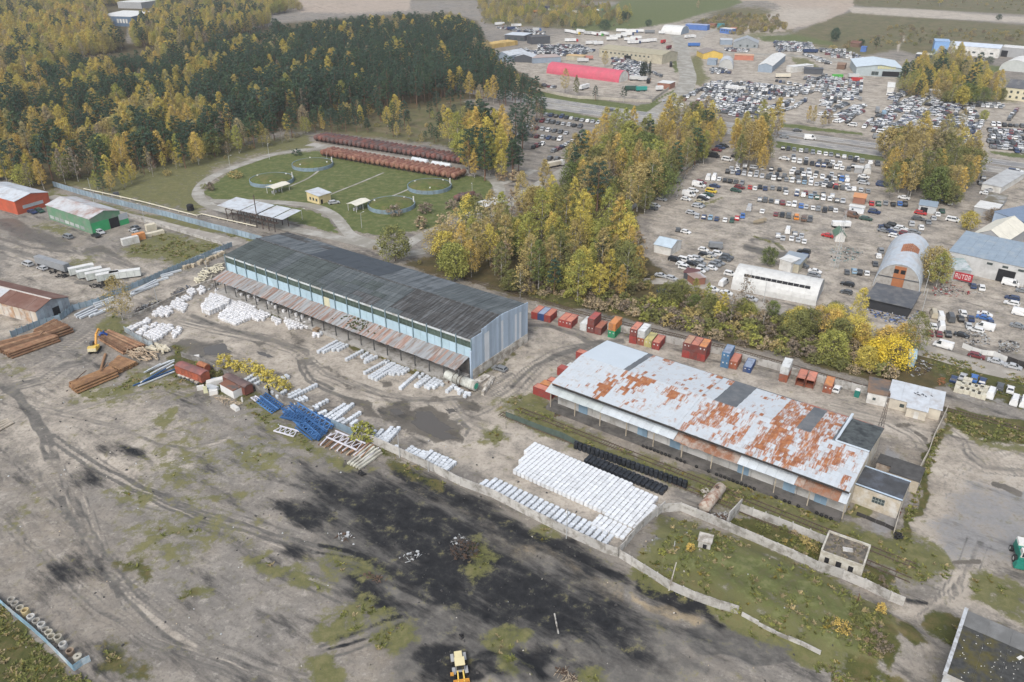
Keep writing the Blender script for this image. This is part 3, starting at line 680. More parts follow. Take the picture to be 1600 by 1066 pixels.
for q in range(nst):
 y0,y1=WA*q/nst,WA*(q+1)/nst
 ym=(y0+y1)/2
 top=HA+RA*(1-abs(ym-WA/2)/(WA/2))+(.9 if 4<=q else.1)
 top=HA+.5 if q<4 else HA+RA*(1-abs(ym-WA/2)/(WA/2))*.8+1.0
 b=MB()
 b.bx(LA-.02,LA+.12+.05*(q%2),y0+.03,y1-.03,3.1,top-2.2)
 b.bx(LA+.0,LA+.2,y0+.02,y1-.02,top-2.17,top,slot=1)
 b.build('cladding_panel',[clad_b if q in(5,6,12,18,20)else clad_a,clad_a],wh)
for q in range(6):
 b=MB().bx(LA-.05,LA+.3+(q%2)*.02,WA*q/6+.04,WA*(q+1)/6-.04,1.55,3.08)
 b.build('base_block',concrete2,wh)
 MB().bx(LA-.05,LA+.33-(q%2)*.02,WA*q/6+.04,WA*(q+1)/6-.04,0,1.52).build('base_block',concrete2,wh)
MB().bx(LA-.3,LA+.22,-.75,-.05,0,HA-3.6).build('corner_buttress',clad_a,wh)
MB().bx(0,LA-1,-6.2,-.02,0,1.15).build('loading_dock',concrete,wh)
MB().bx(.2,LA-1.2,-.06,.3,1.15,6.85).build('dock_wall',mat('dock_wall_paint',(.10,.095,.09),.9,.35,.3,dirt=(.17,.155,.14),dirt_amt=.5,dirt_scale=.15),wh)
for k in range(0,NB,2):
 MB().bx(k*bay+1.3,k*bay+4.3,-.14,-.04,1.2,4.9).build('door',mat('dock_door',(.13,.12,.115),.8,.3,obj_var=.3),wh)
nstr=NB*7
for q in range(nstr):
 x0,x1=LA*q/nstr-1.2,LA*(q+1)/nstr-1.25
 b=MB()
 corrug(b,x0,x1+.04,-6.3-rr.uniform(0,.25),5.55+rr.uniform(-.05,.05),.02,7.1,.4,.06,.05)
 p=.08+.5*(.5+.5*math.sin(q*.19+1))*1
 b.build('canopy_sheet',rust_red if rr.random()<p else rust_grey,wh)
pst2=MB().bx(-.14,.14,-.14,.14,0,4.45).mesh('canopy_post',mat('canopy_post_paint',(.075,.075,.075),.8,.3))
for k in range(NB+1):
 link('canopy_post',pst2,wh,(k*bay-.6,-5.7,1.1 if 0<k<NB else 1.1))
for k in range(NB):
 MB().bar((k*bay-.6,-5.7,5.5),((k+1)*bay-.6,-5.7,5.5),.16,.22).build('canopy_beam',mat('canopy_post_paint',(.075,.075,.075),.8,.3),wh)
moss=mat('roof_moss',(.055,.06,.02),.95,.4,1.0)
b=MB()
for q in range(90):
 xx=70.5+rr.gauss(0,3.2)
 yy=-rr.uniform(.3,5.2)
 b.box((xx,yy,7.1+yy*.245+.1),(rr.uniform(.2,.7),rr.uniform(.2,.6),rr.uniform(.1,.3)),rr.uniform(0,3))
stuff(b.build('moss',moss,wh))
# the rusty sheet-roofed shed
HB=8.4
bL,bR=G(861.9,599.4,HB),G(1326.9,769.5,HB)
yB=yaw_of(bL,bR)
LB,WB,RB=(bR-bL).length,31.0,1.9
shd=thing('storage_shed','long low shed with patchwork roof of silver and rusted metal sheets','shed',(bL.x,bL.y,0),yB)
galv=mat('galvanised_sheet',(.47,.505,.535),.45,.06,.4,dirt=(.40,.36,.33),dirt_amt=.28,dirt_scale=.8,obj_var=.06,spec=.4)
galv_new=mat('new_metal_sheet',(.50,.555,.60),.4,.03,.2)
def rusty(name,amt):
 m,nt,b=new_mat(name)
 pos=N(nt,'NewGeometry').outputs['Position']
 f=noise_tex(nt,1.0,6,.7,vec=turn(nt,pos),stretch=(2.6,.42,1))
 f2=noise_tex(nt,.9,5,.6,vec=pos)
 rust=ramp(nt,f2,[(.3,(.21,.075,.03)),(.5,(.31,.115,.045)),(.7,(.40,.19,.08))])
 met=ramp(nt,f2,[(.3,(.43,.46,.48)),(.7,(.53,.56,.585))])
 k=1-amt
 c=mixc(nt,ramp(nt,f,[(.26+.42*k-.07,(0,0,0)),(.28+.42*k,(.6,.6,.6)),(.3+.42*k+.07,(1,1,1))]),met,rust)
 r=N(nt,'ObjectInfo').outputs['Random']
 c=mixc(nt,1.0,c,ramp(nt,r,[(0,(.88,)*3),(1,(1.1,)*3)]),'MULTIPLY')
 nt.links.new(c,b.inputs['Base Color'])
 b.inputs['Roughness'].default_value=.65
 return m
r_full,r_half,r_low=rusty('rust_sheet',.86),rusty('half_rusted_sheet',.56),rusty('rust_streaked_sheet',.34)
tar=mat('tar_paper',(.115,.125,.135),.85,.14,.4,dirt=(.16,.165,.17),dirt_amt=.4)
beige=mat('beige_brick',(.44,.385,.30),.9,.16,1.2,dirt=(.55,.53,.49),dirt_amt=.4,dirt_scale=.4)
b=MB()
b.bx(.8,LB-.5,3.4,WB-.3,0,HB-.6)
b.add([(.8,3.4,HB-.6),(.8,WB-.3,HB-.6),(.8,WB/2,HB+RB-.3),(LB-.5,3.4,HB-.6),(LB-.5,WB-.3,HB-.6),(LB-.5,WB/2,HB+RB-.3)],[(0,1,2),(5,4,3),(0,2,5,3),(2,1,4,5)])
b.build('wall',mat('shed_wall',(.30,.28,.255),.9,.2,.5,dirt=(.2,.185,.17)),shd)
for q in range(7):
 MB().bx(LB-.5,LB-.25+.02*(q%2),3.4+q*3.9,3.4+(q+1)*3.9-.05,0,HB-.8).build('gable_panel',beige,shd)
hn=lambda a,c,s:(math.sin(a*12.9898+c*78.233+s*37.7)*43758.5453)%1.0
def cl(a,c,s):
 a0,c0=math.floor(a),math.floor(c)
 fa,fc=a-a0,c-c0
 return(hn(a0,c0,s)*(1-fa)+hn(a0+1,c0,s)*fa)*(1-fc)+(hn(a0,c0+1,s)*(1-fa)+hn(a0+1,c0+1,s)*fa)*fc
NCOL,NROW=92,9
sheets=[]
for i in range(NCOL):
 for j in range(NROW):
  x=(i+.5)/NCOL
  v=.5*cl(i/2.3,j/3.4,1)+.22*cl(i/7.0,j/4.0,2)+.28*hn(i,j,3)
  zone=.42 if x<.06 else.52 if x<.14 else.56 if x<.34 else.47 if x<.42 else.56 if x<.45 else.54 if x<.62 else.53 if x<.7 else.62 if x<.93 else.55
  zone+=-.08*(j==0)+(.05 if 2<=j<=7 else 0)
  if x<.04 or x>.985 or(.455<x<.475):
   zone=.2
  d=v-(1-zone)
  d-=.06
  if d>(.13 if x<.45 else.2):
   mt=2
  elif d>.04:
   mt=3
  elif d>-.05 and x>.3:
   mt=4
  elif d>-.02:
   mt=4
  else:
   mt=0
  if mt>=3 and x<.3 and hn(i,j,8)<.5:
   mt=0
  sheets.append((i,j,0,mt))
def back_mat(x,j,i):
 m=x*LB
 if m<14.2:
  return 1
 if m<16.2:
  return 5
 if m<41:
  v=.6*cl(i/2.2,j/1.8,5)+.4*hn(i,j,6)
  return 2 if v>.8 else 3 if v>.72 else 4 if v>.64 else 0
 if m<47:
  return 5
 if m<57:
  v=.6*cl(i/2.2,j/1.8,7)+.4*hn(i,j,6)
  return 2 if v>.82 else 4 if v>.7 else 0
 if m<63.4:
  return 2 if hn(i,j,9)>.7 else 3 if hn(i,j,9)>.25 else 4
 if m<67:
  return 5
 if m<72:
  return 2 if hn(i,j,9)>.8 else 3 if hn(i,j,9)>.3 else 4
 return 5
bm=[galv,galv_new,r_full,r_half,r_low,tar]
cw=LB/NCOL
bulk=MB()
parts=[]
for i in range(NCOL):
 for j in range(NROW):
  sheets.append((i,j,1,back_mat((i+.5)/NCOL,j,i)))
order=sorted(sheets,key=lambda s:(s[2],-(s[0]*.9-s[1]*1.2)))
def put_sheet(b,i,j,side,slot):
 e=.02+.25*(side==0)
 half=WB/2
 x0,x1=i*cw-.05,(i+1)*cw+.05-.03
 step=.16 if x0<.46*LB else 0.0
 if side==0:
  f=lambda t:(half*t,HB+RB*t)
 else:
  f=lambda t:(WB-half*t,HB+.1+(RB-.1)*t)
 (ya,za),(yb,zb)=f(j/NROW),f((j+1.06)/NROW)
 lift=step+.03+.02*((i+j)%2)+.03*hn(i,j,4)
 if side==0:
  b.slab((x0,ya,za+lift+.03),(x1,ya,za+lift+.03),(x1,yb,zb+lift),(x0,yb,zb+lift),.03,slot)
  b.bar((x0+.03,ya,za+lift+.05),(x0+.03,yb,zb+lift+.03),.06,.06,slot)
 else:
  b.slab((x1,ya,za+lift+.03),(x0,ya,za+lift+.03),(x0,yb,zb+lift),(x1,yb,zb+lift),.03,slot)
for n,(i,j,side,mt)in enumerate(order):
 if n<300:
  b=MB()
  put_sheet(b,i,j,side,0)
  b.build('roof_sheet',bm[mt],shd)
 else:
  put_sheet(bulk,i,j,side,mt)
stuff(bulk.build('roof_sheet_field',bm,shd))
MB().bx(72.6,73.2,WB/2+.1,WB-.1,HB+RB-.2,HB+RB-.05).build('flashing',galv_new,shd)
b=MB()
b.slab((72.8,WB/2+.1,HB+RB+.16),(LB+.1,WB/2+.1,HB+RB+.16),(LB+.1,WB+.1,HB+.28),(72.8,WB+.1,HB+.28),.2)
b.build('tar_roof',mat('wrinkled_tar',(.085,.095,.095),.8,.2,.6,dirt=(.035,.04,.042),dirt_amt=.4,dirt_scale=.45),shd)
MB().bar((72.9,WB/2+.2,HB+RB+.24),(72.9,WB,HB+.4),.35,.2).build('flashing',galv_new,shd)
MB().bar((72.9,WB/2+.1,HB+RB+.26),(LB,WB/2+.1,HB+RB+.26),.5,.16).build('flashing',galv_new,shd)
MB().bx(60,LB,WB-.1,WB+.5,HB-.2,HB+.18).build('eave_strip',mat('red_primer',(.38,.13,.09),.8,.25,.5,dirt=(.2,.19,.18),dirt_amt=.5),shd)
MB().bx(0,60,WB-.1,WB+.6,HB-.25,HB+.08).build('eave_strip',tar,shd)
MB().bx(.2,LB,-.02,.18,HB-.5,HB-.02).build('fascia',dark_wood,shd)
cs=[(-1.5,16.3,'pale_canopy_sheet',(.44,.48,.48),.02,4.6,.0),(16.3,38,'white_canopy_sheet',(.50,.54,.57),.0,4.5,.0),(38,44,'rusted_canopy_sheet',(.34,.28,.24),.5,4.3,.3),(44,55,'rusted_canopy_sheet',(.34,.25,.2),.5,4.4,.2),(55,69,'white_canopy_sheet',(.50,.54,.57),.0,4.5,.0),(69,71,'rusted_canopy_sheet',(.34,.28,.24),.5,4.5,0),(71,79.2,'brown_canopy_sheet',(.25,.17,.13),.5,4.4,.0),(79.2,81,'white_canopy_sheet',(.50,.54,.57),0,4.5,0)]
for x0,x1,nm,col,d,zt_,dz in cs:
 n=max(1,round((x1-x0)/2.2))
 for q in range(n):
  a,c=x0+(x1-x0)*q/n,x0+(x1-x0)*(q+1)/n-.04
  b=MB()
  corrug(b,a,c,-.9-rr.uniform(0,.15),zt_+1.15-dz*hn(q,1,2),2.1,zt_+2.3,.5,.05,.05)
  b.build('canopy_sheet',mat(nm,col,.55,.1,.5,dirt=(.25,.12,.07)if d else None,dirt_amt=d,dirt_scale=.4,obj_var=.08),shd)
MB().bx(-1,LB-.3,-1.1,3.3,0,1.1).build('loading_dock',mat('shaded_dock_concrete',(.085,.08,.074),.9,.25,.5,dirt=(.13,.12,.11),dirt_amt=.5),shd)  # concrete colour darkened to carry the shade under the canopy
dblue=mat('blue_grey_door',(.20,.29,.37),.6,.12,.5,obj_var=.15)
lgrey=mat('grey_wall_panel',(.46,.45,.43),.85,.1,.5,dirt=(.3,.285,.26),dirt_amt=.4,obj_var=.08)
for q in range(14):
 x0=1+q*5.7
 MB().bx(x0,x0+5.6,2.0,2.2,1.1,6.3).build('wall_panel',lgrey,shd)
for xx in(8,26.5,36,54.5,66,73.5):
 for w in(0,1.45):
  MB().bx(xx+w,xx+w+1.4,1.86,1.99,1.1,4.4).build('door',dblue,shd)
pst3=MB().bx(-.12,.12,-.12,.12,0,4.4).mesh('canopy_post',mat('pale_post',(.36,.31,.24),.9,.2))
for q in range(11):
 link('canopy_post',pst3,shd,(.3+q*8.05,-.7,1.1))
ty=MB().lathe([(.22,-.11),(.42,-.11),(.46,0),(.42,.11),(.22,.11),(.22,-.11)],12,axis='Y').mesh('tyre_fender',mat('tyre_rubber',(.022,.022,.023),.85,.3),True)
for q in range(46):
 xx=30+q*1.08
 if 62<xx<65 or hn(q,2,2)<.25:
  continue
 link('tyre_fender',ty,shd,(xx,-1.3,.5+.1*hn(q,1,1)))
def simple_roof(b,L,W,H,t,over=.2,dz=0):
 b.slab((-over,-over,H+t),(L+over,-over,H+t),(L+over,W+over,H+t+dz),(-over,W+over,H+t+dz),t)
def local(base,yaw,x,y):
 return Vector((base.x+x*math.cos(yaw)-y*math.sin(yaw),base.y+x*math.sin(yaw)+y*math.cos(yaw),0))
an=thing('brick_annex','low pale brick annex with flat black roof on the shed end','annex',local(bL,yB,LB-.2,8.2),yB)
MB().bx(0,10.2,0,8.2,0,5.2).build('wall',beige,an)
b=MB()
simple_roof(b,10.2,8.2,5.2,.35,.1)
b.build('roof',mat('black_felt',(.06,.062,.066),.7,.25,.4,dirt=(.10,.11,.13),dirt_amt=.4),an)
for y in(-.15,8.2):
 MB().bx(-.1,10.4,y,y+.2,5.5,5.75).build('coping',mat('blue_coping',(.45,.55,.66),.5,.08),an)
w=MB().bx(4.2,7.0,-.06,.1,2.2,3.8).build('window',mat('dim_glass',(.06,.075,.075),.2,.2),an)
fr=MB()
for q in range(5):
 fr.bx(4.2+q*.68,4.28+q*.68,-.1,-.05,2.2,3.8)
fr.bx(4.2,7.0,-.1,-.05,2.95,3.05)
fr.build('frame',mat('grey_frame',(.3,.33,.32),.7),w)
an2=thing('brick_outbuilding','small half ruined brick outbuilding with dark felt roof behind annex','outbuilding',local(bL,yB,LB+1.4,20.5),yB)
MB().bx(0,3.4,2.5,6,0,3.4).build('wall',mat('weathered_brick',(.30,.225,.17),.9,.25,1,dirt=(.42,.38,.33),dirt_amt=.4),an2)
MB().bx(3.4,10.2,0,6,0,3.6).build('wall',beige,an2)
b=MB()
b.slab((-.2,2.3,3.75),(3.5,2.3,3.75),(3.5,6.2,4.0),(-.2,6.2,4.0),.2)
b.slab((3.3,-.2,3.85),(10.4,-.2,3.85),(10.4,6.2,4.15),(3.3,6.2,4.15),.25)
b.build('roof',mat('charcoal_felt',(.07,.068,.066),.85,.3,.6),an2)
MB().bx(3.34,3.42,1.0,2.2,0,2.2).build('door',dark_wood,an2)
# walls and fences built of panels
def panel_wall(name,label,cat,pts,H,t,plen,m,posts=None,jitter=.04,part='panel',gapf=None,lean=0):
 P=[Vector((p[0],p[1],0))for p in pts]
 c=P[0]
 w=thing(name,label,cat,(c.x,c.y,0))
 k=0
 cache={}
 for a,b2 in zip(P,P[1:]):
  d=b2-a
  n=max(1,round(d.length/plen))
  yw=math.atan2(d.y,d.x)
  seg=d.length/n
  key=round(seg,2)
  if key not in cache:
   b=MB().bx(.03,seg-.03,-t/2,t/2,0,H)
   if part=='panel' and H>1.5:
    for zz in(.25,.5,.75):
     b.bx(.12,seg-.12,-t/2-.035,t/2+.035,H*zz-H*.1,H*zz+H*.1)
   cache[key]=b.mesh(part,m)
  for q in range(n):
   k+=1
   if gapf and gapf(k):
    continue
   p=a+d*(q/n)-c
   o=link(part,cache[key],w,(p.x,p.y,gz(a.x+d.x*q/n,a.y+d.y*q/n)-.05+rr.uniform(-jitter,jitter)),yw+rr.uniform(-.008,.008))
   if lean:
    o.rotation_euler=(rr.uniform(-lean,lean),0,yw)
   if posts:
    link('post',posts,w,(p.x,p.y,0))
 return w
cpost=MB().bx(-.12,.12,-.12,.12,0,2.6).mesh('post',concrete)
panel_wall('concrete_wall','long grey concrete panel wall dividing white bales from black coal ground','wall',gp(zc,'930,640 1010,665 1240,770 1430,860')+gp(Z(720,660,3.9925),'0,395 200,470 420,585 650,700 900,815 980,840'),2.6,.16,3.2,concrete,cpost)
panel_wall('concrete_wall','concrete panel wall leading down along the overgrown mound edge','wall',gp(Z(720,660,3.9925),'990,845')+gp(zg3,'175,690 330,760 470,815 580,850'),2.4,.16,3.2,concrete,cpost)
panel_wall('concrete_wall','low tilted concrete wall sunk in weeds below the mound','wall',gp(zg3,'600,860 700,915 800,965 950,1030 1070,1090'),1.0,.2,3.2,concrete,None,.15,lean=.12)
panel_wall('concrete_wall','short concrete panel wall at the right end of white bales','wall',gp(Z(720,660,3.9925),'985,830 1120,690 1270,548'),2.5,.16,3.2,concrete,cpost)
panel_wall('concrete_wall','concrete panel wall bordering the back of the grassy mound','wall',gp(zg3,'105,235 240,222 420,295 530,345 720,425 900,505 1060,580 1200,625 1330,680 1480,755 1565,790'),2.5,.16,3.2,concrete,cpost)
panel_wall('concrete_wall','concrete panel wall beside the railway above overgrown strip','wall',gp(zg3,'590,225 740,280 900,340 1110,425'),2.3,.16,3.2,concrete,cpost)
panel_wall('concrete_wall','short tall concrete wall stub closing the weedy strip','wall',gp(zg3,'520,300 598,215'),3.4,.25,3.0,concrete)
panel_wall('concrete_wall','pale concrete wall behind row of shipping containers','wall',gp(ID,'838,486 905,505 1000,525 1050,537 1140,558 1230,583 1300,603 1360,617'),2.5,.16,3.0,concrete,cpost)
panel_wall('rubble_wall','low stone kerb wall along the yard of white bags','wall',gp(zl,'800,950 900,910 1010,855 1130,800 1260,740 1380,700'),1.0,.4,2.4,concrete2,None,.1)
panel_wall('concrete_wall','patched concrete wall below white bags next to timber stack','wall',gp(zy,'175,490 260,545 360,600 400,610'),2.0,.16,2.5,mat('blue_grey_concrete',(.30,.345,.37),.9,.15,.6,dirt=(.22,.21,.2),dirt_amt=.4,obj_var=.15),None)
panel_wall('concrete_wall','dark weathered wall behind wagons and yellow saplings','wall',gp(zy,'620,690 800,745 950,830 1180,940 1300,1000')+gp(zc,'180,235 330,345 480,395 560,430'),2.0,.18,3.0,mat('weathered_concrete',(.26,.25,.235),.9,.2,.6,dirt=(.15,.14,.13),dirt_amt=.45,obj_var=.15),None)
panel_wall('metal_wall','blue grey sheet wall behind the blue steel trusses','wall',gp(zc,'690,530 780,570 860,605'),2.4,.1,1.6,mat('blue_sheet_wall',(.20,.27,.33),.6,.12,obj_var=.12),None,part='sheet')
panel_wall('concrete_wall','low grey wall beside dirt track behind green shed','wall',gp(zl,'770,305 880,335 1000,372 1120,410 1250,450 1390,490'),1.3,.2,4,concrete,None)
fence_b=mat('blue_grey_fence',(.26,.335,.40),.65,.1,.4,dirt=(.22,.26,.29),dirt_amt=.4,obj_var=.12)
fpost=MB().bx(-.1,.1,-.16,.16,0,2.5).mesh('post',post_bl)
panel_wall('sheet_fence','long blue grey sheet fence running from forest edge to warehouse','fence',gp(zl,'335,125 480,170 620,208 760,245 900,280 1040,315 1180,352 1320,390 1460,425 1640,475'),2.8,.08,2.6,fence_b,fpost,part='sheet')
panel_wall('sheet_fence','blue grey sheet fence between lorry bodies and steel beams','fence',gp(zl,'75,1066 250,995 380,960 460,900 620,855 710,810 800,775 900,735 1000,690 1140,630 1280,570 1450,500'),2.2,.08,2.0,fence_b,fpost,part='sheet')
panel_wall('sheet_fence','blue sheet fence beside the row of concrete pipe rings','fence',gp(Z(0,880,5.333),'-60,290 0,335 120,440 250,545 380,660 500,780 620,900 690,850 760,815'),1.6,.08,2.0,mat('faded_blue_fence',(.20,.32,.40),.6,.15,.5,dirt=(.42,.46,.48),dirt_amt=.4,obj_var=.15),None,part='sheet')
panel_wall('mesh_fence','dark green mesh fence between dirt yard and railway','fence',gp(ID,'790,652 840,672 880,686 905,700'),2.0,.05,2.5,mat('fence_mesh_green',(.075,.10,.085),.8,.2),None,part='mesh_panel')
panel_wall('concrete_wall','slim concrete wall right of the flat roofed annex','wall',gp(zr,'955,10 900,130 840,250 800,370 700,560 620,700 560,860 510,1040'),2.0,.14,2.6,mat('pale_slab',(.40,.365,.31),.9,.15,.6,obj_var=.12),None)
panel_wall('rail_fence','low dark rail fence at the shed end by the tracks','fence',gp(zr,'200,880 280,910 360,945 440,975 510,1010'),1.1,.06,2.0,dark_wood,None,part='rail')
panel_wall('concrete_wall','pale concrete wall between tree belt and big car lot','wall',gp(Z(1000,200,3.9925),'-60,520 0,470 120,380 230,300 330,225 430,150'),2.4,.16,3.0,concrete,None)
panel_wall('slab_fence','pale concrete slab fence along highway verge by red hangar','fence',gp(Z(740,0,6.154),'440,830 620,870 760,905 900,935 1000,950 1240,960 1600,985')+gp(zf,'190,800 370,665'),2.2,.16,4.0,mat('pale_slab',(.40,.365,.31),.9,.15,.6,obj_var=.12),None)
panel_wall('sheet_fence','white sheet fence by parked cars at right hand road','fence',gp(zh,'1080,230 1160,265 1240,290 1340,300 1450,350'),1.8,.08,2.2,mat('white_sheet',(.62,.62,.6),.6,.1,.4,obj_var=.08),None,part='sheet')
panel_wall('sheet_fence','black sheet fence behind two silver cars on the road','fence',gp(zh,'1450,350 1540,385 1620,410'),2.2,.08,2.2,dark_wood,None,part='sheet')
# trees and undergrowth
def leaf_mat(name,random_ramp=None,dark=.6,sc=.75):
 m,nt,b=new_mat(name)
 pos=N(nt,'NewGeometry').outputs['Position']
 oi=N(nt,'ObjectInfo')
 c=ramp(nt,oi.outputs['Random'],random_ramp)if random_ramp else oi.outputs['Color']
 f=noise_tex(nt,sc,3,.6,vec=pos)
 c=mixc(nt,1.0,c,ramp(nt,f,[(.32,(dark,)*3),(.5,(1.05,1.05,1.05)),(.68,(1.6,1.5,1.3))]),'MULTIPLY')  # random leaf tones, range widened to put crown highlights and shadows into the colour
 nt.links.new(c,b.inputs['Base Color'])
 b.inputs['Roughness'].default_value=.75
 b.inputs['Specular IOR Level'].default_value=.15
 tl,mx=N(nt,'BsdfTranslucent'),N(nt,'MixShader')
 mx.inputs[0].default_value=.2
 nt.links.new(c,tl.inputs['Color'])
 nt.links.new(b.outputs[0],mx.inputs[1])
 nt.links.new(tl.outputs[0],mx.inputs[2])
 nt.links.new(mx.outputs[0],nt.nodes['Material Output'].inputs['Surface'])
 return m
bark_b=mat('birch_bark',(.42,.40,.36),.9,.3,1.5,dirt=(.09,.08,.07),dirt_amt=.45,dirt_scale=1.2)
bark_p=mat('pine_bark',(.17,.10,.065),.95,.3,1.0)
bark_d=mat('grey_bark',(.14,.12,.10),.95,.3,1.0)
leaf_obj=leaf_mat('leaves')
def crown_mesh(seed,kind,H,Rc):
 r=np.random.RandomState(seed)
 cents,rads=[],[]
 if kind=='birch':
  n,h0,h1,lc,ls=36,.2,.97,74,(.26,.52)
 elif kind=='broad':
  n,h0,h1,lc,ls=42,.18,.95,74,(.3,.58)
 elif kind=='pine':
  n,h0,h1,lc,ls=30,.34,.97,54,(.4,.76)
 elif kind=='shrub':
  n,h0,h1,lc,ls=13,.12,.9,32,(.3,.6)
 else:
  n,h0,h1,lc,ls=24,.25,.97,14,(.4,.7)
 for k in range(n):
  t=(k+r.rand())/n
  z=h0+(h1-h0)*t
  if kind=='birch' or kind=='thin':
   pr=math.sin(math.pi*min(1,(t*.92+.06))**.72)**.8
  elif kind=='pine':
   pr=(1-t**3)*.8+.3
  else:
   pr=math.sqrt(max(0.05,1-(2*t-.85)**2/1.35))
  a=k*2.399+r.rand()*.9
  q=Rc*pr*(.35+.65*r.rand()**.6)
  cents.append((q*math.cos(a),q*math.sin(a),z*H))
  rads.append(Rc*r.uniform(.26,.46)*(.8 if kind=='pine' else 1)*(.7+.5*pr))
 cents,rads=np.array(cents),np.array(rads)
 ci=np.repeat(np.arange(n),lc)
 d=r.normal(size=(n*lc,3))
 d/=np.linalg.norm(d,axis=1)[:,None]
 rad_=rads[ci]*(r.rand(n*lc)**.45)
 sq=np.array([1,1,.55 if kind=='pine' else.8])
 p=cents[ci]+d*rad_[:,None]*sq
 nrm=d+np.array([0,0,.8])+r.normal(size=d.shape)*.55
 nrm/=np.linalg.norm(nrm,axis=1)[:,None]
 up=r.normal(size=d.shape)
 u=np.cross(nrm,up)
 u/=np.linalg.norm(u,axis=1)[:,None]+1e-9
 v=np.cross(nrm,u)
 s=r.uniform(ls[0],ls[1],n*lc)[:,None]*.5*(1.25 if kind in('broad',)else 1)
 e=r.uniform(.55,1.0,(n*lc,1))
 vs=np.stack([p-u*s,p-v*s*e,p+u*s,p+v*s*e],1).reshape(-1,3)
 vs[:,2]=np.maximum(vs[:,2],.15)
 return vs,np.arange(len(vs)).reshape(-1,4),cents
def trunk_mb(seed,kind,H,cents):
 r=random.Random(seed)
 b=MB()
 r0={'pine':.26,'birch':.19,'thin':.17,'broad':.28,'shrub':.07}[kind]*H/18 if kind!='shrub' else.08
 top=H*(.93 if kind!='broad' else.6)
 pts,n=[],5
 lx,ly=r.uniform(-.02,.02),r.uniform(-.02,.02)
 for k in range(n+1):
  t=k/n
  pts.append(Vector((lx*H*t*t+r.uniform(-.1,.1)*(k>0),ly*H*t*t+r.uniform(-.1,.1)*(k>0),top*t-.2)))
 for k in range(n):
  b.tube(pts[k],pts[k+1],r0*(1.15-.95*k/n),6,r0*(1.15-.95*(k+1)/n),cap=False)
 for c in cents[::2 if kind in('birch','pine','shrub')else 1]:
  z=max(.15*H,c[2]-.12*H)
  t=min(1,z/top)
  k=min(n-1,int(t*n))
  p=pts[k].lerp(pts[k+1],t*n-k)
  b.tube(p,Vector(c),r0*.32,4,r0*.1,cap=False)
 return b
def np_mesh(name,vs,fs,m):
 me=bpy.data.meshes.new(name)
 me.vertices.add(len(vs))
 me.vertices.foreach_set('co',vs.astype(np.float32).ravel())
 me.loops.add(fs.size)
 me.loops.foreach_set('vertex_index',fs.astype(np.int32).ravel())
 me.polygons.add(len(fs))
 me.polygons.foreach_set('loop_start',np.arange(len(fs),dtype=np.int32)*fs.shape[1])
 me.update(calc_edges=True)
 me.materials.append(m)
 return me
PROTO={}
for kind,H,Rc,bark,cnt in(('birch',18,3.3,bark_b,10),('pine',20,3.6,bark_p,10),('broad',13,5.6,bark_d,5),('shrub',3.4,1.9,bark_d,6),('thin',15,2.8,bark_b,5)):
 PROTO[kind]=[]
 for k in range(cnt):
  vs_,fs_,ce=crown_mesh(1000+37*k+len(kind)*11,kind,H,Rc*(1+.2*((k*7)%3-1))*(1+.06*((k*5)%4)))
  PROTO[kind].append((np_mesh('crown',vs_,fs_,leaf_obj),trunk_mb(k,kind,H,ce).mesh('trunk',bark,True),vs_,fs_,H))
COL={'dark green':(0.051,0.087,0.055),'deep green':(0.066,0.104,0.055),'blue green':(0.058,0.095,0.068),'olive':(0.178,0.185,0.068),'green':(0.137,0.17,0.055),'yellow green':(0.293,0.3,0.082),'yellow':(0.492,0.417,0.102),'golden':(0.492,0.362,0.11),'bright yellow':(0.656,0.513,0.068),'orange':(0.492,0.273,0.095),'ochre':(0.362,0.293,0.123),'brown':(0.246,0.185,0.116),'greyish brown':(0.218,0.18,0.137),'pale tan':(0.362,0.293,0.192)}
NAME={'birch':'birch_tree','pine':'pine_tree','broad':'leafy_tree','shrub':'shrub','thin':'bare_tree'}
WORD={'birch':'birch','pine':'pine','broad':'broad crowned tree','shrub':'shrub','thin':'half bare tree'}
SPECS=[]
tr=random.Random(11)
def in_poly(x,y,P):
 c=False
 for(ax,ay),(bx,by)in zip(P,P[1:]+P[:1]):
  if(ay>y)!=(by>y)and x<(bx-ax)*(y-ay)/(by-ay)+ax:
   c=not c
 return c
def stand(name,outline,zc,gap,kinds,cols,hs,z=ID,jit=.42,avoid=None):
 """fill an outline (seen at height zc) with trees about gap metres apart"""
 P=[G(*p,zc)for p in pl(z,outline)]
 P=[(p.x,p.y)for p in P]
 xs,ys=[p[0]for p in P],[p[1]for p in P]
 y,row=min(ys),0
 kk,kw=zip(*kinds)
 while y<max(ys):
  x=min(xs)+(row%2)*gap/2
  while x<max(xs):
   a,b2=x+tr.uniform(-jit,jit)*gap,y+tr.uniform(-jit,jit)*gap
   if in_poly(a,b2,P):
    cn1=float(vnoise(np.array([a]),np.array([b2]),34.0,21)[0]+.6*vnoise(np.array([a]),np.array([b2]),13.0,22)[0])
    if float(vnoise(np.array([a]),np.array([b2]),17.0,23)[0])<-.31 and gap>6:
     x+=gap
     continue
    k=tr.choices(kk,[w*(math.exp(-3.2*cn1)if q=='pine' else math.exp(2.2*cn1))for q,w in zip(kk,kw)])[0]
    cn,cwt=zip(*cols[k])
    SPECS.append((k,a,b2,(hs[0]*.85+(hs[1]*1.06-hs[0]*.85)*tr.random())*(.85+.3*(cn1+.5))*(.5 if k=='shrub' and hs[0]>.9 else 1),tr.choices(cn,cwt)[0],name,None))
   x+=gap
  y+=gap*.87
  row+=1
def tree(kind,px,py,h,col,label,z=ID):
 p=G(*z(px,py))
 SPECS.append((kind,p.x,p.y,h/PROTO[kind][0][4],col,None,label))
PINEC=[('dark green',5),('deep green',3),('blue green',3)]
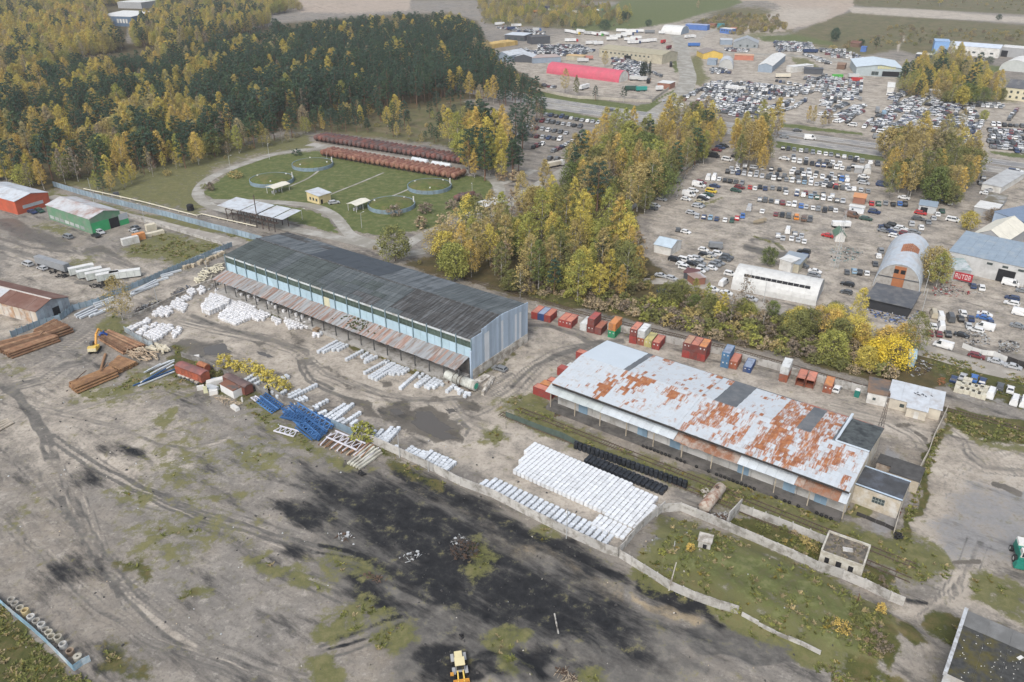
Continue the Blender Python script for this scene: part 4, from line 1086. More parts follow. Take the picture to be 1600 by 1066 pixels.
YEL=[('yellow',3),('golden',3),('ochre',3),('yellow green',2),('orange',.5)]
MIXC={'pine':PINEC,'birch':YEL,'broad':[('yellow green',2),('ochre',2),('olive',2),('golden',2)],'thin':[('brown',2),('greyish brown',2),('ochre',1)],'shrub':[('olive',2),('ochre',2),('brown',2),('yellow green',1)]}
stand('in the dense pine forest','330,70 430,45 560,33 690,28 740,40 762,75 780,105 700,122 640,134 560,142 480,150 420,170 380,180 330,155 310,120',15,7.8,[('pine',14),('birch',1.6),('thin',.5)],MIXC,(.85,1.22))
stand('in the mixed forest','0,118 60,112 120,95 190,95 260,70 330,70 310,120 330,165 380,190 400,200 330,212 280,218 230,230 150,240 90,252 40,262 0,250 -120,260 -160,130',13,8.4,[('pine',8),('birch',5.5),('broad',1.5),('thin',1)],MIXC,(.8,1.15))
stand('in the far autumn birch wood','-160,20 0,35 60,22 110,12 160,5 175,45 195,62 110,85 60,105 0,110 -160,110',11,9.0,[('birch',7),('thin',2),('pine',.6),('broad',2)],{**MIXC,'birch':[('ochre',5),('golden',3),('yellow',2),('pale tan',3)],'broad':[('ochre',2),('olive',2)]},(1.0,1.35))
stand('in the far woods at the top edge','-160,-22 150,-20 330,-14 440,-6 470,6 420,14 300,2 200,-2 100,6 0,24 -160,12',10,11,[('birch',6),('broad',2),('pine',2)],MIXC,(.9,1.3))
stand('in the autumn strip by far sheds','225,25 290,8 330,5 400,12 425,30 330,60 250,66 205,60',9,9.0,[('birch',6),('thin',2),('pine',1.5),('broad',2)],{**MIXC,'birch':[('ochre',5),('golden',3),('yellow',2),('pale tan',2)]},(1.0,1.35))
stand('in the grassy gap of the far wood','40,105 120,92 180,88 200,100 120,115 60,120',2,7,[('shrub',5)],MIXC,(.8,1.6))
stand('at the forest edge by loop road','140,262 200,250 260,240 330,222 395,202 440,198 480,190 490,200 400,222 330,240 260,262 170,290 130,285',5,8.5,[('birch',4),('thin',3),('pine',2),('shrub',5)],{**MIXC,'birch':[('yellow',4),('golden',3),('yellow green',2)]},(.55,.95))
stand('in the clearing behind tank rows','430,180 520,165 620,165 640,195 560,200 500,200',4,7.5,[('pine',6),('birch',2),('shrub',4)],MIXC,(.4,.85))
stand('in the clearing behind tank rows','600,190 690,215 690,225 600,208',3,7,[('pine',2),('birch',2),('shrub',3)],MIXC,(.35,.6))
stand('on the heath by highway','600,175 700,152 765,150 780,185 700,200 640,190',4,15,[('pine',4),('birch',2),('shrub',4)],MIXC,(.35,.8))
stand('along the forest highway','690,125 750,108 790,105 838,135 840,158 800,148 760,145',9,9,[('pine',8),('birch',1)],MIXC,(.7,1.05))
stand('by the small car lot','695,195 745,180 795,195 800,225 790,245 750,250 720,232',12,8,[('birch',6),('pine',2),('broad',2)],{**MIXC,'birch':[('yellow',5),('golden',3),('yellow green',2)]},(1.0,1.35))
stand('by the small car lot','800,185 845,150 850,165 825,215 810,260 795,262',9,9,[('pine',6),('thin',2)],MIXC,(.75,1.0))
BELT={'birch':[('yellow green',5),('yellow',4),('olive',2.5),('ochre',4),('golden',3),('green',.6)],'broad':[('yellow green',3),('olive',3),('green',2),('ochre',3),('yellow',1)],'thin':[('ochre',2),('brown',2),('greyish brown',1)],'pine':PINEC,'shrub':[('olive',4),('ochre',2),('brown',2),('yellow green',2)]}
stand('in the belt behind the warehouse','665,375 700,350 760,335 800,318 850,280 890,275 940,305 985,335 1005,370 1005,400 990,425 950,432 900,435 850,432 800,422 740,412 690,398',11,8.8,[('birch',9),('broad',2.5),('thin',1.6),('pine',.06)],BELT,(.9,1.3))
stand('in the belt beside big car lot','880,265 905,225 945,190 990,180 1010,200 1050,180 1110,170 1135,190 1120,215 1090,235 1060,265 1020,295 990,320 940,300',11,8.6,[('birch',8),('broad',2),('thin',2),('pine',.25)],{**BELT,'birch':[('ochre',5),('golden',3),('yellow green',3),('olive',2)]},(.9,1.3))
stand('in the poplar clump by the highway','1150,190 1215,185 1220,225 1190,245 1150,235',10,7.5,[('birch',8),('thin',1)],{'birch':[('ochre',3),('golden',4),('olive',1)],'thin':[('greyish brown',1)]},(.95,1.3))
stand('in the big right hand clump','1390,215 1420,208 1490,208 1530,240 1545,280 1500,290 1440,285 1385,280',11,8.2,[('birch',7),('broad',2.5),('thin',1.2)],{'birch':[('ochre',4),('olive',3),('golden',2)],'broad':[('olive',3),('green',2),('ochre',2)],'thin':[('greyish brown',1)]},(.95,1.35))
stand('in the grove by yellow office','1415,105 1460,90 1490,80 1530,105 1560,125 1570,145 1500,150 1430,140 1405,128',8,8.5,[('birch',6),('broad',3),('pine',.8),('shrub',3)],{**BELT,'birch':[('ochre',4),('golden',3),('olive',1)]},(.8,1.15))
HED={'birch':[('yellow green',3),('yellow',3),('olive',2)],'broad':[('olive',3),('yellow green',3),('green',2)],'shrub':[('olive',4),('greyish brown',3),('pale tan',3),('ochre',2),('yellow green',2)],'thin':[('greyish brown',2)]}
stand('in the container thicket','790,425 860,440 940,455 1010,462 1060,450 1100,462 1200,490 1290,520 1370,555 1420,575 1400,590 1300,572 1200,545 1100,520 1000,495 900,470 820,452',1.5,3.6,[('shrub',9),('thin',.12)],HED,(.55,1.25))
stand('in the container thicket','1040,450 1090,455 1140,480 1200,480 1240,500 1180,500 1100,490 1040,470',3,6.5,[('broad',3),('birch',2)],{**HED,'broad':[('green',3),('olive',3),('yellow green',3)]},(.4,.62))
stand('in the stand below white hangar','1215,500 1250,485 1300,480 1360,495 1420,505 1430,540 1390,570 1340,560 1280,538 1215,520',4,7,[('broad',6),('birch',2),('shrub',3)],{'broad':[('yellow',4),('golden',2),('olive',3),('yellow green',3)],'birch':[('yellow',2),('olive',2)],'shrub':HED['shrub']},(.6,.95))
stand('under the warehouse belt','640,400 700,408 800,440 860,447 1000,455 1030,440 1010,420 960,440 860,440 760,425 690,405',1.5,4.2,[('shrub',5)],{'shrub':[('ochre',2),('olive',3),('orange',.4),('brown',2)]},(.6,1.2))
stand('in the strip beyond warehouse','560,380 640,400 760,440 820,452 820,462 740,440 640,412',.8,5,[('shrub',4)],{'shrub':[('ochre',2),('olive',3)]},(.3,.6))
stand('in the far field of wild bushes','745,0 880,-8 985,15 985,35 900,40 800,38 750,32',4,13,[('birch',3),('broad',3),('shrub',4),('thin',2)],MIXC,(.5,.9))
stand('in the far heath beyond the runway','1290,78 1400,40 1600,50 1640,55 1600,66 1480,60 1440,70',1.5,17,[('shrub',6)],MIXC,(.7,1.4))
stand('in the far heath beyond the runway','1380,5 1640,18 1640,-40 1300,-60 1330,5',1.5,26,[('shrub',8),('birch',.3)],MIXC,(1,2))
stand('by the far earth works','1080,35 1140,22 1215,25 1230,45 1150,55',1.2,9,[('shrub',6)],{'shrub':[('olive',3),('dark green',2),('greyish brown',2)]},(.8,1.6))
stand('on the weedy bank by the ruined house','225,290 370,330 430,420 455,490 300,420',.8,2.6,[('shrub',5)],{'shrub':[('olive',3),('greyish brown',3)]},(.25,.5),z=zr2)
stand('on the brown weedy bank','110,590 330,670 400,800 350,940 180,880',.8,2.6,[('shrub',5)],{'shrub':[('olive',2),('greyish brown',4),('brown',2)]},(.25,.55),z=zr2)
stand('between the two concrete walls','600,250 1080,390 1050,500 540,310',.6,3.0,[('shrub',5)],{'shrub':[('olive',4),('ochre',2),('pale tan',1)]},(.2,.45),z=zg3)
stand('beside the wagons and yard wall','640,650 800,735 960,830 930,860 780,790',.8,3.0,[('shrub',5)],{'shrub':[('olive',4),('yellow green',1)]},(.3,.6),z=zy)
stand('by the slim wall','880,150 930,190 870,300 820,420 740,560 690,720 620,900 590,880 700,640 800,400',.6,2.8,[('shrub',5)],{'shrub':[('olive',4),('yellow green',2),('ochre',1)]},(.2,.45),z=zr)
tree('birch',192,500,17,'ochre','slender ochre birch standing alone by the white bag yard')
tree('broad',618,408,15,'olive','round olive tree alone behind the dark warehouse roof')
tree('birch',312,252,17,'yellow','slim yellow birch alone beside the loop road bend')
tree('birch',175,299,11,'golden','small golden birch by the long blue fence')
tree('birch',485,168,15,'golden','golden birch at the front of the dark pine forest')
tree('birch',560,155,20,'yellow','tall yellow birch standing before the dark pines')
tree('birch',545,195,15,'ochre','slim ochre birch above the brown tank row')
tree('pine',687,205,13,'deep green','lone pine in the clearing behind the tank rows')
tree('broad',1390,575,11,'bright yellow','bright yellow tree beside the container wall and white van')
tree('broad',1362,568,8,'bright yellow','lower bright yellow tree left of the largest yellow tree')
tree('broad',1200,415,8,'green','small round green tree behind the white arched hangar')
tree('broad',1455,440,14,'ochre','large ochre tree right of the rust streaked hangar')
tree('birch',1462,450,15,'yellow green','yellow green tree pressed against the rust streaked hangar')
tree('broad',1510,360,9,'yellow','small yellow tree by the white tent roof')
tree('broad',1550,345,6,'brown','low brown bush tree by blue hall roof')
tree('birch',883,145,19,'ochre','tall ochre tree in front of red arched hangar')
tree('birch',900,150,16,'olive','olive tree leaning beside red arched hangar')
tree('birch',945,105,15,'ochre','ochre tree behind the red arched hangar')
tree('pine',930,158,12,'blue green','blue green pine by slab fence at the highway')
tree('pine',974,158,11,'dark green','dark pine near highway lamp and slab fence')
tree('birch',805,132,12,'golden','golden tree between the dark highway pines')
tree('birch',1090,15,15,'pale tan','pale tan tree on the far green field')
for x,y,h,c,l in((850,38,13,'ochre','ochre tree between two trailers at far lorry park'),(885,42,14,'ochre','first ochre tree by the far dark spruces'),(912,44,14,'ochre','second ochre tree by the far dark spruces'),(1270,195,13,'ochre','ochre poplar group tree by the far car rows'),(1295,198,11,'pale tan','pale tree by the far car rows'),(1285,200,12,'ochre','middle ochre tree by the far car rows'),(1262,192,12,'golden','golden outer tree by the far car rows'),(1502,195,11,'ochre','brownish tree between far packed car rows'),(1535,190,8,'yellow green','yellow green tree in far car yard'),(1195,50,7,'yellow','round yellow bush by the far sand field'),(1205,52,6,'olive','olive bush by the far sand field')):
 tree('broad' if h<9 else 'birch',x,y,h,c,l)
for x,y,h,l in((897,50,12,'left dark spruce by the far lorry park'),(878,46,13,'tallest dark spruce by far lorry park'),(945,48,13,'dark round tree on the far green field edge'),(972,32,12,'dark tree pair on the far green field'),(980,32,11,'second dark tree of the far green field pair'),(1013,42,9,'dark bush tree by far white tent'),(1304,65,15,'dark poplar on the far heath edge'),(1368,78,13,'dark spruce behind the pale blue hall'),(1436,70,7,'lone dark spruce on the far lawn'),(1345,73,8,'dark shrub tree by the log store'),(1560,32,8,'lone dark bush by the runway'),(1452,128,10,'dark green tree in the far grove'),(1545,100,7,'round green bush by white far dome')):
 tree('pine' if 'spruce' in l else 'broad',x,y,h,'dark green',l)
for x,y,h,c,l in((968,768,4.6,'yellow','first yellow sapling from the wagons along the yard wall'),(1050,790,3.6,'yellow','second yellow sapling from the wagons along the yard wall'),(1140,800,3.9,'yellow','third yellow sapling along the yard wall'),(1225,840,4.2,'yellow','fourth yellow sapling along the yard wall'),(1300,880,4.0,'yellow','fifth yellow sapling along the yard wall'),(1370,930,3.6,'yellow','sixth yellow sapling along the yard wall'),(1430,940,2.8,'yellow','last yellow sapling before the blue trusses')):
 tree('shrub',x,y,h,c,l,z=zy)
tree('shrub',950,640,6.0,'yellow green','yellow green sapling beside the white pallets and steel beams',z=zc)
tree('shrub',60,290,2.5,'olive','dark green bush inside the tank farm loop',z=zt)
for x,y,h,c,l in((90,300,4.5,'greyish brown','bare grey bush inside the loop road bend'),(210,240,4,'ochre','ochre bush on the tank farm lawn'),(505,132,4,'dark green','dark green bush pair on the loop road side'),(970,420,5,'greyish brown','bare brown bush beside the front right reservoir'),(1120,410,5.5,'greyish brown','bare brown bush on the lawn edge'),(1250,390,5,'greyish brown','bare bush left of the three small tanks'),(1370,350,4,'greyish brown','bare bush right of the three small tanks'),(1100,480,6,'pale tan','pale bare tree near the loop road'),(1230,470,6,'pale tan','pale tree at the loop road corner'),(1550,260,7,'pale tan','pale thin tree by the gate road'),(1490,250,5,'brown','brown bush by the gate road')):
 tree('shrub',x,y,h,c,l,z=zt)
for x,y,w in((1420,850,.9),(290,490,.8),(130,510,.7),(560,830,.7),(1190,960,.9)):
 tree('shrub',x,y,w*2.4,'golden' if w>.75 else 'yellow green','low %s weed bush on the grassy mound, %s'%('golden' if w>.75 else 'yellow green',{1420:'at its far tip',290:'beside the hatch hut',130:'by the grey path',560:'in its lower half',1190:'near its red post'}[x]),z=zg3)
dist=lambda s:math.hypot(s[1],s[2])
inview=lambda s:abs(PX(np.array([s[1],s[2],6.0]))[0]-800)<860
BYK={}
for s in sorted(SPECS,key=lambda s:(s[6]is None,not inview(s),dist(s))):
 BYK.setdefault(s[0],[]).append(s)
MASS={}
for kind,lst in BYK.items():
 nc={'birch':260,'pine':290,'broad':200,'shrub':280,'thin':120}[kind]
 shown=[]
 for n,(k,x,y,sc,col,st,lab)in enumerate(lst):
  if n>=nc or(lab is None and not inview(lst[n])):
   MASS.setdefault(kind,[]).append((x,y,sc,col))
   continue
  shown.append((n,k,x,y,sc,col,st,lab))
 cnt,num={},{}
 sz=lambda sc:'' if kind=='shrub' else('tall ' if sc>1.15 else 'short ' if sc<.75 else '')
 for n,k,x,y,sc,col,st,lab in sorted(shown,key=lambda q:PX(np.array([q[2],q[3],8.0]))[0]):
  if lab is None:
   key=(col,st,sz(sc))
   cnt[key]=cnt.get(key,0)+1
   num[n]=cnt[key]
 for n,k,x,y,sc,col,st,lab in shown:
  size=sz(sc)
  if lab is None:
   c_=cnt[(col,st,size)]
   lab='%s%s %s %s%s'%(size,col,WORD[kind],st,'' if c_==1 or c_>24 else ', %s from left'%ordw(num[n]))
  z=gz(x,y)
  cr,tk=PROTO[kind][(n*5+int(x))%len(PROTO[kind])][:2]
  o=thing(NAME[kind],lab,{'shrub':'shrub'}.get(kind,'tree'),(x,y,z),tr.uniform(0,6.28),('%ss %s'%(WORD[kind],st))if st else None)
  wd=tr.uniform(.9,1.15)
  o.scale=(sc*wd,sc*wd,sc)
  c=link('crown',cr,o)
  v=tr.uniform(.85,1.15)
  c.color=(*[q*v for q in COL[col]],1)
  link('trunk',tk,o)
def instancer(name,pts,scales,rots,idx,coll,kind='stuff'):
 me=bpy.data.meshes.new(name)
 me.vertices.add(len(pts))
 me.vertices.foreach_set('co',np.array(pts,np.float32).ravel())
 for nm,ty_,dat in(('scl','FLOAT',scales),('rot','FLOAT',rots),('idx','INT',idx)):
  a=me.attributes.new(nm,ty_,'POINT')
  a.data.foreach_set('value',np.array(dat,np.float32 if ty_=='FLOAT' else np.int32))
 o=stuff(link(name,me))
 ng=bpy.data.node_groups.new(name,'GeometryNodeTree')
 ng.interface.new_socket('Geometry',in_out='INPUT',socket_type='NodeSocketGeometry')
 ng.interface.new_socket('Geometry',in_out='OUTPUT',socket_type='NodeSocketGeometry')
 nd=ng.nodes.new
 gi,go=nd('NodeGroupInput'),nd('NodeGroupOutput')
 ip,ci=nd('GeometryNodeInstanceOnPoints'),nd('GeometryNodeCollectionInfo')
 ci.inputs['Collection'].default_value=coll
 ci.inputs['Separate Children'].default_value=True
 ci.inputs['Reset Children'].default_value=True
 at={}
 for nm,ty_ in(('scl','FLOAT'),('rot','FLOAT'),('idx','INT')):
  at[nm]=nd('GeometryNodeInputNamedAttribute')
  at[nm].data_type=ty_
  at[nm].inputs['Name'].default_value=nm
 cx=nd('ShaderNodeCombineXYZ')
 L=ng.links.new
 L(at['rot'].outputs[0],cx.inputs[2])
 L(gi.outputs[0],ip.inputs['Points'])
 L(ci.outputs[0],ip.inputs['Instance'])
 ip.inputs['Pick Instance'].default_value=True
 L(at['idx'].outputs[0],ip.inputs['Instance Index'])
 L(cx.outputs[0],ip.inputs['Rotation'])
 L(at['scl'].outputs[0],ip.inputs['Scale'])
 L(ip.outputs[0],go.inputs[0])
 md=o.modifiers.new('scatter','NODES')
 md.node_group=ng
 return o
RAMPS={'pine':[(0,COL['dark green']),(.5,COL['blue green']),(1,COL['deep green'])],'birch':[(0,COL['ochre']),(.25,COL['yellow']),(.5,COL['golden']),(.75,COL['yellow green']),(1,COL['pale tan'])],'broad':[(0,COL['ochre']),(.4,COL['olive']),(.7,COL['yellow green']),(1,COL['golden'])],'thin':[(0,COL['greyish brown']),(.5,COL['brown']),(1,COL['ochre'])],'shrub':[(0,COL['olive']),(.35,COL['greyish brown']),(.65,COL['ochre']),(1,COL['olive'])]}
for kind,lst in MASS.items():
 coll=bpy.data.collections.new('mass_'+kind)
 lm=leaf_mat('leaves_'+kind,RAMPS[kind])
 for k,(cr,tk,vs_,fs_,H)in enumerate(PROTO[kind][:8]):
  tv=np.array([v.co for v in tk.vertices])
  me=bpy.data.meshes.new('tree_in_mass')
  b=MB()
  b.add(vs_.tolist(),fs_.tolist(),0)
  b.add(tv.tolist(),[tuple(p.vertices)for p in tk.polygons],1)
  o=bpy.data.objects.new('mass_%s_%d'%(kind,k),b.mesh('mass_tree',[lm,tk.materials[0]]))
  coll.objects.link(o)
 instancer({'pine':'distant_pine_wood','birch':'distant_birch_wood','broad':'distant_leafy_wood','thin':'distant_bare_wood','shrub':'undergrowth'}[kind],[(x,y,gz(x,y))for x,y,s,c in lst],[s for x,y,s,c in lst],[tr.uniform(0,6.28)for _ in lst],[tr.randrange(min(8,len(PROTO[kind])))for _ in lst],coll)
tufts=bpy.data.collections.new('tufts')
tcols=[[(0,(.14,.15,.05)),(1,(.2,.2,.07))],[(0,(.24,.2,.11)),(1,(.3,.25,.14))],[(0,(.12,.14,.045)),(1,(.17,.18,.06))],[(0,(.2,.15,.03)),(1,(.12,.11,.03))]]
for k in range(4):
 r=random.Random(50+k)
 b=MB()
 for q in range(14):
  a,rr_=r.uniform(0,6.28),r.uniform(0,.3)
  x,y,h=rr_*math.cos(a),rr_*math.sin(a),r.uniform(.12,.36)
  t=r.uniform(0,6.28)
  dx,dy=.14*math.cos(t),.14*math.sin(t)
  ex,ey=r.uniform(-.5,.5),r.uniform(-.5,.5)
  b.add([(x-dx,y-dy,0),(x+dx,y+dy,0),(x+ex+dx*.4,y+ey+dy*.4,h),(x+ex-dx*.4,y+ey-dy*.4,h)],[(0,1,2,3)])
 tufts.objects.link(bpy.data.objects.new('tuft_%d'%k,b.mesh('tuft',leaf_mat('tuft_%d'%k,tcols[k],.7))))
nr_=np.random.RandomState(5)
tx,ty_=nr_.uniform(-200,190,420000),nr_.uniform(85,330,420000)
tpx,tpy=PX(np.stack([tx,ty_,np.zeros_like(tx)],-1))
ok=(tpx>-40)&(tpx<1640)&(tpy<1110)
tx,ty_,tpx,tpy=tx[ok],ty_[ok],tpx[ok],tpy[ok]
Wt=masks_at(tpx,tpy)
dens=np.maximum(Wt[CH.index('weed')]-.45,(Wt[CH.index('grass')]-.5)*.35)*1.7
dens*=1-np.clip(Wt[CH.index('asphalt')]+Wt[CH.index('pale')]+Wt[CH.index('coal')]*.8,0,1)
dens*=1-.75*Wt[CH.index('lawn')]
dens*=smooth(.5+2.6*vnoise(tx,ty_,5.0,9)+1.6*vnoise(tx,ty_,2.0,10))
ok=nr_.rand(len(tx))<dens
tx,ty_=tx[ok],ty_[ok]
tz=ground_h(tx,ty_)
ng_=len(tx)
instancer('grass_tufts',np.stack([tx,ty_,tz-.03],-1),nr_.uniform(.5,1.5,ng_),nr_.uniform(0,6.28,ng_),nr_.choice(4,ng_,p=[.42,.2,.3,.08]),tufts)
# buildings around the yards
glass=mat('dim_glass',(.06,.075,.075),.2,.2)
dark_in=mat('dark_opening',(.018,.018,.02),.9,.2)
def M_(name,col,**k):
 return mat(name,col,k.pop('rough',.7),k.pop('var',.1),k.pop('scale',.4),**k)
def gable_geo(b,L,W,H,R_,t,over,along):
 o=over
 if along=='X':
  for s in(0,1):
   y0,y1=(-o,W/2)if s==0 else(W/2,W+o)
   z0,z1=(H-R_*o/(W/2),H+R_)if s==0 else(H+R_,H-R_*o/(W/2))
   n=max(1,int(L/6))
   for q in range(n):
    x0,x1=-o+(L+2*o)*q/n,-o+(L+2*o)*(q+1)/n-.05
    e=.03*(q%2)
    b.slab((x0,y0,z0+t+e),(x1,y0,z0+t+e),(x1,y1,z1+t+e),(x0,y1,z1+t+e),t)
 else:
  for s in(0,1):
   x0,x1=(-o,L/2)if s==0 else(L/2,L+o)
   z0,z1=(H-R_*o/(L/2),H+R_)if s==0 else(H+R_,H-R_*o/(L/2))
   n=max(1,int(W/5))
   for q in range(n):
    y0,y1=-o+(W+2*o)*q/n,-o+(W+2*o)*(q+1)/n-.05
    e=.03*(q%2)
    b.slab((x0,y0,z0+t+e),(x1,y0,z1+t+e),(x1,y1,z1+t+e),(x0,y1,z0+t+e),t)
def bld(name,label,cat,p0,p1,W,H,roof='flat',wall=None,top=None,rise=1.5,wins=(),doors=(),z=ID,pz=0.0,over=.3,glz=None,door_m=None,end=None,L=None,base=0.0):
 a,c=G(*z(*p0),pz),G(*z(*p1),pz)
 yw=yaw_of(a,c)
 if L is None:
  L=math.hypot(c.x-a.x,c.y-a.y)
 if isinstance(W,tuple):
  w=G(*z(*W),pz)
  W=math.hypot(w.x-a.x,w.y-a.y)
 t=thing(name,label,cat,(a.x,a.y,base),yw)
 b=MB()
 rf=MB()
 if roof in('archX','archY'):
  n=14
  S=W if roof=='archX' else L
  D=L if roof=='archX' else W
  pr=[(S/2-S/2*math.cos(math.pi*k/n),H*math.sin(math.pi*k/n)**.85)for k in range(n+1)]
  ins=[(S/2+(u-S/2)*.975,v*.975)for u,v in pr]
  P=(lambda d,u,v:(d,u,v))if roof=='archX' else(lambda d,u,v:(u,d,v))
  for d in(.25,D-.25):
   k0=len(b.v)
   vs=[P(d,u,v)for u,v in ins]+[P(d+.2 if d<1 else d-.2,u,v)for u,v in ins]
   m=len(ins)
   f=[tuple(range(m)),tuple(range(2*m-1,m-1,-1))]
   q=MB().add(vs,f+[(k,k+1,m+k+1,m+k)for k in range(m-1)]+[(m-1,0,m,2*m-1)])
   q.build('end_wall',end or wall,t)
  nseg=max(2,int(D/4))
  for q in range(nseg):
   d0,d1=D*q/nseg,D*(q+1)/nseg-.04
   e=1+.006*(q%2)
   vs=[P(d,S/2+(u-S/2)*e,v*e)for d in(d0,d1)for u,v in pr]+[P(d,u,v)for d in(d0,d1)for u,v in ins]
   m=n+1
   fs=[]
   for k in range(n):
    fs+=[(k,k+1,m+k+1,m+k),(2*m+k+1,2*m+k,3*m+k,3*m+k+1)]
    fs+=[(k+1,k,2*m+k,2*m+k+1),(m+k,m+k+1,3*m+k+1,3*m+k)]
   rf.add(vs,fs)
  rf.build('roof',top,t)
 else:
  b.bx(0,L,0,W,0,H)
  if roof=='gableX':
   b.add([(0,0,H),(0,W,H),(0,W/2,H+rise),(L,0,H),(L,W,H),(L,W/2,H+rise)],[(0,2,1),(3,4,5)])
   gable_geo(rf,L,W,H,rise,.15,over,'X')
  elif roof=='gableY':
   b.add([(0,0,H),(L,0,H),(L/2,0,H+rise),(0,W,H),(L,W,H),(L/2,W,H+rise)],[(0,1,2),(4,3,5)])
   gable_geo(rf,L,W,H,rise,.15,over,'Y')
  elif roof=='mono':
   b.add([(0,W,H),(0,W,H+rise),(0,0,H),(L,W,H),(L,W,H+rise),(L,0,H)],[(0,2,1),(3,4,5),(0,1,4,3)])
   n=max(1,int(L/3))
   for q in range(n):
    x0,x1=-over+(L+2*over)*q/n,-over+(L+2*over)*(q+1)/n-.04
    rf.slab((x0,-over,H+.12),(x1,-over,H+.12),(x1,W+over,H+rise+.12),(x0,W+over,H+rise+.12),.1)
  else:
   n=max(1,int(L/6))
   for q in range(n):
    rf.slab((-over+(L+2*over)*q/n,-over,H+.25+.02*(q%2)),(-over+(L+2*over)*(q+1)/n-.03,-over,H+.25+.02*(q%2)),(-over+(L+2*over)*(q+1)/n-.03,W+over,H+.25+.02*(q%2)),(-over+(L+2*over)*q/n,W+over,H+.25+.02*(q%2)),.24)
  b.build('wall',wall,t)
  rf.build('roof',top,t)
 for lst,nm,m,dep in((wins,'window',glz or glass,.05),(doors,'door',door_m or dark_in,.07)):
  for face,u0,u1,z0,z1 in lst:
   if u1>(L if face=='f' else W)-.2 or z1>H+rise+.2:
    continue
   q=MB()
   if face=='f':
    q.bx(u0,u1,-dep,.12,z0,z1)
   elif face=='r':
    q.bx(L-.12,L+dep,u0,u1,z0,z1)
   elif face=='l':
    q.bx(-dep,.12,u0,u1,z0,z1)
   o=q.build(nm,m,t)
   if nm=='window' and face=='f' and(u1-u0)*1230/a.length>8:
    fr=MB()
    for x0,x1,za,zb in((u0-.06,u0+.04,z0,z1),(u1-.04,u1+.06,z0,z1),(u0,u1,z0-.08,z0+.02),(u0,u1,z1-.02,z1+.08),((u0+u1)/2-.04,(u0+u1)/2+.04,z0,z1)):
     fr.bx(x0,x1,-dep-.05,-dep+.01,za,zb)
    fr.build('frame',M_('pale_frame',(.5,.5,.48)),o)
 t['_L'],t['_W']=L,W
 return t
def wrow(face,a,b2,n,w,z0,z1):
 return[(face,a+(b2-a)*(k+.5)/n-w/2,a+(b2-a)*(k+.5)/n+w/2,z0,z1)for k in range(n)]
w_red,w_green=M_('red_orange_wall',(.46,.10,.05),dirt=(.36,.09,.05),dirt_amt=.4),M_('green_wall',(.12,.24,.15),dirt=(.2,.24,.19),dirt_amt=.4)
w_bgreen=M_('bright_green_wall',(.05,.33,.13))
w_white,w_cream,w_yel=M_('white_wall',(.6,.59,.56),dirt=(.45,.43,.39),dirt_amt=.35),M_('cream_wall',(.55,.50,.41),dirt=(.42,.38,.32),dirt_amt=.35),M_('pale_yellow_wall',(.58,.48,.26))
w_grey,w_bluegrey,w_blue=M_('grey_wall',(.33,.335,.34)),M_('blue_grey_wall',(.25,.30,.36)),M_('blue_wall',(.08,.16,.40))
w_dark,w_tan,w_brick=M_('charcoal_wall',(.075,.08,.09)),M_('tan_wall',(.42,.385,.29),dirt=(.33,.3,.23)),M_('red_brick_wall',(.27,.13,.09))
r_pale=M_('pale_metal_roof',(.47,.50,.53),dirt=(.36,.35,.35),dirt_amt=.35,spec=.4)
r_patch=M_('patchy_metal_roof',(.45,.46,.47),dirt=(.30,.21,.18),dirt_amt=.4,dirt_scale=.12)
r_brown=M_('rust_brown_roof',(.15,.075,.055),dirt=(.20,.125,.1),dirt_amt=.4,dirt_scale=.1)
r_dark,r_tan=M_('dark_felt_roof',(.09,.095,.105),dirt=(.15,.15,.15),dirt_amt=.4),M_('olive_tan_roof',(.34,.31,.22))
r_bg,r_blue,r_white=M_('blue_grey_roof',(.235,.29,.345),dirt=(.29,.33,.36),dirt_amt=.3),M_('slate_blue_roof',(.17,.22,.30)),M_('white_roof',(.60,.60,.58),dirt=(.5,.49,.46),dirt_amt=.3)
r_cream,r_pink,r_orange=M_('cream_tent_roof',(.62,.59,.50)),M_('crimson_roof',(.50,.10,.14),dirt=(.44,.11,.14)),M_('orange_tile_roof',(.52,.25,.12))
r_green,r_bluep=M_('dark_green_roof',(.10,.17,.12)),M_('blue_sheet_roof',(.17,.33,.55))
zq,zb=Z(1280,340,5),Z(1280,150,5)
z3,z5r,z0=Z(740,0,6.154),Z(1280,0,5),Z(0,0,3.9925)
z1,z14=Z(1000,200,3.9925),Z(1000,400,3.9925)
t=bld('red_shed','red orange shed with white metal roof and ribbon window at left edge','shed',(115,303),(320,243),34,6.5,'gableY',w_red,r_pale,1.8,[('f',3,13,2.2,3.6)],[('f',13.6,16.4,0,3.2)],zl,glz=M_('milky_window',(.4,.43,.45)))
t=bld('green_shed','green shed with bright green gable doors and patched silver roof','shed',(580,424),(766,367),(262,345),7,'gableY',w_green,r_patch,1.9,[],[('f',8.6,13,0,4.6)],zl)
MB().bx(.3,8.3,-.06,.1,0,4.8).build('door',w_bgreen,t)
MB().bx(13.3,17.6,-.06,.1,0,2.4).build('door',w_bgreen,t)
MB().bx(13.3,17.6,-.06,.1,2.5,5.2).build('window',M_('milky_window',(.4,.43,.45)),t)
for q in range(7):
 MB().bx(-.06,.1,6+q*4.2,9.2+q*4.2,.8,2.3).build('window',M_('patched_window',(.36,.38,.37),obj_var=.3),t)
t=bld('timber_shed','old shed with rust brown roof and plank walls behind pipe stack','shed',(247,988),(447,895),48,5.0,'gableY',M_('grey_plank_wall',(.30,.34,.375),dirt=(.22,.24,.26),dirt_amt=.5),r_brown,1.9,[],[('f',6.0,8.6,0,3.6)],zl)
LL=t['_L']
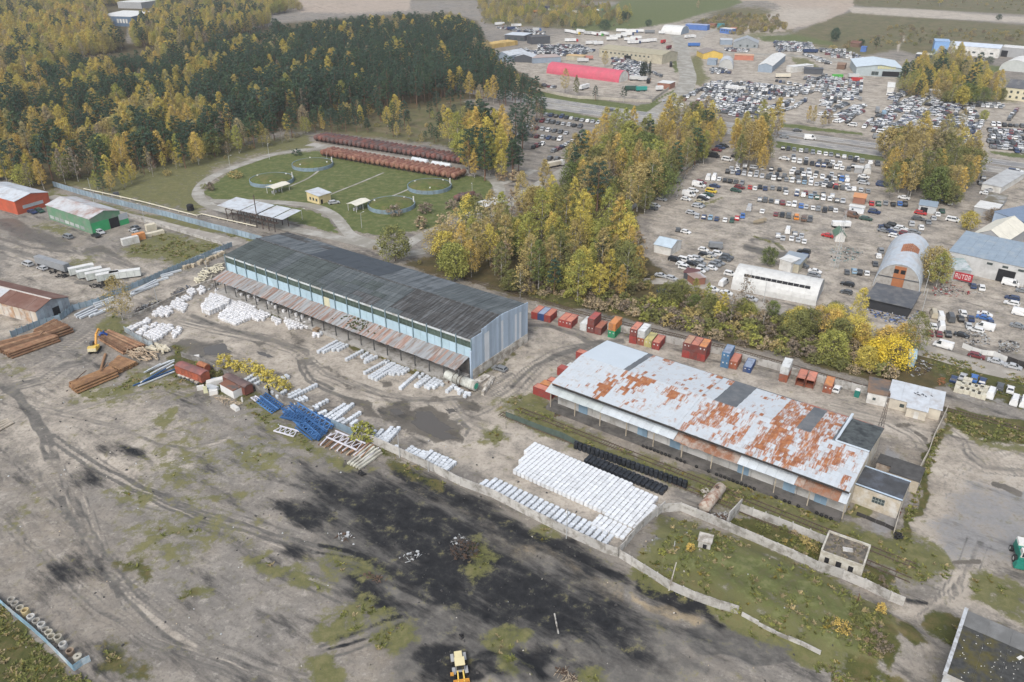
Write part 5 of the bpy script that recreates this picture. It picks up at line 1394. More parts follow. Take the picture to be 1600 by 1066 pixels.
for q in range(16):
 MB().bx(-.1,.06,q*2.9+.1,q*2.9+2.8,.1,4.85).build('plank_panel',M_('orange_plank' if q%3 else 'pale_plank',(.34,.22,.14)if q%3 else(.42,.36,.29),dirt=(.45,.42,.38),dirt_amt=.45,obj_var=.2),t)
for q in range(9):
 MB().bx(q*LL/9+.04,(q+1)*LL/9-.04,-.08-.03*(q%2),.05,.05,4.9).build('sheet_panel',M_('zinc_sheet',(.32,.37,.41),dirt=(.25,.27,.3),dirt_amt=.5,obj_var=.15),t)if not 5.9<(q+.5)*LL/9<8.7 else None
MB().bx(LL/2-.3,LL/2+.3,-.3,48.3,6.98,7.16).build('ridge_cap',M_('pale_ridge',(.5,.46,.42)),t)
MB().slab((-.35,20,5.14),(LL/2,20,7.12),(LL/2,48,7.12),(-.35,48,5.14),.05).build('roof_patch',r_patch,t)
bld('office_house','small cream and yellow house with grey metal roof on tank farm lawn','house',(612,368),(668,350),(545,354),4.2,'mono',w_yel,r_pale,.8,wrow('l',.8,10,4,1.3,1.2,2.6),[('f',1,2.2,0,2.2)],zt,over=.5)
for n,(a,c,e)in enumerate((((395,322),(468,298),(373,310)),((790,405),(852,380),(760,392)))):
 A,Cc=G(*zt(*a)),G(*zt(*c))
 Lw=(Cc-A).length
 t=thing('pump_shelter',('white roofed pump shelter beside the two left grass reservoirs','white roofed pump shelter beside the two right grass reservoirs')[n],'shelter',A,yaw_of(A,Cc),'pump shelters on the tank farm lawn')
 b=MB()
 b.slab((-.5,-.6,3.4),(Lw+.5,-.6,3.4),(Lw+.5,2.6,4.1),(-.5,2.6,4.1),.12)
 b.slab((-.5,2.6,4.1),(Lw+.5,2.6,4.1),(Lw+.5,5.8,3.4),(-.5,5.8,3.4),.12)
 b.build('roof',r_cream,t)
 for x in(0,Lw/2,Lw):
  for y in(0,5.2):
   MB().bx(x-.1,x+.1,y-.1,y+.1,0,3.45).build('post',w_white,t)
 for x in range(3):
  MB().lathe([(0,0),(.5,0),(.5,1.2),(.2,1.4),(0,1.4)],8,c=(1.2+x*2.2,2.6,0)).build('pump',w_grey,t)
A,Cc=G(*zt(172,448)),G(*zt(400,500))
yw,Lw=yaw_of(A,Cc),(Cc-A).length
t=thing('loading_canopy','skeletal rail loading canopy with three blue grey roof slabs','canopy',A,yw)
rb=M_('rust_black_steel',(.075,.06,.052),dirt=(.13,.08,.06),dirt_amt=.4)
for q in range(9):
 x=Lw*q/8
 for y in(0,8.5):
  MB().bar((x,y,0),(x,y,6),.28).build('post',rb,t)
 MB().bar((x,-.5,6.0),(x,11,6.6),.22).build('rafter',rb,t)
 if q<8:
  MB().bar((x,0,.6),(x+Lw/8,0,5.4),.14).build('brace',rb,t)
MB().bx(0,Lw,0,.2,5.8,6.05).build('beam',rb,t)
MB().bx(0,Lw,8.4,8.6,5.8,6.05).build('beam',rb,t)
MB().bx(0,Lw,1.2,3.2,3.2,3.35).build('walkway',rb,t)
for a,c in((-6,8.6),(9.2,18.6),(19.6,28.6),(29.3,Lw+5)):
 n=3
 for q in range(n):
  x0,x1=a+(c-a)*q/n,a+(c-a)*(q+1)/n-.06
  MB().slab((x0,.5,6.5),(x1,.5,6.5),(x1,12.5,7.2),(x0,12.5,7.2),.1).build('roof_sheet',r_pale,t)
MB().bar((Lw*.62,1,6),(Lw*.62,1,15),.3).build('mast',rb,t)
bld('gate_house','cream gate hut with white flat roof by the tree belt','hut',(1410,412),(1500,388),8,3.4,'flat',w_yel,r_white,1,[('l',1,3,1.2,2.4),('f',1,3,1.2,2.4)],[('l',4,5,0,2.1)],zt)
t=bld('arched_hangar','long white barrel vaulted hangar with dark skylight strip','hangar',(566,207),(1095,314),15,7.2,'archX',w_grey,M_('white_barrel_roof',(.54,.54,.52),dirt=(.46,.455,.44),dirt_amt=.35,dirt_scale=.5),z=z14)
LL=t['_L']
for q in range(12):
 x0=LL*(.12+q*.065)
 MB().slab((x0,2.0,5.36),(x0+LL*.06,2.0,5.36),(x0+LL*.06,2.8,6.02),(x0,2.8,6.02),.14).build('skylight',dark_in,t)
t=bld('arched_hangar','silver barrel hangar with orange rust streak and orange middle door','hangar',(415,532),(778,602),38,10.5,'archY',M_('block_end_wall',(.36,.345,.32),dirt=(.28,.26,.235),dirt_amt=.45,dirt_scale=.6),M_('silver_barrel_roof',(.43,.475,.52),dirt=(.42,.42,.43),dirt_amt=.4,spec=.4),z=zq)
LL=t['_L']
MB().bx(LL*.38,LL*.63,-.02,.3,0,9.4).build('door',M_('orange_door',(.34,.135,.06),dirt=(.27,.1,.05),dirt_amt=.3),t)
for x in(.43,.57):
 MB().bx(LL*x-.8,LL*x+.8,-.06,0,6.6,8.2).build('window',dark_in,t)
MB().bx(1,LL-1,-.08,.2,4.6,4.85).build('lintel',w_dark,t)
for q in range(9):
 a=math.pi*(.42+.028*q)
 b=MB()
 f=lambda k,d:(LL/2-LL/2*math.cos(k),d,10.5*math.sin(k)**.85+.09)
 k0,k1=a,a+math.pi*.027
 b.slab(f(k0,14+q*.4),f(k1,14+q*.4),f(k1,25-abs(q-4)*.5),f(k0,25-abs(q-4)*.5),.06)
 b.build('rust_patch',r_full,t)
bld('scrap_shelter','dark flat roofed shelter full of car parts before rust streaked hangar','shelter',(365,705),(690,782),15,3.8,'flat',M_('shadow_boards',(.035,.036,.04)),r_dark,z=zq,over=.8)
t=bld('workshop_hall','long blue grey metal roofed hall with white wall at right edge','hall',(1020,262),(1640,400),24,7.5,'mono',M_('pale_grey_wall',(.5,.5,.49),dirt=(.4,.4,.39)),r_bg,1.6,wrow('f',12,60,9,2,5.6,6.5),[('f',18,24,0,5),('f',47,53,0,4.6)],zq,pz=7.5)
bld('lean_to','patchwork lean-to roof over a red signboard beside the hall','lean-to',(990,405),(1190,415),9,4.6,'mono',w_grey,M_('patchwork_sheet_roof',(.25,.32,.31),dirt=(.45,.47,.48),dirt_amt=.45,dirt_scale=.3),1.2,z=zq,pz=4.6)
for n,(x,c,dz)in enumerate(((24,(.5,.28,.26),0),(27.5,(.52,.53,.55),.1),(31,(.46,.33,.22),0),(36,(.42,.44,.46),.05),(40,(.5,.3,.2),0))):
 pass
t=bld('tent_hall','white gabled tent hall roof behind the blue grey hall','tent',(1197,130),(1455,194),26,6.0,'gableY',w_grey,r_cream,3.6,z=zq,pz=6.0)
bld('blue_hall','slate blue flat roofed hall with light blue wall','hall',(1372,903),(1640,1000),30,7,'mono',M_('pale_blue_wall',(.36,.44,.55)),r_blue,1.2,wrow('f',4,40,8,2.2,4,5),z=zb,pz=7)
bld('grey_shed','white topped low shed beside blue hall','shed',(1215,868),(1385,900),12,3.4,'flat',w_grey,r_white,z=zb,pz=3.4)
bld('grey_shed','grey and moss roofed low shed beyond the white topped one','shed',(1285,820),(1430,845),16,3.2,'flat',w_grey,M_('mossy_grey_roof',(.33,.33,.32),dirt=(.14,.12,.08),dirt_amt=.5,dirt_scale=.15),z=zb,pz=3.2)
bld('long_shed','long pale roofed shed running beside the right hand road','shed',(1425,715),(1610,602),9,3.2,'flat',w_white,M_('pale_grey_roof',(.42,.43,.43),dirt=(.33,.33,.33),dirt_amt=.4),z=zb,pz=3.2)
t=bld('white_hut','white flat roofed hut joined to the metal roofed house','hut',(280,690),(448,726),9,3.6,'flat',w_white,M_('mossy_felt',(.10,.10,.10),dirt=(.22,.14,.09),dirt_amt=.45,dirt_scale=.2),z=zh,wins=[('f',1.5,2.3,1.4,2.2)])
t=bld('yard_house','long cream house with pale metal roof and small porch','house',(450,728),(885,838),9,3.4,'mono',w_cream,r_pale,.9,[('f',3.2,4.4,1.2,2.3),('f',12.5,13.9,1.2,2.3),('f',16.2,17.4,1.2,2.3)],[],zh,over=.35)
MB().bx(5.2,10.2,-2.2,.05,0,3.0).build('porch',w_cream,t)
MB().slab((4.9,-2.6,3.15),(10.5,-2.6,3.15),(10.5,.3,3.5),(4.9,.3,3.5),.12).build('porch_roof',r_pale,t)
MB().bx(7.2,8.4,-2.26,-2.15,0,2.2).build('door',w_white,t)
b=MB()
for q in range(8):
 b.box((8+rr.uniform(-2.5,2.5),5+rr.uniform(-.8,.8),4.1),(.7,.3,.1),rr.uniform(0,3))
b.build('roof_patch',r_dark,t)
t=bld('ruined_house','roofless ruin with four window holes and plants on top','ruin',(1055,545),(1308,640),(1122,432),3.6,'flat',M_('peeling_white_wall',(.50,.48,.42),dirt=(.36,.33,.27),dirt_amt=.5,dirt_scale=.6),M_('debris_roof',(.09,.082,.072),dirt=(.2,.17,.13),dirt_amt=.45,dirt_scale=.5),z=zg3,wins=[],doors=[('f',1.1,2.0,1.5,2.9),('f',3.4,4.5,1.2,2.9),('f',5.9,6.9,1.5,2.9),('f',8.4,9.4,1.5,2.9)],over=-.3)
LL,WW=t['_L'],t['_W']
for x0,x1,y0,y1 in((0,LL,-.05,.3),(0,LL,WW-.3,WW+.05),(-.05,.3,.3,WW-.3),(LL-.3,LL+.05,.3,WW-.3)):
 MB().bx(x0,x1,y0,y1,3.55,4.15+.2*hn(x1,y1,1)).build('parapet',M_('peeling_white_wall',(.50,.48,.42)),t)
MB().box((LL*.55,WW*.45,4.15),(2.0,1.2,.25),.3).build('roof_hatch',concrete,t)
b=MB()
for q in range(60):
 b.box((rr.uniform(.6,LL-.6),rr.uniform(.6,WW-.6),3.95),(rr.uniform(.1,.7),rr.uniform(.1,.5),rr.uniform(.1,.35)),rr.uniform(0,3))
stuff(b.build('debris',M_('rubble',(.25,.2,.16),dirt=(.12,.11,.05),dirt_amt=.5,dirt_scale=1),t))
p=G(*zg3(338,478))
t=thing('hatch_hut','tiny grey concrete hatch hut on the grassy mound','hut',(p.x,p.y,gz(p.x,p.y)-.1),YAW+.25)
b=MB()
b.bx(0,2.6,0,.3,0,2)
b.bx(0,.3,.3,2.2,0,2).bx(2.3,2.6,.3,2.2,0,2).bx(0,2.6,2.2,2.5,0,2)
b.build('wall',concrete,t)
MB().bx(-.25,2.85,-.25,2.75,2.02,2.2).build('roof',concrete2,t)
MB().bx(1.0,1.8,-.08,.1,0,1.3).build('door',dark_in,t)
a,c=G(*zg3(375,240)),G(*zg3(480,110))
t=thing('rusty_tank','rusty white horizontal tank lying by the concrete wall corner','tank',(a.x,a.y,0),yaw_of(a,c))
Lw=math.hypot(c.x-a.x,c.y-a.y)*.95
MB().lathe([(0,-.35),(.9,-.25),(1.35,0),(1.4,.05),(1.4,Lw),(1.35,Lw+.1),(.9,Lw+.35),(0,Lw+.45)],18,axis='X',c=(0,0,1.75)).build('barrel',M_('flaking_tank_paint',(.42,.37,.31),dirt=(.23,.125,.085),dirt_amt=.42,dirt_scale=.5,scale=1.2),t,smooth=True)
for x in(.18,.8):
 MB().bx(Lw*x-.25,Lw*x+.25,-1.1,1.1,0,.75).build('saddle',concrete,t)
MB().lathe([(0,0),(.4,0),(.4,.4),(0,.4)],10,c=(Lw*.75,0,3.1)).build('manhole',rb,t)
a,c=G(*zr2(765,1000),6.5),G(*zr2(905,575),6.5)
d=Vector((c.x-a.x,c.y-a.y,0))
yw=math.atan2(d.y,d.x)-math.pi/2
t=thing('mossy_roof_building','flat roofed building with mossy dark roof at the bottom right corner','building',(a.x,a.y,0),yw)
MB().bx(0,34,0,d.length,0,6.4).build('wall',M_('pale_blue_side',(.46,.48,.50),dirt=(.36,.34,.31),dirt_amt=.5),t)
for q in range(9):
 for s in range(4):
  y0,y1=d.length*s/4,d.length*(s+1)/4
  MB().bx(q*3.8+.4,q*3.8+4.17,y0+.02,y1-.02,6.3,6.5+.03*((q+s)%2)).build('roof_strip',M_('mossy_black_felt',(.05,.05,.047),dirt=(.095,.08,.02),dirt_amt=.4,dirt_scale=.22,scale=1.2,var=.4)if s<3 else M_('grey_felt',(.145,.145,.14),dirt=(.2,.2,.195),dirt_amt=.4),t)
MB().bx(-.25,.38,-.2,d.length+.2,5.9,6.85).build('parapet',M_('streaky_white_parapet',(.48,.50,.52),dirt=(.3,.3,.3),dirt_amt=.5,dirt_scale=.8),t)
for n,(x,y,w)in enumerate(((14,15,2.4),(10,11.5,1.2),(20,16,2.0))):
 MB().box((x,y,6.56),(w,w*.5,.1),n*1.1).build('white_scrap',w_white,t)
b=MB()
for q in range(160):
 b.box((rr.uniform(1,33),rr.uniform(0,d.length-5),6.58),(rr.uniform(.06,.2),rr.uniform(.05,.15),.08),rr.uniform(0,3))
stuff(b.build('pebbles',w_white,t))
bld('sales_hut','small orange roofed sales hut among parked cars','hut',(1325,468),(1400,478),6,3.0,'mono',w_brick,r_orange,.5,z=z1)
t=bld('office_container','white office container with dark lettering in the big lot','container',(1300,524),(1392,538),3.0,2.9,'flat',M_('white_container',(.62,.64,.66)),r_white,z=z1,wins=[('f',1.2,2.0,1.2,2.0),('f',8,8.8,1.0,1.8)])
LL=t['_L']
let=MB()
for q in range(9):
 let.bx(LL*(.12+q*.085),LL*(.12+q*.085)+LL*.05,-.08,-.02,2.25,2.62)
let.build('lettering',M_('blue_grey_print',(.25,.30,.38)),t)
bld('green_hut','white hut with steep dark green gable roof in the car lot','hut',(1215,710),(1275,714),6.5,3.0,'gableY',w_white,r_green,2.0,z=z1,over=.5)
bld('market_tent','white arched tent by the far rows of the big lot','tent',(1390,285),(1440,290),9,3.4,'archY',w_white,r_white,z=z1)
bld('car_canopy','small white canopy beside the arched tent','canopy',(1335,280),(1385,285),5,2.8,'flat',w_grey,r_white,z=z1)
bld('grey_hut','grey hut with blue grey roof under the big tree clump','hut',(768,905),(905,925),7,3.4,'mono',M_('light_grey_wall',(.42,.43,.43)),r_bg,.6,[('f',7.2,8.2,1.4,2.4)],[('f',1,4,0,2.6)],zb)
bld('grey_hut','old grey hut with white front hidden under tree clump','hut',(925,770),(985,775),7,3.2,'gableY',w_white,r_dark,1.2,z=zb)
bld('site_shed','low grey roofed shed behind the white arched hangar','shed',(870,880),(985,905),12,3.5,'flat',w_tan,M_('grey_sheet_roof',(.26,.30,.34)),z=z1)
bld('site_hut','white sided small hut at the end of grey roofed shed','hut',(935,905),(985,880),5,4.4,'flat',w_white,r_white,z=z1)
bld('garden_house','pale blue roofed small house at tree belt edge','house',(85,775),(190,800),10,3.6,'gableX',w_white,M_('pale_blue_roof',(.42,.50,.56)),1.8,z=z1)
bld('tin_shack','dark red and grey tin shack beside the junk car rows','shack',(270,940),(345,955),5,2.6,'flat',w_dark,M_('maroon_roof',(.13,.06,.06)),z=z1)
bld('tin_shack','brick coloured shack with grey roof beside junk car rows','shack',(335,985),(405,975),5,2.8,'flat',w_brick,r_patch,z=z1)
bld('blue_kiosk','pale blue leaning kiosk by yellow tree','kiosk',(628,385),(680,395),5,3,'mono',M_('sky_blue_side',(.30,.44,.55)),M_('sky_blue_roof',(.33,.48,.58)),.8,z=zh)
t=thing('portable_toilet','green portable toilet with white roof by the wall','toilet',G(*zh(180,640)),YAW)
MB().bx(0,1.3,0,1.3,0,2.3).build('cabin',M_('toilet_green',(.02,.20,.16)),t)
MB().box((.65,.65,2.45),(1.4,1.4,.3),0,taper=.7).build('roof',w_white,t)
MB().bx(.2,1.1,-.06,.02,.1,2.0).build('door',M_('toilet_door',(.025,.16,.13)),t)
# ------- far blocks
t=bld('pale_blue_hall','wide pale blue metal hall with yellow lettering on its gable','hall',(100,690),(1235,738),48,7.5,'gableY',M_('grey_blue_front',(.36,.41,.42)),M_('ice_blue_roof',(.50,.57,.62)),2.6,[('f',13,19,1,4.2)],[('f',22,36,.3,4.6)],Z(1330,75,16),over=.8)
let=MB()
for q in range(8):
 x=17.5+q*1.9
 let.bx(x,x+.45,-.15,-.02,6.6,8.8).bx(x+.9,x+1.3,-.15,-.02,6.6,8.8)
 let.bx(x+.45,x+.9,-.15,-.02,8.3 if q%2 else 6.6,8.8 if q%2 else 7.1)
let.build('lettering',M_('yellow_letters',(.62,.56,.22)),t)
bld('crimson_hangar','crimson barrel vaulted hangar with white end','hangar',(700,705),(1395,797),17,9.0,'archX',w_white,r_pink,z=z3)
bld('tan_hall','long tan hall with olive tan roof and dark doors','hall',(936,89),(1034,100.5),30,8,'gableX',w_tan,r_tan,2.4,wrow('f',2,60,12,2,4.5,6),[('f',30,38,0,4.4)])
bld('gabled_store','pale roofed gabled store with blue grey front behind dark pines','store',(205,582),(345,600),30,6,'gableY',w_bluegrey,r_pale,3,wrow('f',2,20,4,1.4,2,3.2),z=z3)
bld('gabled_store','pale roofed store with dark open front','store',(395,598),(570,606),18,5,'gableY',w_dark,r_pale,2.5,z=z3)
bld('low_store','low store with rust tinted flat roof next to crimson hangar','store',(572,612),(840,600),18,5,'flat',w_bluegrey,M_('pinkish_roof',(.36,.28,.25),dirt=(.4,.38,.37),dirt_amt=.4),z=z3)
bld('dark_store','dark walled shop with white flat roof by lorry park','shop',(300,388),(490,398),26,6,'flat',w_dark,M_('light_blue_roof',(.48,.52,.56)),.5,wrow('f',2,40,5,3,1,3.5),z=z3)
bld('dark_store','dark walled store with tan sloping roof','store',(560,430),(735,420),14,8,'mono',w_dark,M_('tan_pink_roof',(.40,.32,.26)),-1.5,z=z3)
t=thing('timber_rack','long stack of yellow timber packs near the dark pines','timber stack',G(*z3(30,490)),yaw_of(G(*z3(30,490)),G(*z3(425,432))))
Lw=(G(*z3(425,432))-G(*z3(30,490))).length
for q in range(14):
 for s in range(4):
  MB().bx(Lw*q/14+.1,Lw*(q+1)/14-.15,s*4.0,s*4+3.7,0,4.2+.3*hn(q,s,1)).build('timber_pack',M_('yellow_timber',(.52,.36,.13),obj_var=.2),t)
bld('orange_shed','pale orange roofed shed behind crimson hangar','shed',(890,575),(1055,585),10,4,'flat',w_tan,M_('pale_orange_roof',(.52,.36,.18)),z=z3)
bld('white_barrel_tent','white barrel tent at the far lorry park','tent',(262,262),(418,274),26,9,'archX',w_bluegrey,r_white,z=zf)
bld('blue_store','bright blue long store by the far lorry park','store',(452,230),(622,240),12,6,'flat',w_blue,M_('blue_grey_flat_roof',(.28,.33,.48)),z=zf)
bld('container_office','white topped blue office block near sand field','office',(722,258),(808,268),10,5.5,'flat',w_blue,r_white,z=zf,wins=wrow('f',1,20,5,2,2.6,4))
for n,(x,y,m,l)in enumerate(((640,215,w_brick,'maroon'),(702,216,M_('teal_wall',(.06,.25,.28)),'teal'),(800,248,M_('salmon_wall',(.45,.18,.12)),'salmon'))):
 bld('far_container','%s container standing by the far dirt road'%l,'container',(x,y),(x+45,y+3),6,4.5,'flat',m,m,z=zf)
bld('grey_gabled_barn','grey gabled barn with dark front near far green verge','barn',(825,370),(1018,378),24,5,'gableY',M_('slate_front',(.25,.27,.28)),M_('slate_grey_roof',(.30,.32,.34)),5,wrow('f',4,34,4,2,1,3),z=zf)
bld('grey_store','small pale grey store left of grey gabled barn','store',(728,350),(820,352),14,5,'flat',w_bluegrey,r_pale,z=zf)
bld('yellow_front_store','store with brown grey roof and yellow front by street corner','store',(590,462),(745,460),22,5,'gableY',M_('yellow_front',(.60,.42,.10)),M_('brown_grey_roof',(.24,.21,.19)),3,z=zf)
bld('blue_grey_shed','blue grey shed left of small dome hangar','shed',(622,508),(692,512),10,5,'flat',w_bluegrey,r_bg,z=zf)
bld('dome_hangar','small silver barrel hangar with three windows','hangar',(710,538),(825,543),22,9,'archY',M_('silver_end',(.42,.42,.4)),r_pale,z=zf,end=M_('silver_end',(.42,.42,.4)))
bld('orange_hut','orange topped shop at the inner street','shop',(835,468),(985,474),10,4.5,'flat',M_('salmon_wall',(.45,.18,.12)),M_('peach_roof',(.52,.33,.22)),z=zf)
bld('white_long_hall','long white roofed hall end-on between parked cars','hall',(1018,562),(1128,570),75,6,'gableY',w_bluegrey,r_white,2,z=zf)
bld('white_shed','white stepped shed right of long white hall','shed',(1240,560),(1290,570),26,5,'flat',w_white,r_white,z=zf)
bld('navy_garages','row of navy garages with white doors','garages',(1380,578),(1525,585),10,4.5,'flat',w_dark,w_dark,z=zf,doors=wrow('f',12,27,2,6,0,3.2),door_m=w_white)
bld('white_block','long white and blue factory block at far right','factory',(1000,424),(1396,456),24,9,'gableX',w_white,M_('ice_roof',(.50,.55,.62)),2.5,wrow('f',4,76,9,3,3,4.6),z=z5r)
bld('blue_block','tall block with blue cladding joined to white factory','factory',(885,418),(1000,424),22,12,'flat',M_('sky_cladding',(.20,.34,.58)),M_('sky_top',(.28,.40,.58)),z=z5r,wins=[('f',3,18,1,4)],glz=w_white)
bld('white_works','white works building with flat white roof at right edge','factory',(1396,440),(1640,462),20,9,'flat',w_grey,r_white,z=z5r,doors=[('f',2,8,0,6)])
bld('white_dome','white dome tent beside the factory','dome tent',(1402,548),(1640,572),36,10,'archY',M_('dome_front',(.46,.48,.46)),r_white,z=z5r)
bld('yellow_office','pale yellow two storey office with slate roof at right edge','office',(1436,775),(1640,800),16,9,'gableX',M_('butter_wall',(.58,.53,.38)),r_dark,5,wrow('f',2,38,8,1.6,1.5,3.2)+wrow('f',2,38,8,1.6,5.2,7.0),z=z5r)
bld('white_kiosk','white two level kiosk cabins beside packed car rows','kiosk',(525,722),(580,726),12,4,'mono',w_white,r_white,2.0,z=z5r)
bld('white_shed','low white shed at the head of packed car rows','shed',(862,752),(938,756),8,4,'flat',w_white,r_white,z=z5r)
bld('flat_shed','white flat roofed shed with dark base left of factory','shed',(750,455),(880,465),12,4,'flat',w_dark,r_white,z=z5r)
bld('log_store','brown timber store at heath edge','store',(240,365),(310,372),10,4,'gableX',M_('log_wall',(.16,.10,.07)),r_brown,2,z=z5r)
bld('log_cabin','small brown cabin by far dirt lot','cabin',(135,540),(195,545),8,4,'gableX',M_('log_wall',(.16,.10,.07)),M_('brown_roof',(.22,.15,.11)),1.5,z=z5r)
bld('blue_container','blue container box by the pale blue hall','container',(320,405),(360,408),6,5,'flat',w_blue,w_blue,z=z5r)
bld('navy_factory','white roofed factory with navy front beyond the forest','factory',(156,40),(208,42),50,12,'mono',M_('navy_front',(.10,.15,.22)),r_white,2,wrow('f',28,46,4,3,4,9),z=ID,glz=w_white)
bld('far_factory','pale flat roofed factory at the top edge of the forest','factory',(185,13),(222,14),40,9,'flat',w_grey,r_white)
bld('far_factory','pale long roof seen behind far autumn trees','factory',(238,3),(275,5),40,9,'flat',w_grey,r_white)
bld('forest_hut','white roofed hut standing in the pine forest','hut',(491,80),(508,79),8,6,'gableX',w_white,r_white,2)
bld('red_shop','red and white shop at the corner of the street','shop',(235,690),(330,700),12,4.5,'flat',w_brick,r_white,z=zf)
# cars, vans, lorries
def obj_paint(name,rough=.35):
 m,nt,b=new_mat(name)
 c=N(nt,'ObjectInfo').outputs['Color']
 f=noise_tex(nt,.5,4,.6,vec=N(nt,'NewGeometry').outputs['Position'])
 nt.links.new(mixc(nt,1.0,c,ramp(nt,f,[(.3,(.86,)*3),(.7,(1.08,)*3)]),'MULTIPLY'),b.inputs['Base Color'])
 b.inputs['Roughness'].default_value=rough
 return m
paint=obj_paint('car_paint')
cglass=mat('car_glass',(.025,.03,.035),.12,.2,spec=.6)
rubber=mat('tyre_rubber',(.022,.022,.023),.85,.3)
rim_m=mat('wheel_rim',(.35,.36,.37),.4,.1)
CAR={'hatchback':(4.1,.86,.93,1.47,-1.95,-1.45,.35,1.05,.84),'saloon':(4.6,.88,.92,1.44,-1.55,-.95,.45,1.2,.83),'estate':(4.65,.88,.93,1.48,-2.2,-1.85,.45,1.2,.84),'off-roader':(4.6,.93,1.08,1.76,-2.2,-1.95,.35,1.05,1.02),'van':(5.5,.98,1.25,2.35,-2.72,-2.68,1.35,2.1,1.15),'minivan':(4.8,.92,1.02,1.78,-2.3,-2.1,.9,1.75,.95)}
def car_parts(kind):
 L,hw,zb_,zh_,xr0,xr1,xf1,xf0,zhd=CAR[kind]
 h=L/2
 prof=[(-h+.06,.28),(-h,.62),(-h+.05,zb_-.03),(xr0,zb_),(xr1,zh_-.04),(xr1+.35,zh_),(xf1-.3,zh_),(xf1,zh_-.05),(xf0,zb_),(h-.25,zhd-.06),(h-.03,zhd-.25),(h,.5),(h-.06,.28)]
 wd=lambda z:hw*(.96 if z<.4 else 1.0 if z<=zb_ else 1-(z-zb_)*.27)
 b=MB()
 n=len(prof)
 vs=[(x,s*wd(z),z)for s in(-1,1)for x,z in prof]
 b.add(vs,[tuple(range(n)),tuple(range(2*n-1,n-1,-1))]+[(k,n+k,n+(k+1)%n,(k+1)%n)for k in range(n)][::1])
 for s in(-1,1):
  b.box((xf0-.15,s*(hw+.08),zb_+.08),(.18,.16,.12))
 g=MB()
 e=.012
 def quad(x0,z0,x1,z1,shrink=.1):
  w0,w1=wd(z0)-shrink,wd(z1)-shrink
  dx,dz=x1-x0,z1-z0
  L_=math.hypot(dx,dz)
  nx,nz=-dz/L_*e,dx/L_*e
  sg=1 if nz>0 else-1
  a=.08
  p,q=(x0+dx*a+nx*sg,z0+dz*a+nz*sg),(x1-dx*a+nx*sg,z1-dz*a+nz*sg)
  g.add([(p[0],-w0,p[1]),(p[0],w0,p[1]),(q[0],w1,q[1]),(q[0],-w1,q[1])],[(0,1,2,3)])
 quad(xf0,zb_,xf1,zh_-.05)
 if kind!='van':
  quad(xr0,zb_,xr1,zh_-.04)
 z0,z1=zb_+.05,zh_-.12
 spans=[(xf1+(xf0-xf1)*.75,xf1,.35 if kind!='van' else.9,None)]
 for s in(-1,1):
  y0,y1=s*(wd(z0)+.012),s*(wd(z1)+.012)
  xm=(xf1+xr1)/2+.1
  segs=[(xm+.06,xf0-.2,xm+.06,xf1-.05)]
  if kind!='van':
   segs.append((xr0+.3,xm-.04,xr1+.25,xm-.04))
  else:
   segs=[(xf1-.75,xf0-.2,xf1-.75,xf1-.05)]
  for a0,a1,b0,b1 in segs:
   g.add([(a0,y0,z0),(a1,y0,z0),(b1,y1,z1),(b0,y1,z1)],[(0,1,2,3)if s<0 else(3,2,1,0)])
 w=[]
 for x in(-h+.85,h-.85):
  for s in(-1,1):
   w.append((x,s*(hw-.08),.31))
 return b,g,w
wheel_mb=MB()
wheel_mb.lathe([(0,-.115),(.2,-.115),(.21,-.1),(.29,-.115),(.33,-.08),(.33,.08),(.29,.115),(.21,.1),(.2,.115),(0,.115)],12,axis='Y')
wheel_me=wheel_mb.mesh('wheel',rubber,True)
hub_me=MB().lathe([(0,-.125),(.19,-.122),(.19,.122),(0,.125)],10,axis='Y').mesh('rim',rim_m)
CARP={}
for kind in CAR:
 b,g,w=car_parts(kind)
 one=MB()
 one.add(b.v,b.f,0)
 one.add(g.v,g.f,1)
 for p in w:
  one.lathe([(0,-.12),(.32,-.12),(.32,.12),(0,.12)],8,slot=2,axis='Y',c=p)
 CARP[kind]=(b.mesh('car_body',paint),g.mesh('windows',cglass),w,one.mesh('car',[paint,cglass,rubber]))
PAINTS={'silver':(.42,.43,.44),'white':(.68,.68,.67),'black':(.018,.018,.02),'dark grey':(.085,.09,.095),'grey':(.2,.21,.22),'navy':(.025,.045,.11),'blue':(.05,.14,.38),'red':(.42,.03,.03),'maroon':(.16,.03,.035),'dark green':(.03,.075,.055),'beige':(.46,.41,.31),'pale blue':(.22,.33,.42),'yellow':(.62,.45,.05),'orange':(.62,.22,.03),'brown':(.13,.075,.05),'pale gold':(.42,.37,.25)}
PW=[('silver',5),('white',4.5),('black',3.6),('dark grey',5),('grey',4),('navy',2),('blue',.3),('red',.3),('maroon',.3),('dark green',.4),('beige',.3),('pale blue',.4)]
KW=[('hatchback',4),('saloon',3),('estate',4),('off-roader',2.5),('minivan',1.2)]
zu=Z(760,150,3.9925)
LOT=R(70)
CARS=[]
vr=random.Random(21)
def car(z,x,y,head,kind=None,col=None,where='',ang=None):
 p=G(*z(x,y))
 k=kind or vr.choices(*zip(*KW))[0]
 c=col or vr.choices(*zip(*PW))[0]
 yw={'n':LOT if z in(z1,zq,zb,zu)else YAW+math.pi/2,'e':YAW,'s':YAW-math.pi/2,'w':YAW+math.pi}.get(head,0)if ang is None else ang
 CARS.append((p.x,p.y,yw+vr.uniform(-.06,.06),k,c,where,None))
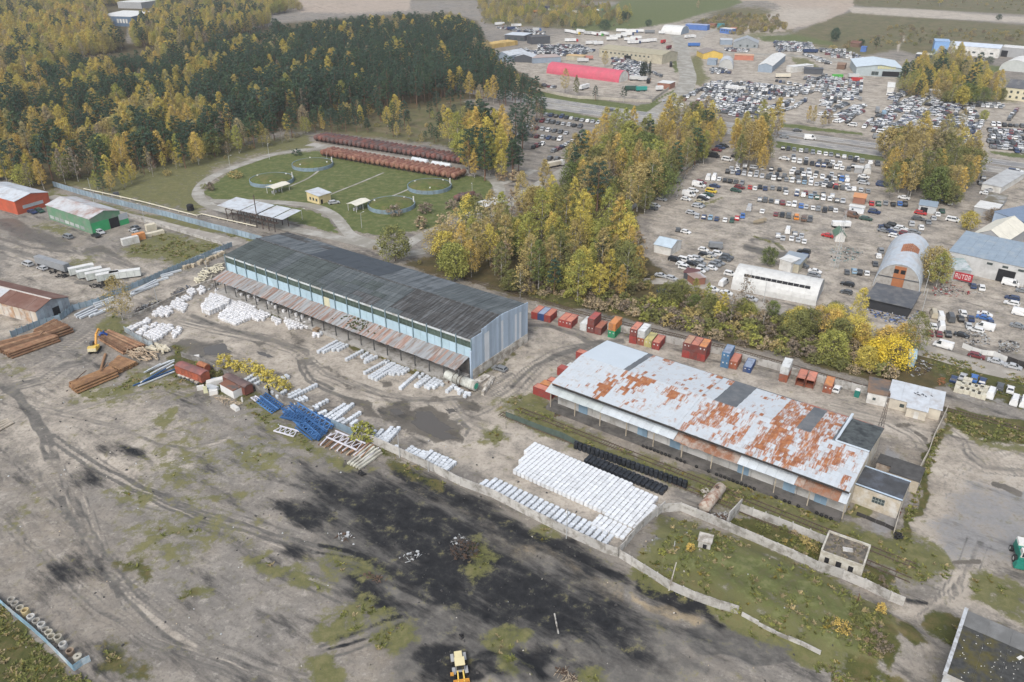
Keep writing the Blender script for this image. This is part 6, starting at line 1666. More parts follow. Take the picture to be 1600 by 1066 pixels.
def row(z,x0,y0,x1,y1,n,where,head='p',kinds=None,cols={},skip=0.0,jit=.25,group=None):
 a,b=G(*z(x0,y0)),G(*z(x1,y1))
 if 'distant' in where or 'roadside' in where:
  n=max(n,int((b-a).length/3.1))
 d=yaw_of(a,b)
 yw=d+(math.pi/2 if head=='p' else 0)
 if head=='n':
  yw=LOT
 for q in range(n):
  if vr.random()<skip:
   continue
  t=q/max(1,n-1)
  p=a.lerp(b,t)
  k=kinds[q]if kinds and q<len(kinds)and kinds[q]else vr.choices(*zip(*KW))[0]
  c=cols.get(q)or vr.choices(*zip(*PW))[0]
  CARS.append((p.x+vr.uniform(-jit,jit),p.y+vr.uniform(-jit*2,jit*2),yw+vr.uniform(-.05,.05)+(math.pi if vr.random()<.3 else 0),k,c,'%s in %s'%(ordw(q+1),where),group or 'cars in '+where))
row(z1,890,132,1350,197,13,'the back row by the highway verge','n',cols={4:'red',5:'grey',12:'white'})
row(z1,960,212,1300,265,10,'the second row from the highway verge','n',cols={2:'blue'})
row(z1,1340,205,1480,232,4,'the row end by white tent','n',cols={0:'red'})
row(z1,612,237,700,250,3,'the short row beneath poplar clump','n',cols={0:'white'});row(z1,718,252,870,270,4,'the short row right of poplar clump','n',cols={0:'silver',1:'white'})
row(z1,945,285,1055,300,4,'the third row from the highway','n',cols={0:'white',3:'white'});row(z1,1092,308,1295,332,6,'the third row past its gap','n',cols={1:'white',3:'white'})
row(z1,545,278,1300,388,21,'the long middle row','n',cols={0:'black',6:'silver',11:'white',14:'white',16:'white'})
row(z1,1125,355,1215,370,4,'the doubled end of the long middle row','n',cols={3:'red'})
row(z1,1285,380,1420,402,4,'the stub row left of orange hut','n')
row(z1,425,322,460,322,2,'the van corner of the lot','n',['van','van'],{0:'white',1:'white'});row(z1,493,327,635,350,5,'the short front of dark cars','n',cols={0:'white',1:'black',2:'black',3:'dark grey',4:'grey'})
for x,y,k,c,w in((365,368,'van','white','in the left column beside the wall, topmost van'),(380,348,'estate','maroon','behind the topmost white van'),(330,398,'estate','white','in the left column under the topmost van'),(303,426,'van','white','in the left column, lower van'),(286,452,'hatchback','white','lowest in the left column'),(466,370,'saloon','navy','alone beside the left column'),(443,402,'minivan','yellow','bright yellow among dark cars'),(425,425,'saloon','dark green','just below the yellow minivan'),(400,440,'estate','white','third below the yellow minivan'),(390,448,'estate','black','fourth below the yellow minivan'),(372,466,'saloon','pale gold','lowest below the yellow minivan'),(357,495,'estate','silver','by the grassy crack, in front'),(370,490,'estate','grey','by the grassy crack, behind'),(320,538,'estate','silver','by itself left of the blue cars'),(133,452,'saloon','silver','parked by the concrete wall'),(92,492,'estate','silver','parked under the tree belt edge'),(80,510,'hatchback','dark grey','under the tree belt edge, in front')):
 car(z1,x,y,'e',k,c,w)
for x,y,k,c,w in((620,378,'estate','maroon','in the middle pair, behind'),(597,398,'estate','dark green','in the middle pair, in front'),(685,378,'hatchback','red','leading the broken middle row'),(718,385,'hatchback','white','second in the broken middle row'),(748,375,'saloon','black','third in the broken middle row'),(780,385,'saloon','navy','fourth in the broken middle row'),(825,382,'hatchback','grey','fifth in the broken middle row'),(868,388,'hatchback','black','sixth in the broken middle row'),(905,392,'hatchback','dark grey','seventh in the broken middle row'),(910,412,'saloon','white','sticking out of the broken middle row'),(600,185,'saloon','dark grey','parked across beneath the poplars'),(900,200,'saloon','navy','parked across right of the poplars')):
 car(z1,x,y,'e' if y in(378,398,185,200)and x!=685 else 'n',k,c,w)
row(z1,570,262,1290,366,18,'the line tucked behind the long middle row','n',skip=.25)
row(z1,955,192,1330,245,10,'the line tucked behind the second row','n',skip=.2)
row(z1,960,270,1290,312,8,'the line tucked behind the third row','n',skip=.3)
row(z1,980,420,1265,465,8,'the row behind the blue hatchback','n',cols={2:'pale blue',5:'white'});row(z1,975,405,1200,430,5,'the row tucked behind the fifth row','n')
row(z1,745,452,1152,520,12,'the fifth row of the big lot','n',cols={4:'maroon',5:'white',7:'blue',8:'silver',9:'white'});row(z1,1188,512,1215,522,2,'the end of the fifth row','n',cols={1:'white'})
row(z1,843,545,1062,580,6,'the loose row with an orange minivan','n',['hatchback','hatchback','minivan','minivan','minivan','off-roader'],{0:'maroon',1:'black',2:'dark grey',3:'orange',4:'brown',5:'dark grey'})
row(z1,357,558,480,575,4,'the loose curve of cars','n',cols={0:'silver',1:'navy',2:'pale blue',3:'navy'});row(z1,531,582,576,586,2,'the front of loose curve','n',cols={0:'white',1:'dark green'});row(z1,608,572,640,558,2,'the tip of loose curve','n',cols={0:'red',1:'blue'})
for x,y,h,k,c,w in((680,512,'n','van','silver','standing alone on a weedy crack'),(762,528,'n','hatchback','white','standing alone past the silver van'),(237,642,'n','hatchback','dark grey','near the garden house'),(285,657,'e','hatchback','white','near the garden house'),(860,678,'n','estate','silver','first of the small block of eight'),(920,652,'n','van','white','tallest of the small block of eight'),(890,695,'n','saloon','silver','in front left of the small block'),(965,668,'n','estate','grey','in the middle of the small block'),(945,698,'n','saloon','white','front middle of the small block'),(1005,680,'n','saloon','silver','rear end of the small block'),(985,706,'n','saloon','silver','right front of the small block'),(1022,716,'n','hatchback','white','last front car of the small block'),(1460,533,'e','off-roader','navy','by the white office container'),(1408,575,'e','estate','dark green','near the brown wreck'),(1318,556,'e','van','brown','rust brown wreck before the office container'),(1170,680,'e','saloon','red','beside the green gabled hut'),(1020,782,'w','off-roader','black','at lot front, behind'),(1012,805,'w','estate','navy','at lot front, in front'),(1443,478,'n','saloon','red','right of the orange roofed hut'),(1485,480,'n','estate','dark green','right of the red one by the hut'),(1530,476,'n','saloon','grey','third right of orange hut'),(1577,484,'n','hatchback','black','fourth right of orange hut'),(1618,480,'n','hatchback','blue','fifth right of orange hut'),(1650,484,'n','off-roader','black','sixth right of orange hut'),(1395,352,'e','estate','silver','by the little white canopy'),(1385,335,'e','estate','dark grey','behind the silver one by canopy'),(1395,312,'e','saloon','white','just below the white tent'),(455,183,'e','van','white','old minibus beside the wall'),(543,205,'e','minivan','white','alone between wall and poplars'),(478,145,'e','saloon','navy','at the wall top, in front'),(500,130,'e','estate','silver','at the wall top, middle'),(522,120,'e','estate','grey','at the wall top, last'),(470,750,'e','van','grey','box van at the edge of thicket'),(1510,365,'e','estate','navy','under the big clump edge')):
 car(z1,x,y,h,k,c,w)
for n,(x,y)in enumerate(((215,832),(275,832),(320,822),(355,822),(262,862),(322,856),(372,850),(278,882),(402,800),(440,800),(487,795),(543,815),(430,822),(528,828),(490,850),(465,862),(447,884),(372,900),(392,886),(395,768))):
 car(z1,x,y,'e',None,'white' if n in(1,7,10,16)else None,'%s in the junk rows by the tin shacks'%ordw(n+1))
for x,y,z_,h,k,c,w in((130,928,z1,'e','saloon','silver','on the lane before the junk rows'),(197,946,z1,'e','estate','silver','on the lane by tin shacks'),(452,216,z14,'e','estate','white','first on the lane by white hangar'),(538,240,z14,'e','saloon','white','second on the lane by white hangar'),(690,277,z14,'e','estate','silver','third on the lane by white hangar'),(635,330,z14,'n','saloon','silver','at the thicket side of the lane'),(388,265,z14,'n','hatchback','white','nose out at thicket, left one'),(432,272,z14,'n','hatchback','white','nose out at thicket, right one'),(562,122,z14,'e','off-roader','white','at the back corner of the white hangar'),(520,180,z14,'n','van','white','tucked against white hangar'),(145,235,z14,'e','off-roader','navy','half hidden in the thicket'),(1010,70,z14,'e','off-roader','dark grey','by the white sided hut'),(1090,105,z14,'e','saloon','white','behind the white hangar'),(1085,128,z14,'e','estate','grey','right behind the white hangar'),(1292,185,z14,'w','estate','black','driving in the hangar yard'),(1285,235,z14,'w','hatchback','dark grey','past the black one in the hangar yard')):
 car(z_,x,y,h,k,c,w)
for n,(x,y,h,c)in enumerate(((478,270,'n','grey'),(460,310,'n','white'),(435,372,'n','dark grey'),(215,435,'n','dark grey'),(270,428,'n','pale blue'),(315,440,'n','black'),(370,445,'n','white'))):
 car(zq,x,y,h,None,c,'%s of those round the rust streaked hangar'%ordw(n+1))
for n,(x,y)in enumerate(((500,112),(530,85),(575,70),(560,122),(602,105),(640,100),(590,156),(672,140),(742,125),(792,90),(718,60),(480,85))):
 car(zq,x,y,'e' if n<9 else 'n',None,{6:'white',7:'maroon',9:'white'}.get(n),'%s in the cluster above the rust streaked hangar'%ordw(n+1))
for n,(x,y,h,c)in enumerate(((770,970,'e','dark grey'),(850,995,'n','grey'),(890,965,'n','silver'),(920,935,'n','white'),(955,910,'n','dark green'),(1015,845,'n','white'),(1062,820,'n','navy'),(790,925,'e','red'),(1040,980,'e','white'),(1300,772,'e','white'),(1345,745,'e','silver'),(1515,600,'e','grey'),(1545,598,'e','dark grey'),(1255,690,'n','black'),(1278,652,'n','pale blue'),(660,805,'e','white'),(488,700,'e','navy'),(960,815,'n','blue'))):
 car(zb,x,y,h,None,c,'%s along the right hand dirt road'%ordw(n+1))
for n,(x,y,h,k,c)in enumerate(((1490,530,'e','van','white'),(1505,640,'w','estate','navy'),(1500,682,'w','estate','white'),(1590,585,'e','saloon','grey'),(1575,765,'e','van','white'),(890,770,'n','van','beige'),(942,790,'n','van','white'),(1022,800,'n','van','dark grey'),(888,860,'n','hatchback','white'),(950,868,'n','van','white'),(1117,760,'n','off-roader','white'),(1180,800,'n','saloon','navy'),(1160,852,'n','hatchback','silver'),(1002,920,'n','estate','black'),(930,920,'n','hatchback','maroon'),(860,915,'n','hatchback','maroon'),(1290,768,'e','saloon','white'),(1285,795,'e','saloon','blue'),(1290,872,'w','van','white'),(1220,890,'w','estate','white'),(1110,930,'e','saloon','black'),(1100,800,'n','estate','black'),(1335,830,'n','hatchback','navy'),(965,1015,'w','van','white'),(1195,545,'n','hatchback','navy'),(1262,560,'n','off-roader','white'),(1550,860,'e','saloon','grey'))):
 car(zq,x,y,h,k,c,'%s in the scrapyard at the hall'%ordw(n+1))
for x,y,h,k,c,w in((1012,505,'n','hatchback','navy','first behind the stone block rows'),(1087,485,'n','saloon','silver','second behind the stone block rows'),(1180,500,'n','off-roader','blue','third behind the stone block rows'),(1250,523,'n','estate','navy','fourth behind the stone block rows'),(1395,570,'n','off-roader','dark grey','right of stone block rows'),(1480,592,'n','saloon','white','silver white, further right of block rows'),(1318,632,'n','van','white','with brown load behind the house'),(1515,690,'n','van','white','tall one right of the house'),(1592,705,'n','van','white','at the picture edge right of house'),(1360,357,'e','saloon','silver','before the white sheet fence'),(1505,402,'e','saloon','silver','before the black sheet fence'),(1200,312,'e','estate','maroon','half hidden at white fence'),(40,588,'n','hatchback','white','beside last orange container')):
 car(zh,x,y,h,k,c,w)
car(Z(680,450,6.42),645,825,'w','estate','grey','parked by the warehouse end wall')
for x,y,h,k,c,w in((175,618,'w','minivan','silver','left of the grey trailer'),(265,643,'w','estate','silver','just before the grey trailer'),(425,448,'w','minivan','grey','before the green shed wall'),(600,440,'w','estate','black','at the green shed gable'),(625,418,'e','estate','silver','close against green shed door'),(845,390,'w','saloon','dark grey','behind the timber stacks'),(835,410,'w','saloon','silver','by the timber stacks'),(203,292,'e','saloon','navy','at red shed gable, first'),(250,285,'e','estate','dark green','at red shed gable, second')):
 car(zl,x,y,h,k,c,w)
car(zt,682,364,'n','estate','silver','on the lawn by the cream office house',ang=.4)
car(zt,1398,198,'e','estate','dark grey','at the end of the upper tank row')
for x,y,k,c,w in((955,174,'saloon','black','driving on the highway before the junction'),(1010,192,'saloon','maroon','waiting at the highway junction'),(1041,159,'saloon','maroon','turning into the street')):
 car(ID,x,y,'x',k,c,w,ang=-.12)
for x,y,k,c,w in((980,22,'saloon','navy','on the far lane above big lot'),(898,64,'saloon','navy','on the near lane above big lot'),(1057,72,'van','red','red on the near highway lane'),(1488,68,'van','white','white at the roadside by clump')):
 car(z1,x,y,'x',k,c,w,ang=-.2)
row(zu,375,122,700,172,11,'the back row of the small car lot','n');row(zu,315,158,585,197,9,'the second row of the small car lot','n');row(zu,245,198,500,238,8,'the third row of the small car lot','n',cols={1:'maroon'})
row(zu,175,242,460,278,9,'the fourth row of the small car lot','n');row(zu,300,325,350,305,4,'the white cluster of the small car lot','n',cols={0:'red',1:'white',2:'white',3:'silver'})
row(zu,425,348,560,282,7,'the front edge of the small car lot','e');row(zu,570,322,600,302,2,'the pair on the verge of access road','a');row(zu,395,397,440,398,2,'the pair by the white fence','n');row(zu,735,318,775,290,4,'the group by the access road trees','e')
for a in((610,670,740,650,6),(890,650,1290,700,16),(660,700,900,720,9),(620,730,930,770,12),(600,750,900,795,11),(560,790,820,820,10),(520,820,720,850,8),(850,820,1060,800,8),(870,880,1010,890,6),(340,830,440,840,5),(700,860,830,900,4),(1170,640,1390,680,9),(1380,740,1440,720,3),(1420,610,1590,650,8),(1210,690,1390,700,6),(830,905,1000,925,7),(1150,340,1440,350,14),(1160,370,1380,380,11),(1180,395,1360,400,9),(770,390,940,400,8),(1380,430,1590,500,11),(650,550,800,570,7),(0,510,150,540,9),(0,550,170,570,9),(200,570,260,600,4),(0,595,90,600,5),(950,800,1060,770,6)):
 row(zf,*a,'a distant car yard','n',jit=.6)
for a in((440,770,580,700,10),(1080,860,1290,790,9),(1130,905,1280,850,6),(1310,840,1390,790,5)):
 row(zf,*a,'a distant car yard','e',jit=.5)
for a in((640,500,860,530,12),(700,470,1060,510,18),(660,450,1000,460,14),(1340,570,1540,600,9),(1330,620,1560,650,10),(1350,660,1560,690,9),(670,830,780,850,5),(440,480,620,520,7),(1520,690,1600,740,4)):
 row(z3,*a,'a distant car yard','n',jit=.6)
for a in((40,900,100,800,6),(170,920,270,840,8),(220,960,340,840,10),(350,1000,410,940,6),(420,1030,560,840,15),(480,1010,560,900,8),(540,980,590,910,4),(600,1010,680,900,10),(640,1010,720,900,9),(690,990,740,900,8),(670,870,770,750,11),(700,870,800,750,9),(740,870,840,760,10),(850,890,950,775,11),(885,890,985,775,10),(930,900,1020,780,11),(570,850,640,730,9),(1050,920,1120,810,8),(1010,1030,1080,940,7),(800,1000,850,920,6),(880,980,950,930,6),(1200,1010,1270,960,5),(1160,1010,1210,900,6)):
 row(z5r,*a,'a distant packed car yard','e',jit=.3)
for a in((640,720,850,745,8),(950,745,1110,760,6),(80,690,300,750,11),(100,720,320,780,11),(60,745,260,780,9),(0,650,320,630,11),(0,620,250,640,9),(10,390,200,400,9),(100,450,340,460,11),(1170,800,1420,830,10)):
 row(z5r,*a,'a distant car yard','n',jit=.5)
for a in((1330,270,1560,295,7),(1330,320,1590,340,9),(1330,365,1590,400,9),(1350,230,1580,245,6),(1340,405,1590,430,10)):
 row(zb,*a,'the right roadside car yard','n',jit=.3)
def fill(z,s,ang,pw,pl_,rows=2,p=.88):
 """a packed yard: cars side by side pw apart along ang - 90, rows pl_ deep, an aisle after every few rows"""
 P=[(q.x,q.y)for q in gp(z,s)]
 u,v=Vector((math.sin(ang),-math.cos(ang))),Vector((math.cos(ang),math.sin(ang)))
 Q=[(x*u.x+y*u.y,x*v.x+y*v.y)for x,y in P]
 b0,b1=min(q[1]for q in Q),max(q[1]for q in Q)
 y,k=b0+1.5,0
 while y<b1:
  x=min(q[0]for q in Q)
  while x<max(q[0]for q in Q):
   if vr.random()<p and in_poly(x,y,Q):
    CARS.append((x*u.x+y*v.x+vr.uniform(-.2,.2),x*u.y+y*v.y+vr.uniform(-.3,.3),ang+vr.uniform(-.06,.06)+(math.pi if vr.random()<.3 else 0),vr.choices(*zip(*KW))[0],vr.choices(*zip(*PW))[0],'in a far packed car yard','cars in far packed yards'))
   x+=pw
  k+=1
  y+=pl_+(5.5 if k%rows==0 else 0)
for s_,r_,p_ in(('600,655 740,640 900,650 1290,695 1400,690 1390,740 1290,760 1060,790 900,800 640,760 600,720',2,.86),('620,735 930,765 1060,800 1040,880 1010,905 830,905 700,880 520,850 500,820',2,.86),('430,775 575,695 600,705 450,790',1,.9),('330,820 440,815 450,850 330,850',1,.8),('1140,325 1440,340 1470,395 1350,410 1170,405',2,.92),('1400,440 1480,445 1600,500 1560,510',2,.8),('1100,860 1290,785 1310,800 1150,905 1110,900',2,.8),('1370,600 1590,620 1600,700 1400,740',2,.7),('0,480 150,500 180,560 120,605 0,600',2,.8),('650,535 800,550 800,585 650,575',2,.7),('760,375 950,390 950,410 760,400',1,.9)):
 fill(zf,s_,R(68),2.95,5.9,r_,min(.96,p_+.08))
for s_,r_,p_ in(('620,435 1010,440 1180,490 1060,530 860,540 630,520',2,.85),('1330,555 1540,580 1590,650 1570,705 1350,690',2,.8),('430,465 620,500 620,540 440,500',2,.7),('200,270 420,280 540,300 690,330 600,335 380,300',2,.6),('500,290 700,310 700,330 500,310',1,.7)):
 fill(z3,s_,R(68),3.1,6.0,r_,min(.96,p_+.06))
for s_,r_,p_ in(('0,590 330,625 330,720 280,780 0,800',2,.8),('0,380 200,395 340,450 340,470 0,420',2,.7),('640,712 850,735 850,755 640,735',1,.9),('950,740 1110,755 1110,775 950,760',1,.9),('1170,790 1430,815 1430,850 1170,830',1,.8)):
 fill(z5r,s_,R(68),2.95,5.9,r_,min(.96,p_+.08))
for s_,r_,p_ in(('560,740 650,730 760,745 800,740 860,760 790,900 660,890 540,870',2,.93),('870,770 1040,775 1000,915 830,905',2,.95),('480,900 760,915 960,925 1100,940 1010,1050 400,1050 400,1010',2,.85),('150,800 350,830 260,990 120,990',2,.85),('30,790 140,800 80,930 10,920',2,.8),('1040,800 1150,800 1100,1000 1010,1010',2,.8)):
 fill(z5r,s_,YAW-.1,3.0,6.2,r_,p_)
for s_,r_,p_ in(('1325,255 1600,285 1600,450 1320,410',2,.9),('1130,60 1200,60 1270,210 1190,400 1110,400',2,.6)):
 fill(zb,s_,R(68),2.95,5.9,r_,min(.96,p_+.08))
for a in((1195,385,1265,215,10),(1125,385,1180,250,6),(1480,190,1540,115,6)):
 row(zb,*a,'the right roadside car columns','e',jit=.3)
CARS.sort(key=lambda c:math.hypot(c[0],c[1]))
car_n=0
names={'van':'parked_van'}
rest=[]
for n,(x,y,yw,k,c,where,grp)in enumerate(CARS):
 if car_n>=298:
  rest.append((x,y,yw,k,c))
  continue
 car_n+=1
 bm_,gm_,wl,one=CARP[k]
 near_=math.hypot(x,y)<420
 lab='%s %s, %s'%(c,k,where)
 if near_:
  o=link(names.get(k,'parked_car'),bm_,None,(x,y,0.0),yw)
  w=link('windows',gm_,o)
  for p in wl:
   q=link('wheel',wheel_me,o,p)
   if math.hypot(x,y)<330:
    link('rim',hub_me,q)
 else:
  o=link(names.get(k,'parked_car'),one,None,(x,y,0.0),yw)
 o.color=(*PAINTS[c],1)
 s=vr.uniform(1.04,1.1)+.27*min(1,max(0,(math.hypot(x,y)-290)/200))
 o.scale=(s,s,s)
 tag(o,lab,'van' if k=='van' else 'car',grp)
coll=bpy.data.collections.new('mass_cars')
m_,nt_,b_=new_mat('far_car_paint')
pal=['silver','white','black','dark grey','white','navy','grey','silver','dark grey','white','dark grey','grey','silver','maroon','white','black']
cr=ramp(nt_,N(nt_,'ObjectInfo').outputs['Random'],[(q/len(pal),PAINTS[p])for q,p in enumerate(pal)])
cr.node.color_ramp.interpolation='CONSTANT'
nt_.links.new(cr,b_.inputs['Base Color'])
b_.inputs['Roughness'].default_value=.4
for k in sorted(CAR):
 me=CARP[k][3].copy()
 me.materials[0]=m_
 coll.objects.link(bpy.data.objects.new('mass_'+k,me))
ks=sorted(CAR)
instancer('distant_parked_cars',[(x,y,0)for x,y,a,k,c in rest],[1.34]*len(rest),[a for x,y,a,k,c in rest],[ks.index(k)for x,y,a,k,c in rest],coll)
# lorries and trailers
plast=mat('trailer_skin',(.6,.6,.6),.5,.08)
def lorry(z,x,y,ang,boxc,cabc,label,L=13,H=3.9,name='lorry',cat='lorry',group=None,base=1.1):
 p=G(*z(x,y))
 t=thing(name,label,cat,p,ang,group)
 bx_=MB().bx(-L/2,L/2,-1.25,1.25,base,H).build('box',obj_paint_m(boxc),t)
 MB().bx(-L/2+.1,L/2-.1,-.5,.5,.55,base-.02).build('chassis',rubber,t)
 for xx in(-L/2+1.2,-L/2+2.4,L/2-2.2):
  for s in(-1,1):
   MB().lathe([(0,-.15),(.5,-.15),(.5,.15),(0,.15)],10,axis='Y',c=(xx,s*1.0,.5)).build('wheel',rubber,t)
 if cabc:
  b=MB()
  b.prism([(L/2+.5,-1.2),(L/2+2.4,-1.2),(L/2+2.4,1.2),(L/2+.5,1.2)],.6,2.0)
  b.box((L/2+1.4,0,2.6),(1.9,2.4,1.2),0,taper=.88)
  b.build('cab',obj_paint_m(cabc),t)
  MB().bx(L/2+2.32,L/2+2.42,-1.05,1.05,1.95,2.9).build('windscreen',cglass,t)
 return t
OPM={}
def obj_paint_m(c):
 if c not in OPM:
  col=PAINTS.get(c)or EXTRA[c]
  OPM[c]=mat('paint_'+c.replace(' ','_'),col,.5,.08,dirt=tuple(v*.7+.03 for v in col),dirt_amt=.3)
 return OPM[c]
EXTRA={'bright green':(.08,.36,.06),'salmon':(.42,.2,.16),'grey white':(.5,.5,.49),'teal':(.03,.26,.22),'cream':(.6,.55,.45),'trailer grey':(.25,.26,.27),'pink red':(.46,.12,.13)}
for n,(x,y,a,bc,cc,L,w)in enumerate(((915,318,-.9,'white','bright green',13,'white lorry with green cab at the far lorry park'),(975,330,-.9,'white','yellow',13,'white lorry with yellow cab at the far lorry park'),(1030,315,-.9,'white',None,13,'plain white trailer behind the yellow cab lorry'),(1095,335,-.9,'grey white',None,11,'grey white trailer next to maroon cab'),(1150,340,-.9,'white','maroon',13,'white lorry with maroon cab'),(1195,345,-.9,'white','bright green',13,'second white lorry with green cab'),(1260,340,-.9,'white',None,13,'white trailer beside the second green cab'),(1330,390,.1,'white',None,13,'white trailer in the packed lorry rows, lower end'),(1360,370,.1,'white','black',13,'white lorry with black cab, packed rows'),(1420,360,.1,'white',None,13,'white trailer in the middle of packed rows'),(1470,345,.1,'white','navy',13,'white lorry with navy cab, packed rows'),(1500,395,.1,'white','maroon',13,'white lorry with maroon cab, packed rows'),(1560,380,.1,'white',None,13,'last white trailer of the packed rows'),(1420,310,-.1,'white',None,13,'upper white trailer behind packed rows'),(1510,318,-.1,'white','blue',13,'white lorry with blue cab behind packed rows'),(680,395,.2,'salmon',None,13,'salmon pink trailer by tan roofed store'),(930,405,.1,'white','red',13,'white lorry with red cab on the open tarmac'),(1130,430,.3,'white',None,13,'white trailer behind the tan hall'),(1200,435,.4,'white',None,11,'second white trailer behind the tan hall'),(780,185,-.2,'navy',None,13,'blue curtain trailer by far ochre trees'),(605,125,.1,'orange',None,16,'orange trailer at far field'),(690,85,-.05,'navy',None,14,'dark blue trailer at far field'),(825,80,-.05,'grey',None,16,'grey trailer at far field'),(750,110,.2,'white',None,10,'white lorry at far field'),(1060,80,-.05,'maroon',None,12,'maroon lorry at the green field edge'),(1150,115,.1,'white',None,18,'long white trailer group at green field edge'),(980,130,.1,'white',None,9,'small white trailer at green field edge'),(1235,110,0,'teal',None,9,'teal box at the green field edge'),(250,245,.4,'white',None,13,'white trailer group by dark pines'),(410,260,.2,'white',None,13,'white trailer further from dark pines'),(360,290,.1,'navy',None,10,'navy trailer before dark walled shop'),(600,300,.2,'grey white','blue',8,'grey lorry with blue cab at the kerb'),(1065,860,.9,'white',None,12,'white trailer at slab fence by crimson hangar'),(1550,770,0,'grey white',None,9,'pale flat trailer by crimson hangar end'),(1110,575,0,'salmon',None,8,'salmon box behind crimson hangar'),(1050,600,0,'grey white',None,11,'pale tank trailer behind crimson hangar'),(80,505,.1,'white',None,8,'white box van beside yellow timber packs'))):
 lorry(z3,x,y,a,bc,cc,w,L,group='lorries and trailers in the far yards')
for x,y,a,bc,cc,L,w in((95,255,-.05,'white',None,11,'white trailer left of grey tanker'),(175,262,-.05,'grey',None,12,'long grey trailer beside white tent'),(270,268,-.05,'white',None,8,'short white trailer under the barrel tent'),(30,255,0,'white','navy',11,'white lorry at the far yard edge'),(485,300,.45,'white','white',13,'white lorry turning on the far dirt yard'),(520,365,-.05,'blue',None,13,'bright blue trailer by the street corner'),(45,345,.2,'white','navy',13,'white lorry behind the tan hall'),(130,335,.2,'white',None,13,'white trailer behind the tan hall roof'),(190,330,.3,'white',None,12,'white trailer by the red trailer'),(280,340,.9,'red',None,8,'red box by the tan hall corner'),(325,385,.9,'maroon',None,8,'maroon box at the tan hall corner'),(340,520,1.4,'black',None,10,'black box trailer right of tan hall'),(1430,415,-.05,'navy',None,15,'navy coach trailer on the inner street'),(1215,610,-.05,'cream',None,13,'cream mobile home by the inner street'),(815,705,-.1,'white',None,10,'white caravan among far cars'),(885,715,-.1,'white',None,7,'small white camper among far cars'),(60,630,-.1,'grey white',None,10,'pale flat trailer right of tall cypresses'),(120,635,-.1,'grey white',None,8,'second pale flat trailer by cypresses'),(165,650,1.3,'black','orange',8,'orange cab lorry by the cypresses'),(250,710,.3,'white',None,6,'white van body by red shop'),(110,715,.2,'teal',None,9,'teal tarped heap lorry by slab fence'),(30,710,0,'dark green',None,10,'dark green box by slab fence')):
 lorry(zf,x,y,a,bc,cc,w,L,group='lorries and trailers in the far yards')
for x,y,a,bc,w in((140,615,-.1,'bright green','green and white trailer in the far row'),(265,610,-.1,'grey white','grey white trailer in the far row'),(290,640,-.1,'red','bright red car carrier box in the far row'),(450,880,1.2,'grey','grey container between far packed cars'),(500,910,1.2,'pale blue','pale blue cabin between far packed cars')):
 lorry(z5r,x,y,a,bc,None,w,9,3.6,group='boxes among the far car rows')
lorry(zu,415,445,YAW+1.25,'cream','white','white tanker lorry on the access road by trees',10,3.2)
lorry(z1,1250,622,YAW+.55,'white',None,'white box trailer behind the dark green gabled hut',8,3.0,'box_trailer','trailer')
lorry(z1,222,345,YAW+.55,'grey',None,'grey box trailer by the concrete wall',5,2.6,'box_trailer','trailer')
lorry(z1,470,755,YAW+.5,'grey',None,'grey box lorry at the thicket edge',5.5,2.9,'box_trailer','trailer')
a,c=G(*zl(240,610)),G(*zl(420,665))
lorry(zl,335,640,yaw_of(a,c),'trailer grey',None,'long grey box trailer with white roof in the left yard',(c-a).length+.5,4.0,'box_trailer','trailer')
cw_=M_('reefer_white',(.56,.58,.55),dirt=(.42,.45,.41),dirt_amt=.4)
for n,(x,y,L,rz,w)in enumerate(((440,690,9,.62,'first'),(490,710,9,.6,'second'),(545,722,9,.58,'third'),(610,730,8,.55,'fourth'),(690,715,11,.35,'last and longest'))):
 p=G(*zl(x,y))
 t=thing('reefer_box','cut off white lorry body, %s of the row by the tyre heap'%w,'lorry body',(p.x,p.y,0),rz,'white lorry bodies in the left yard')
 MB().bx(0,L,0,2.5,.5,3.0).build('box',cw_,t)
 MB().slab((-.05,-.05,3.1),(L+.05,-.05,3.1),(L+.05,2.55,3.1),(-.05,2.55,3.1),.09).build('roof',r_white,t)
 for q in range(4):
  MB().bx(L*q/4+.5,L*q/4+.62,-.05,.02,.5,3.0).build('rib',w_grey,t)
 MB().bx(.2,L-.2,.4,2.1,.1,.5).build('chassis',rubber,t)
tyre_me=MB().lathe([(.24,-.12),(.44,-.12),(.5,-.05),(.5,.05),(.44,.12),(.24,.12),(.24,-.12)],12).mesh('tyre',rubber,True)
def tyres(z,pts,n,spread,where,hmax=.9):
 for q in range(n):
  x,y=vr.choice(pts)
  p=G(*z(x,y))
  r,a=spread*math.sqrt(vr.random()),vr.uniform(0,6.28)
  o=link('tyre',tyre_me,None,(p.x+r*math.cos(a),p.y+r*math.sin(a),.12+vr.random()**2*hmax))
  o.rotation_euler=(vr.gauss(0,.5),vr.gauss(0,.5),0)
  tag(o,'worn black tyre %s'%where,'tyre','tyres '+where)
tyres(zl,[(640,745),(690,740),(740,690),(770,680),(600,745),(660,730)],90,2.2,'in the heap beside white lorry bodies')
tyres(zl,[(330,665),(370,685),(400,690)],24,1.5,'in the small heap under the grey trailer')
tyres(zg2,[(262,60),(275,65)],6,.8,'in the little pile by rotten beams',.3)
tyres(zg2,[(728,862),(745,850)],2,.6,'on dark ground before the loader',.1)
tyres(zr2,[(450,80),(455,95)],10,1.0,'by the rail gate',.8)
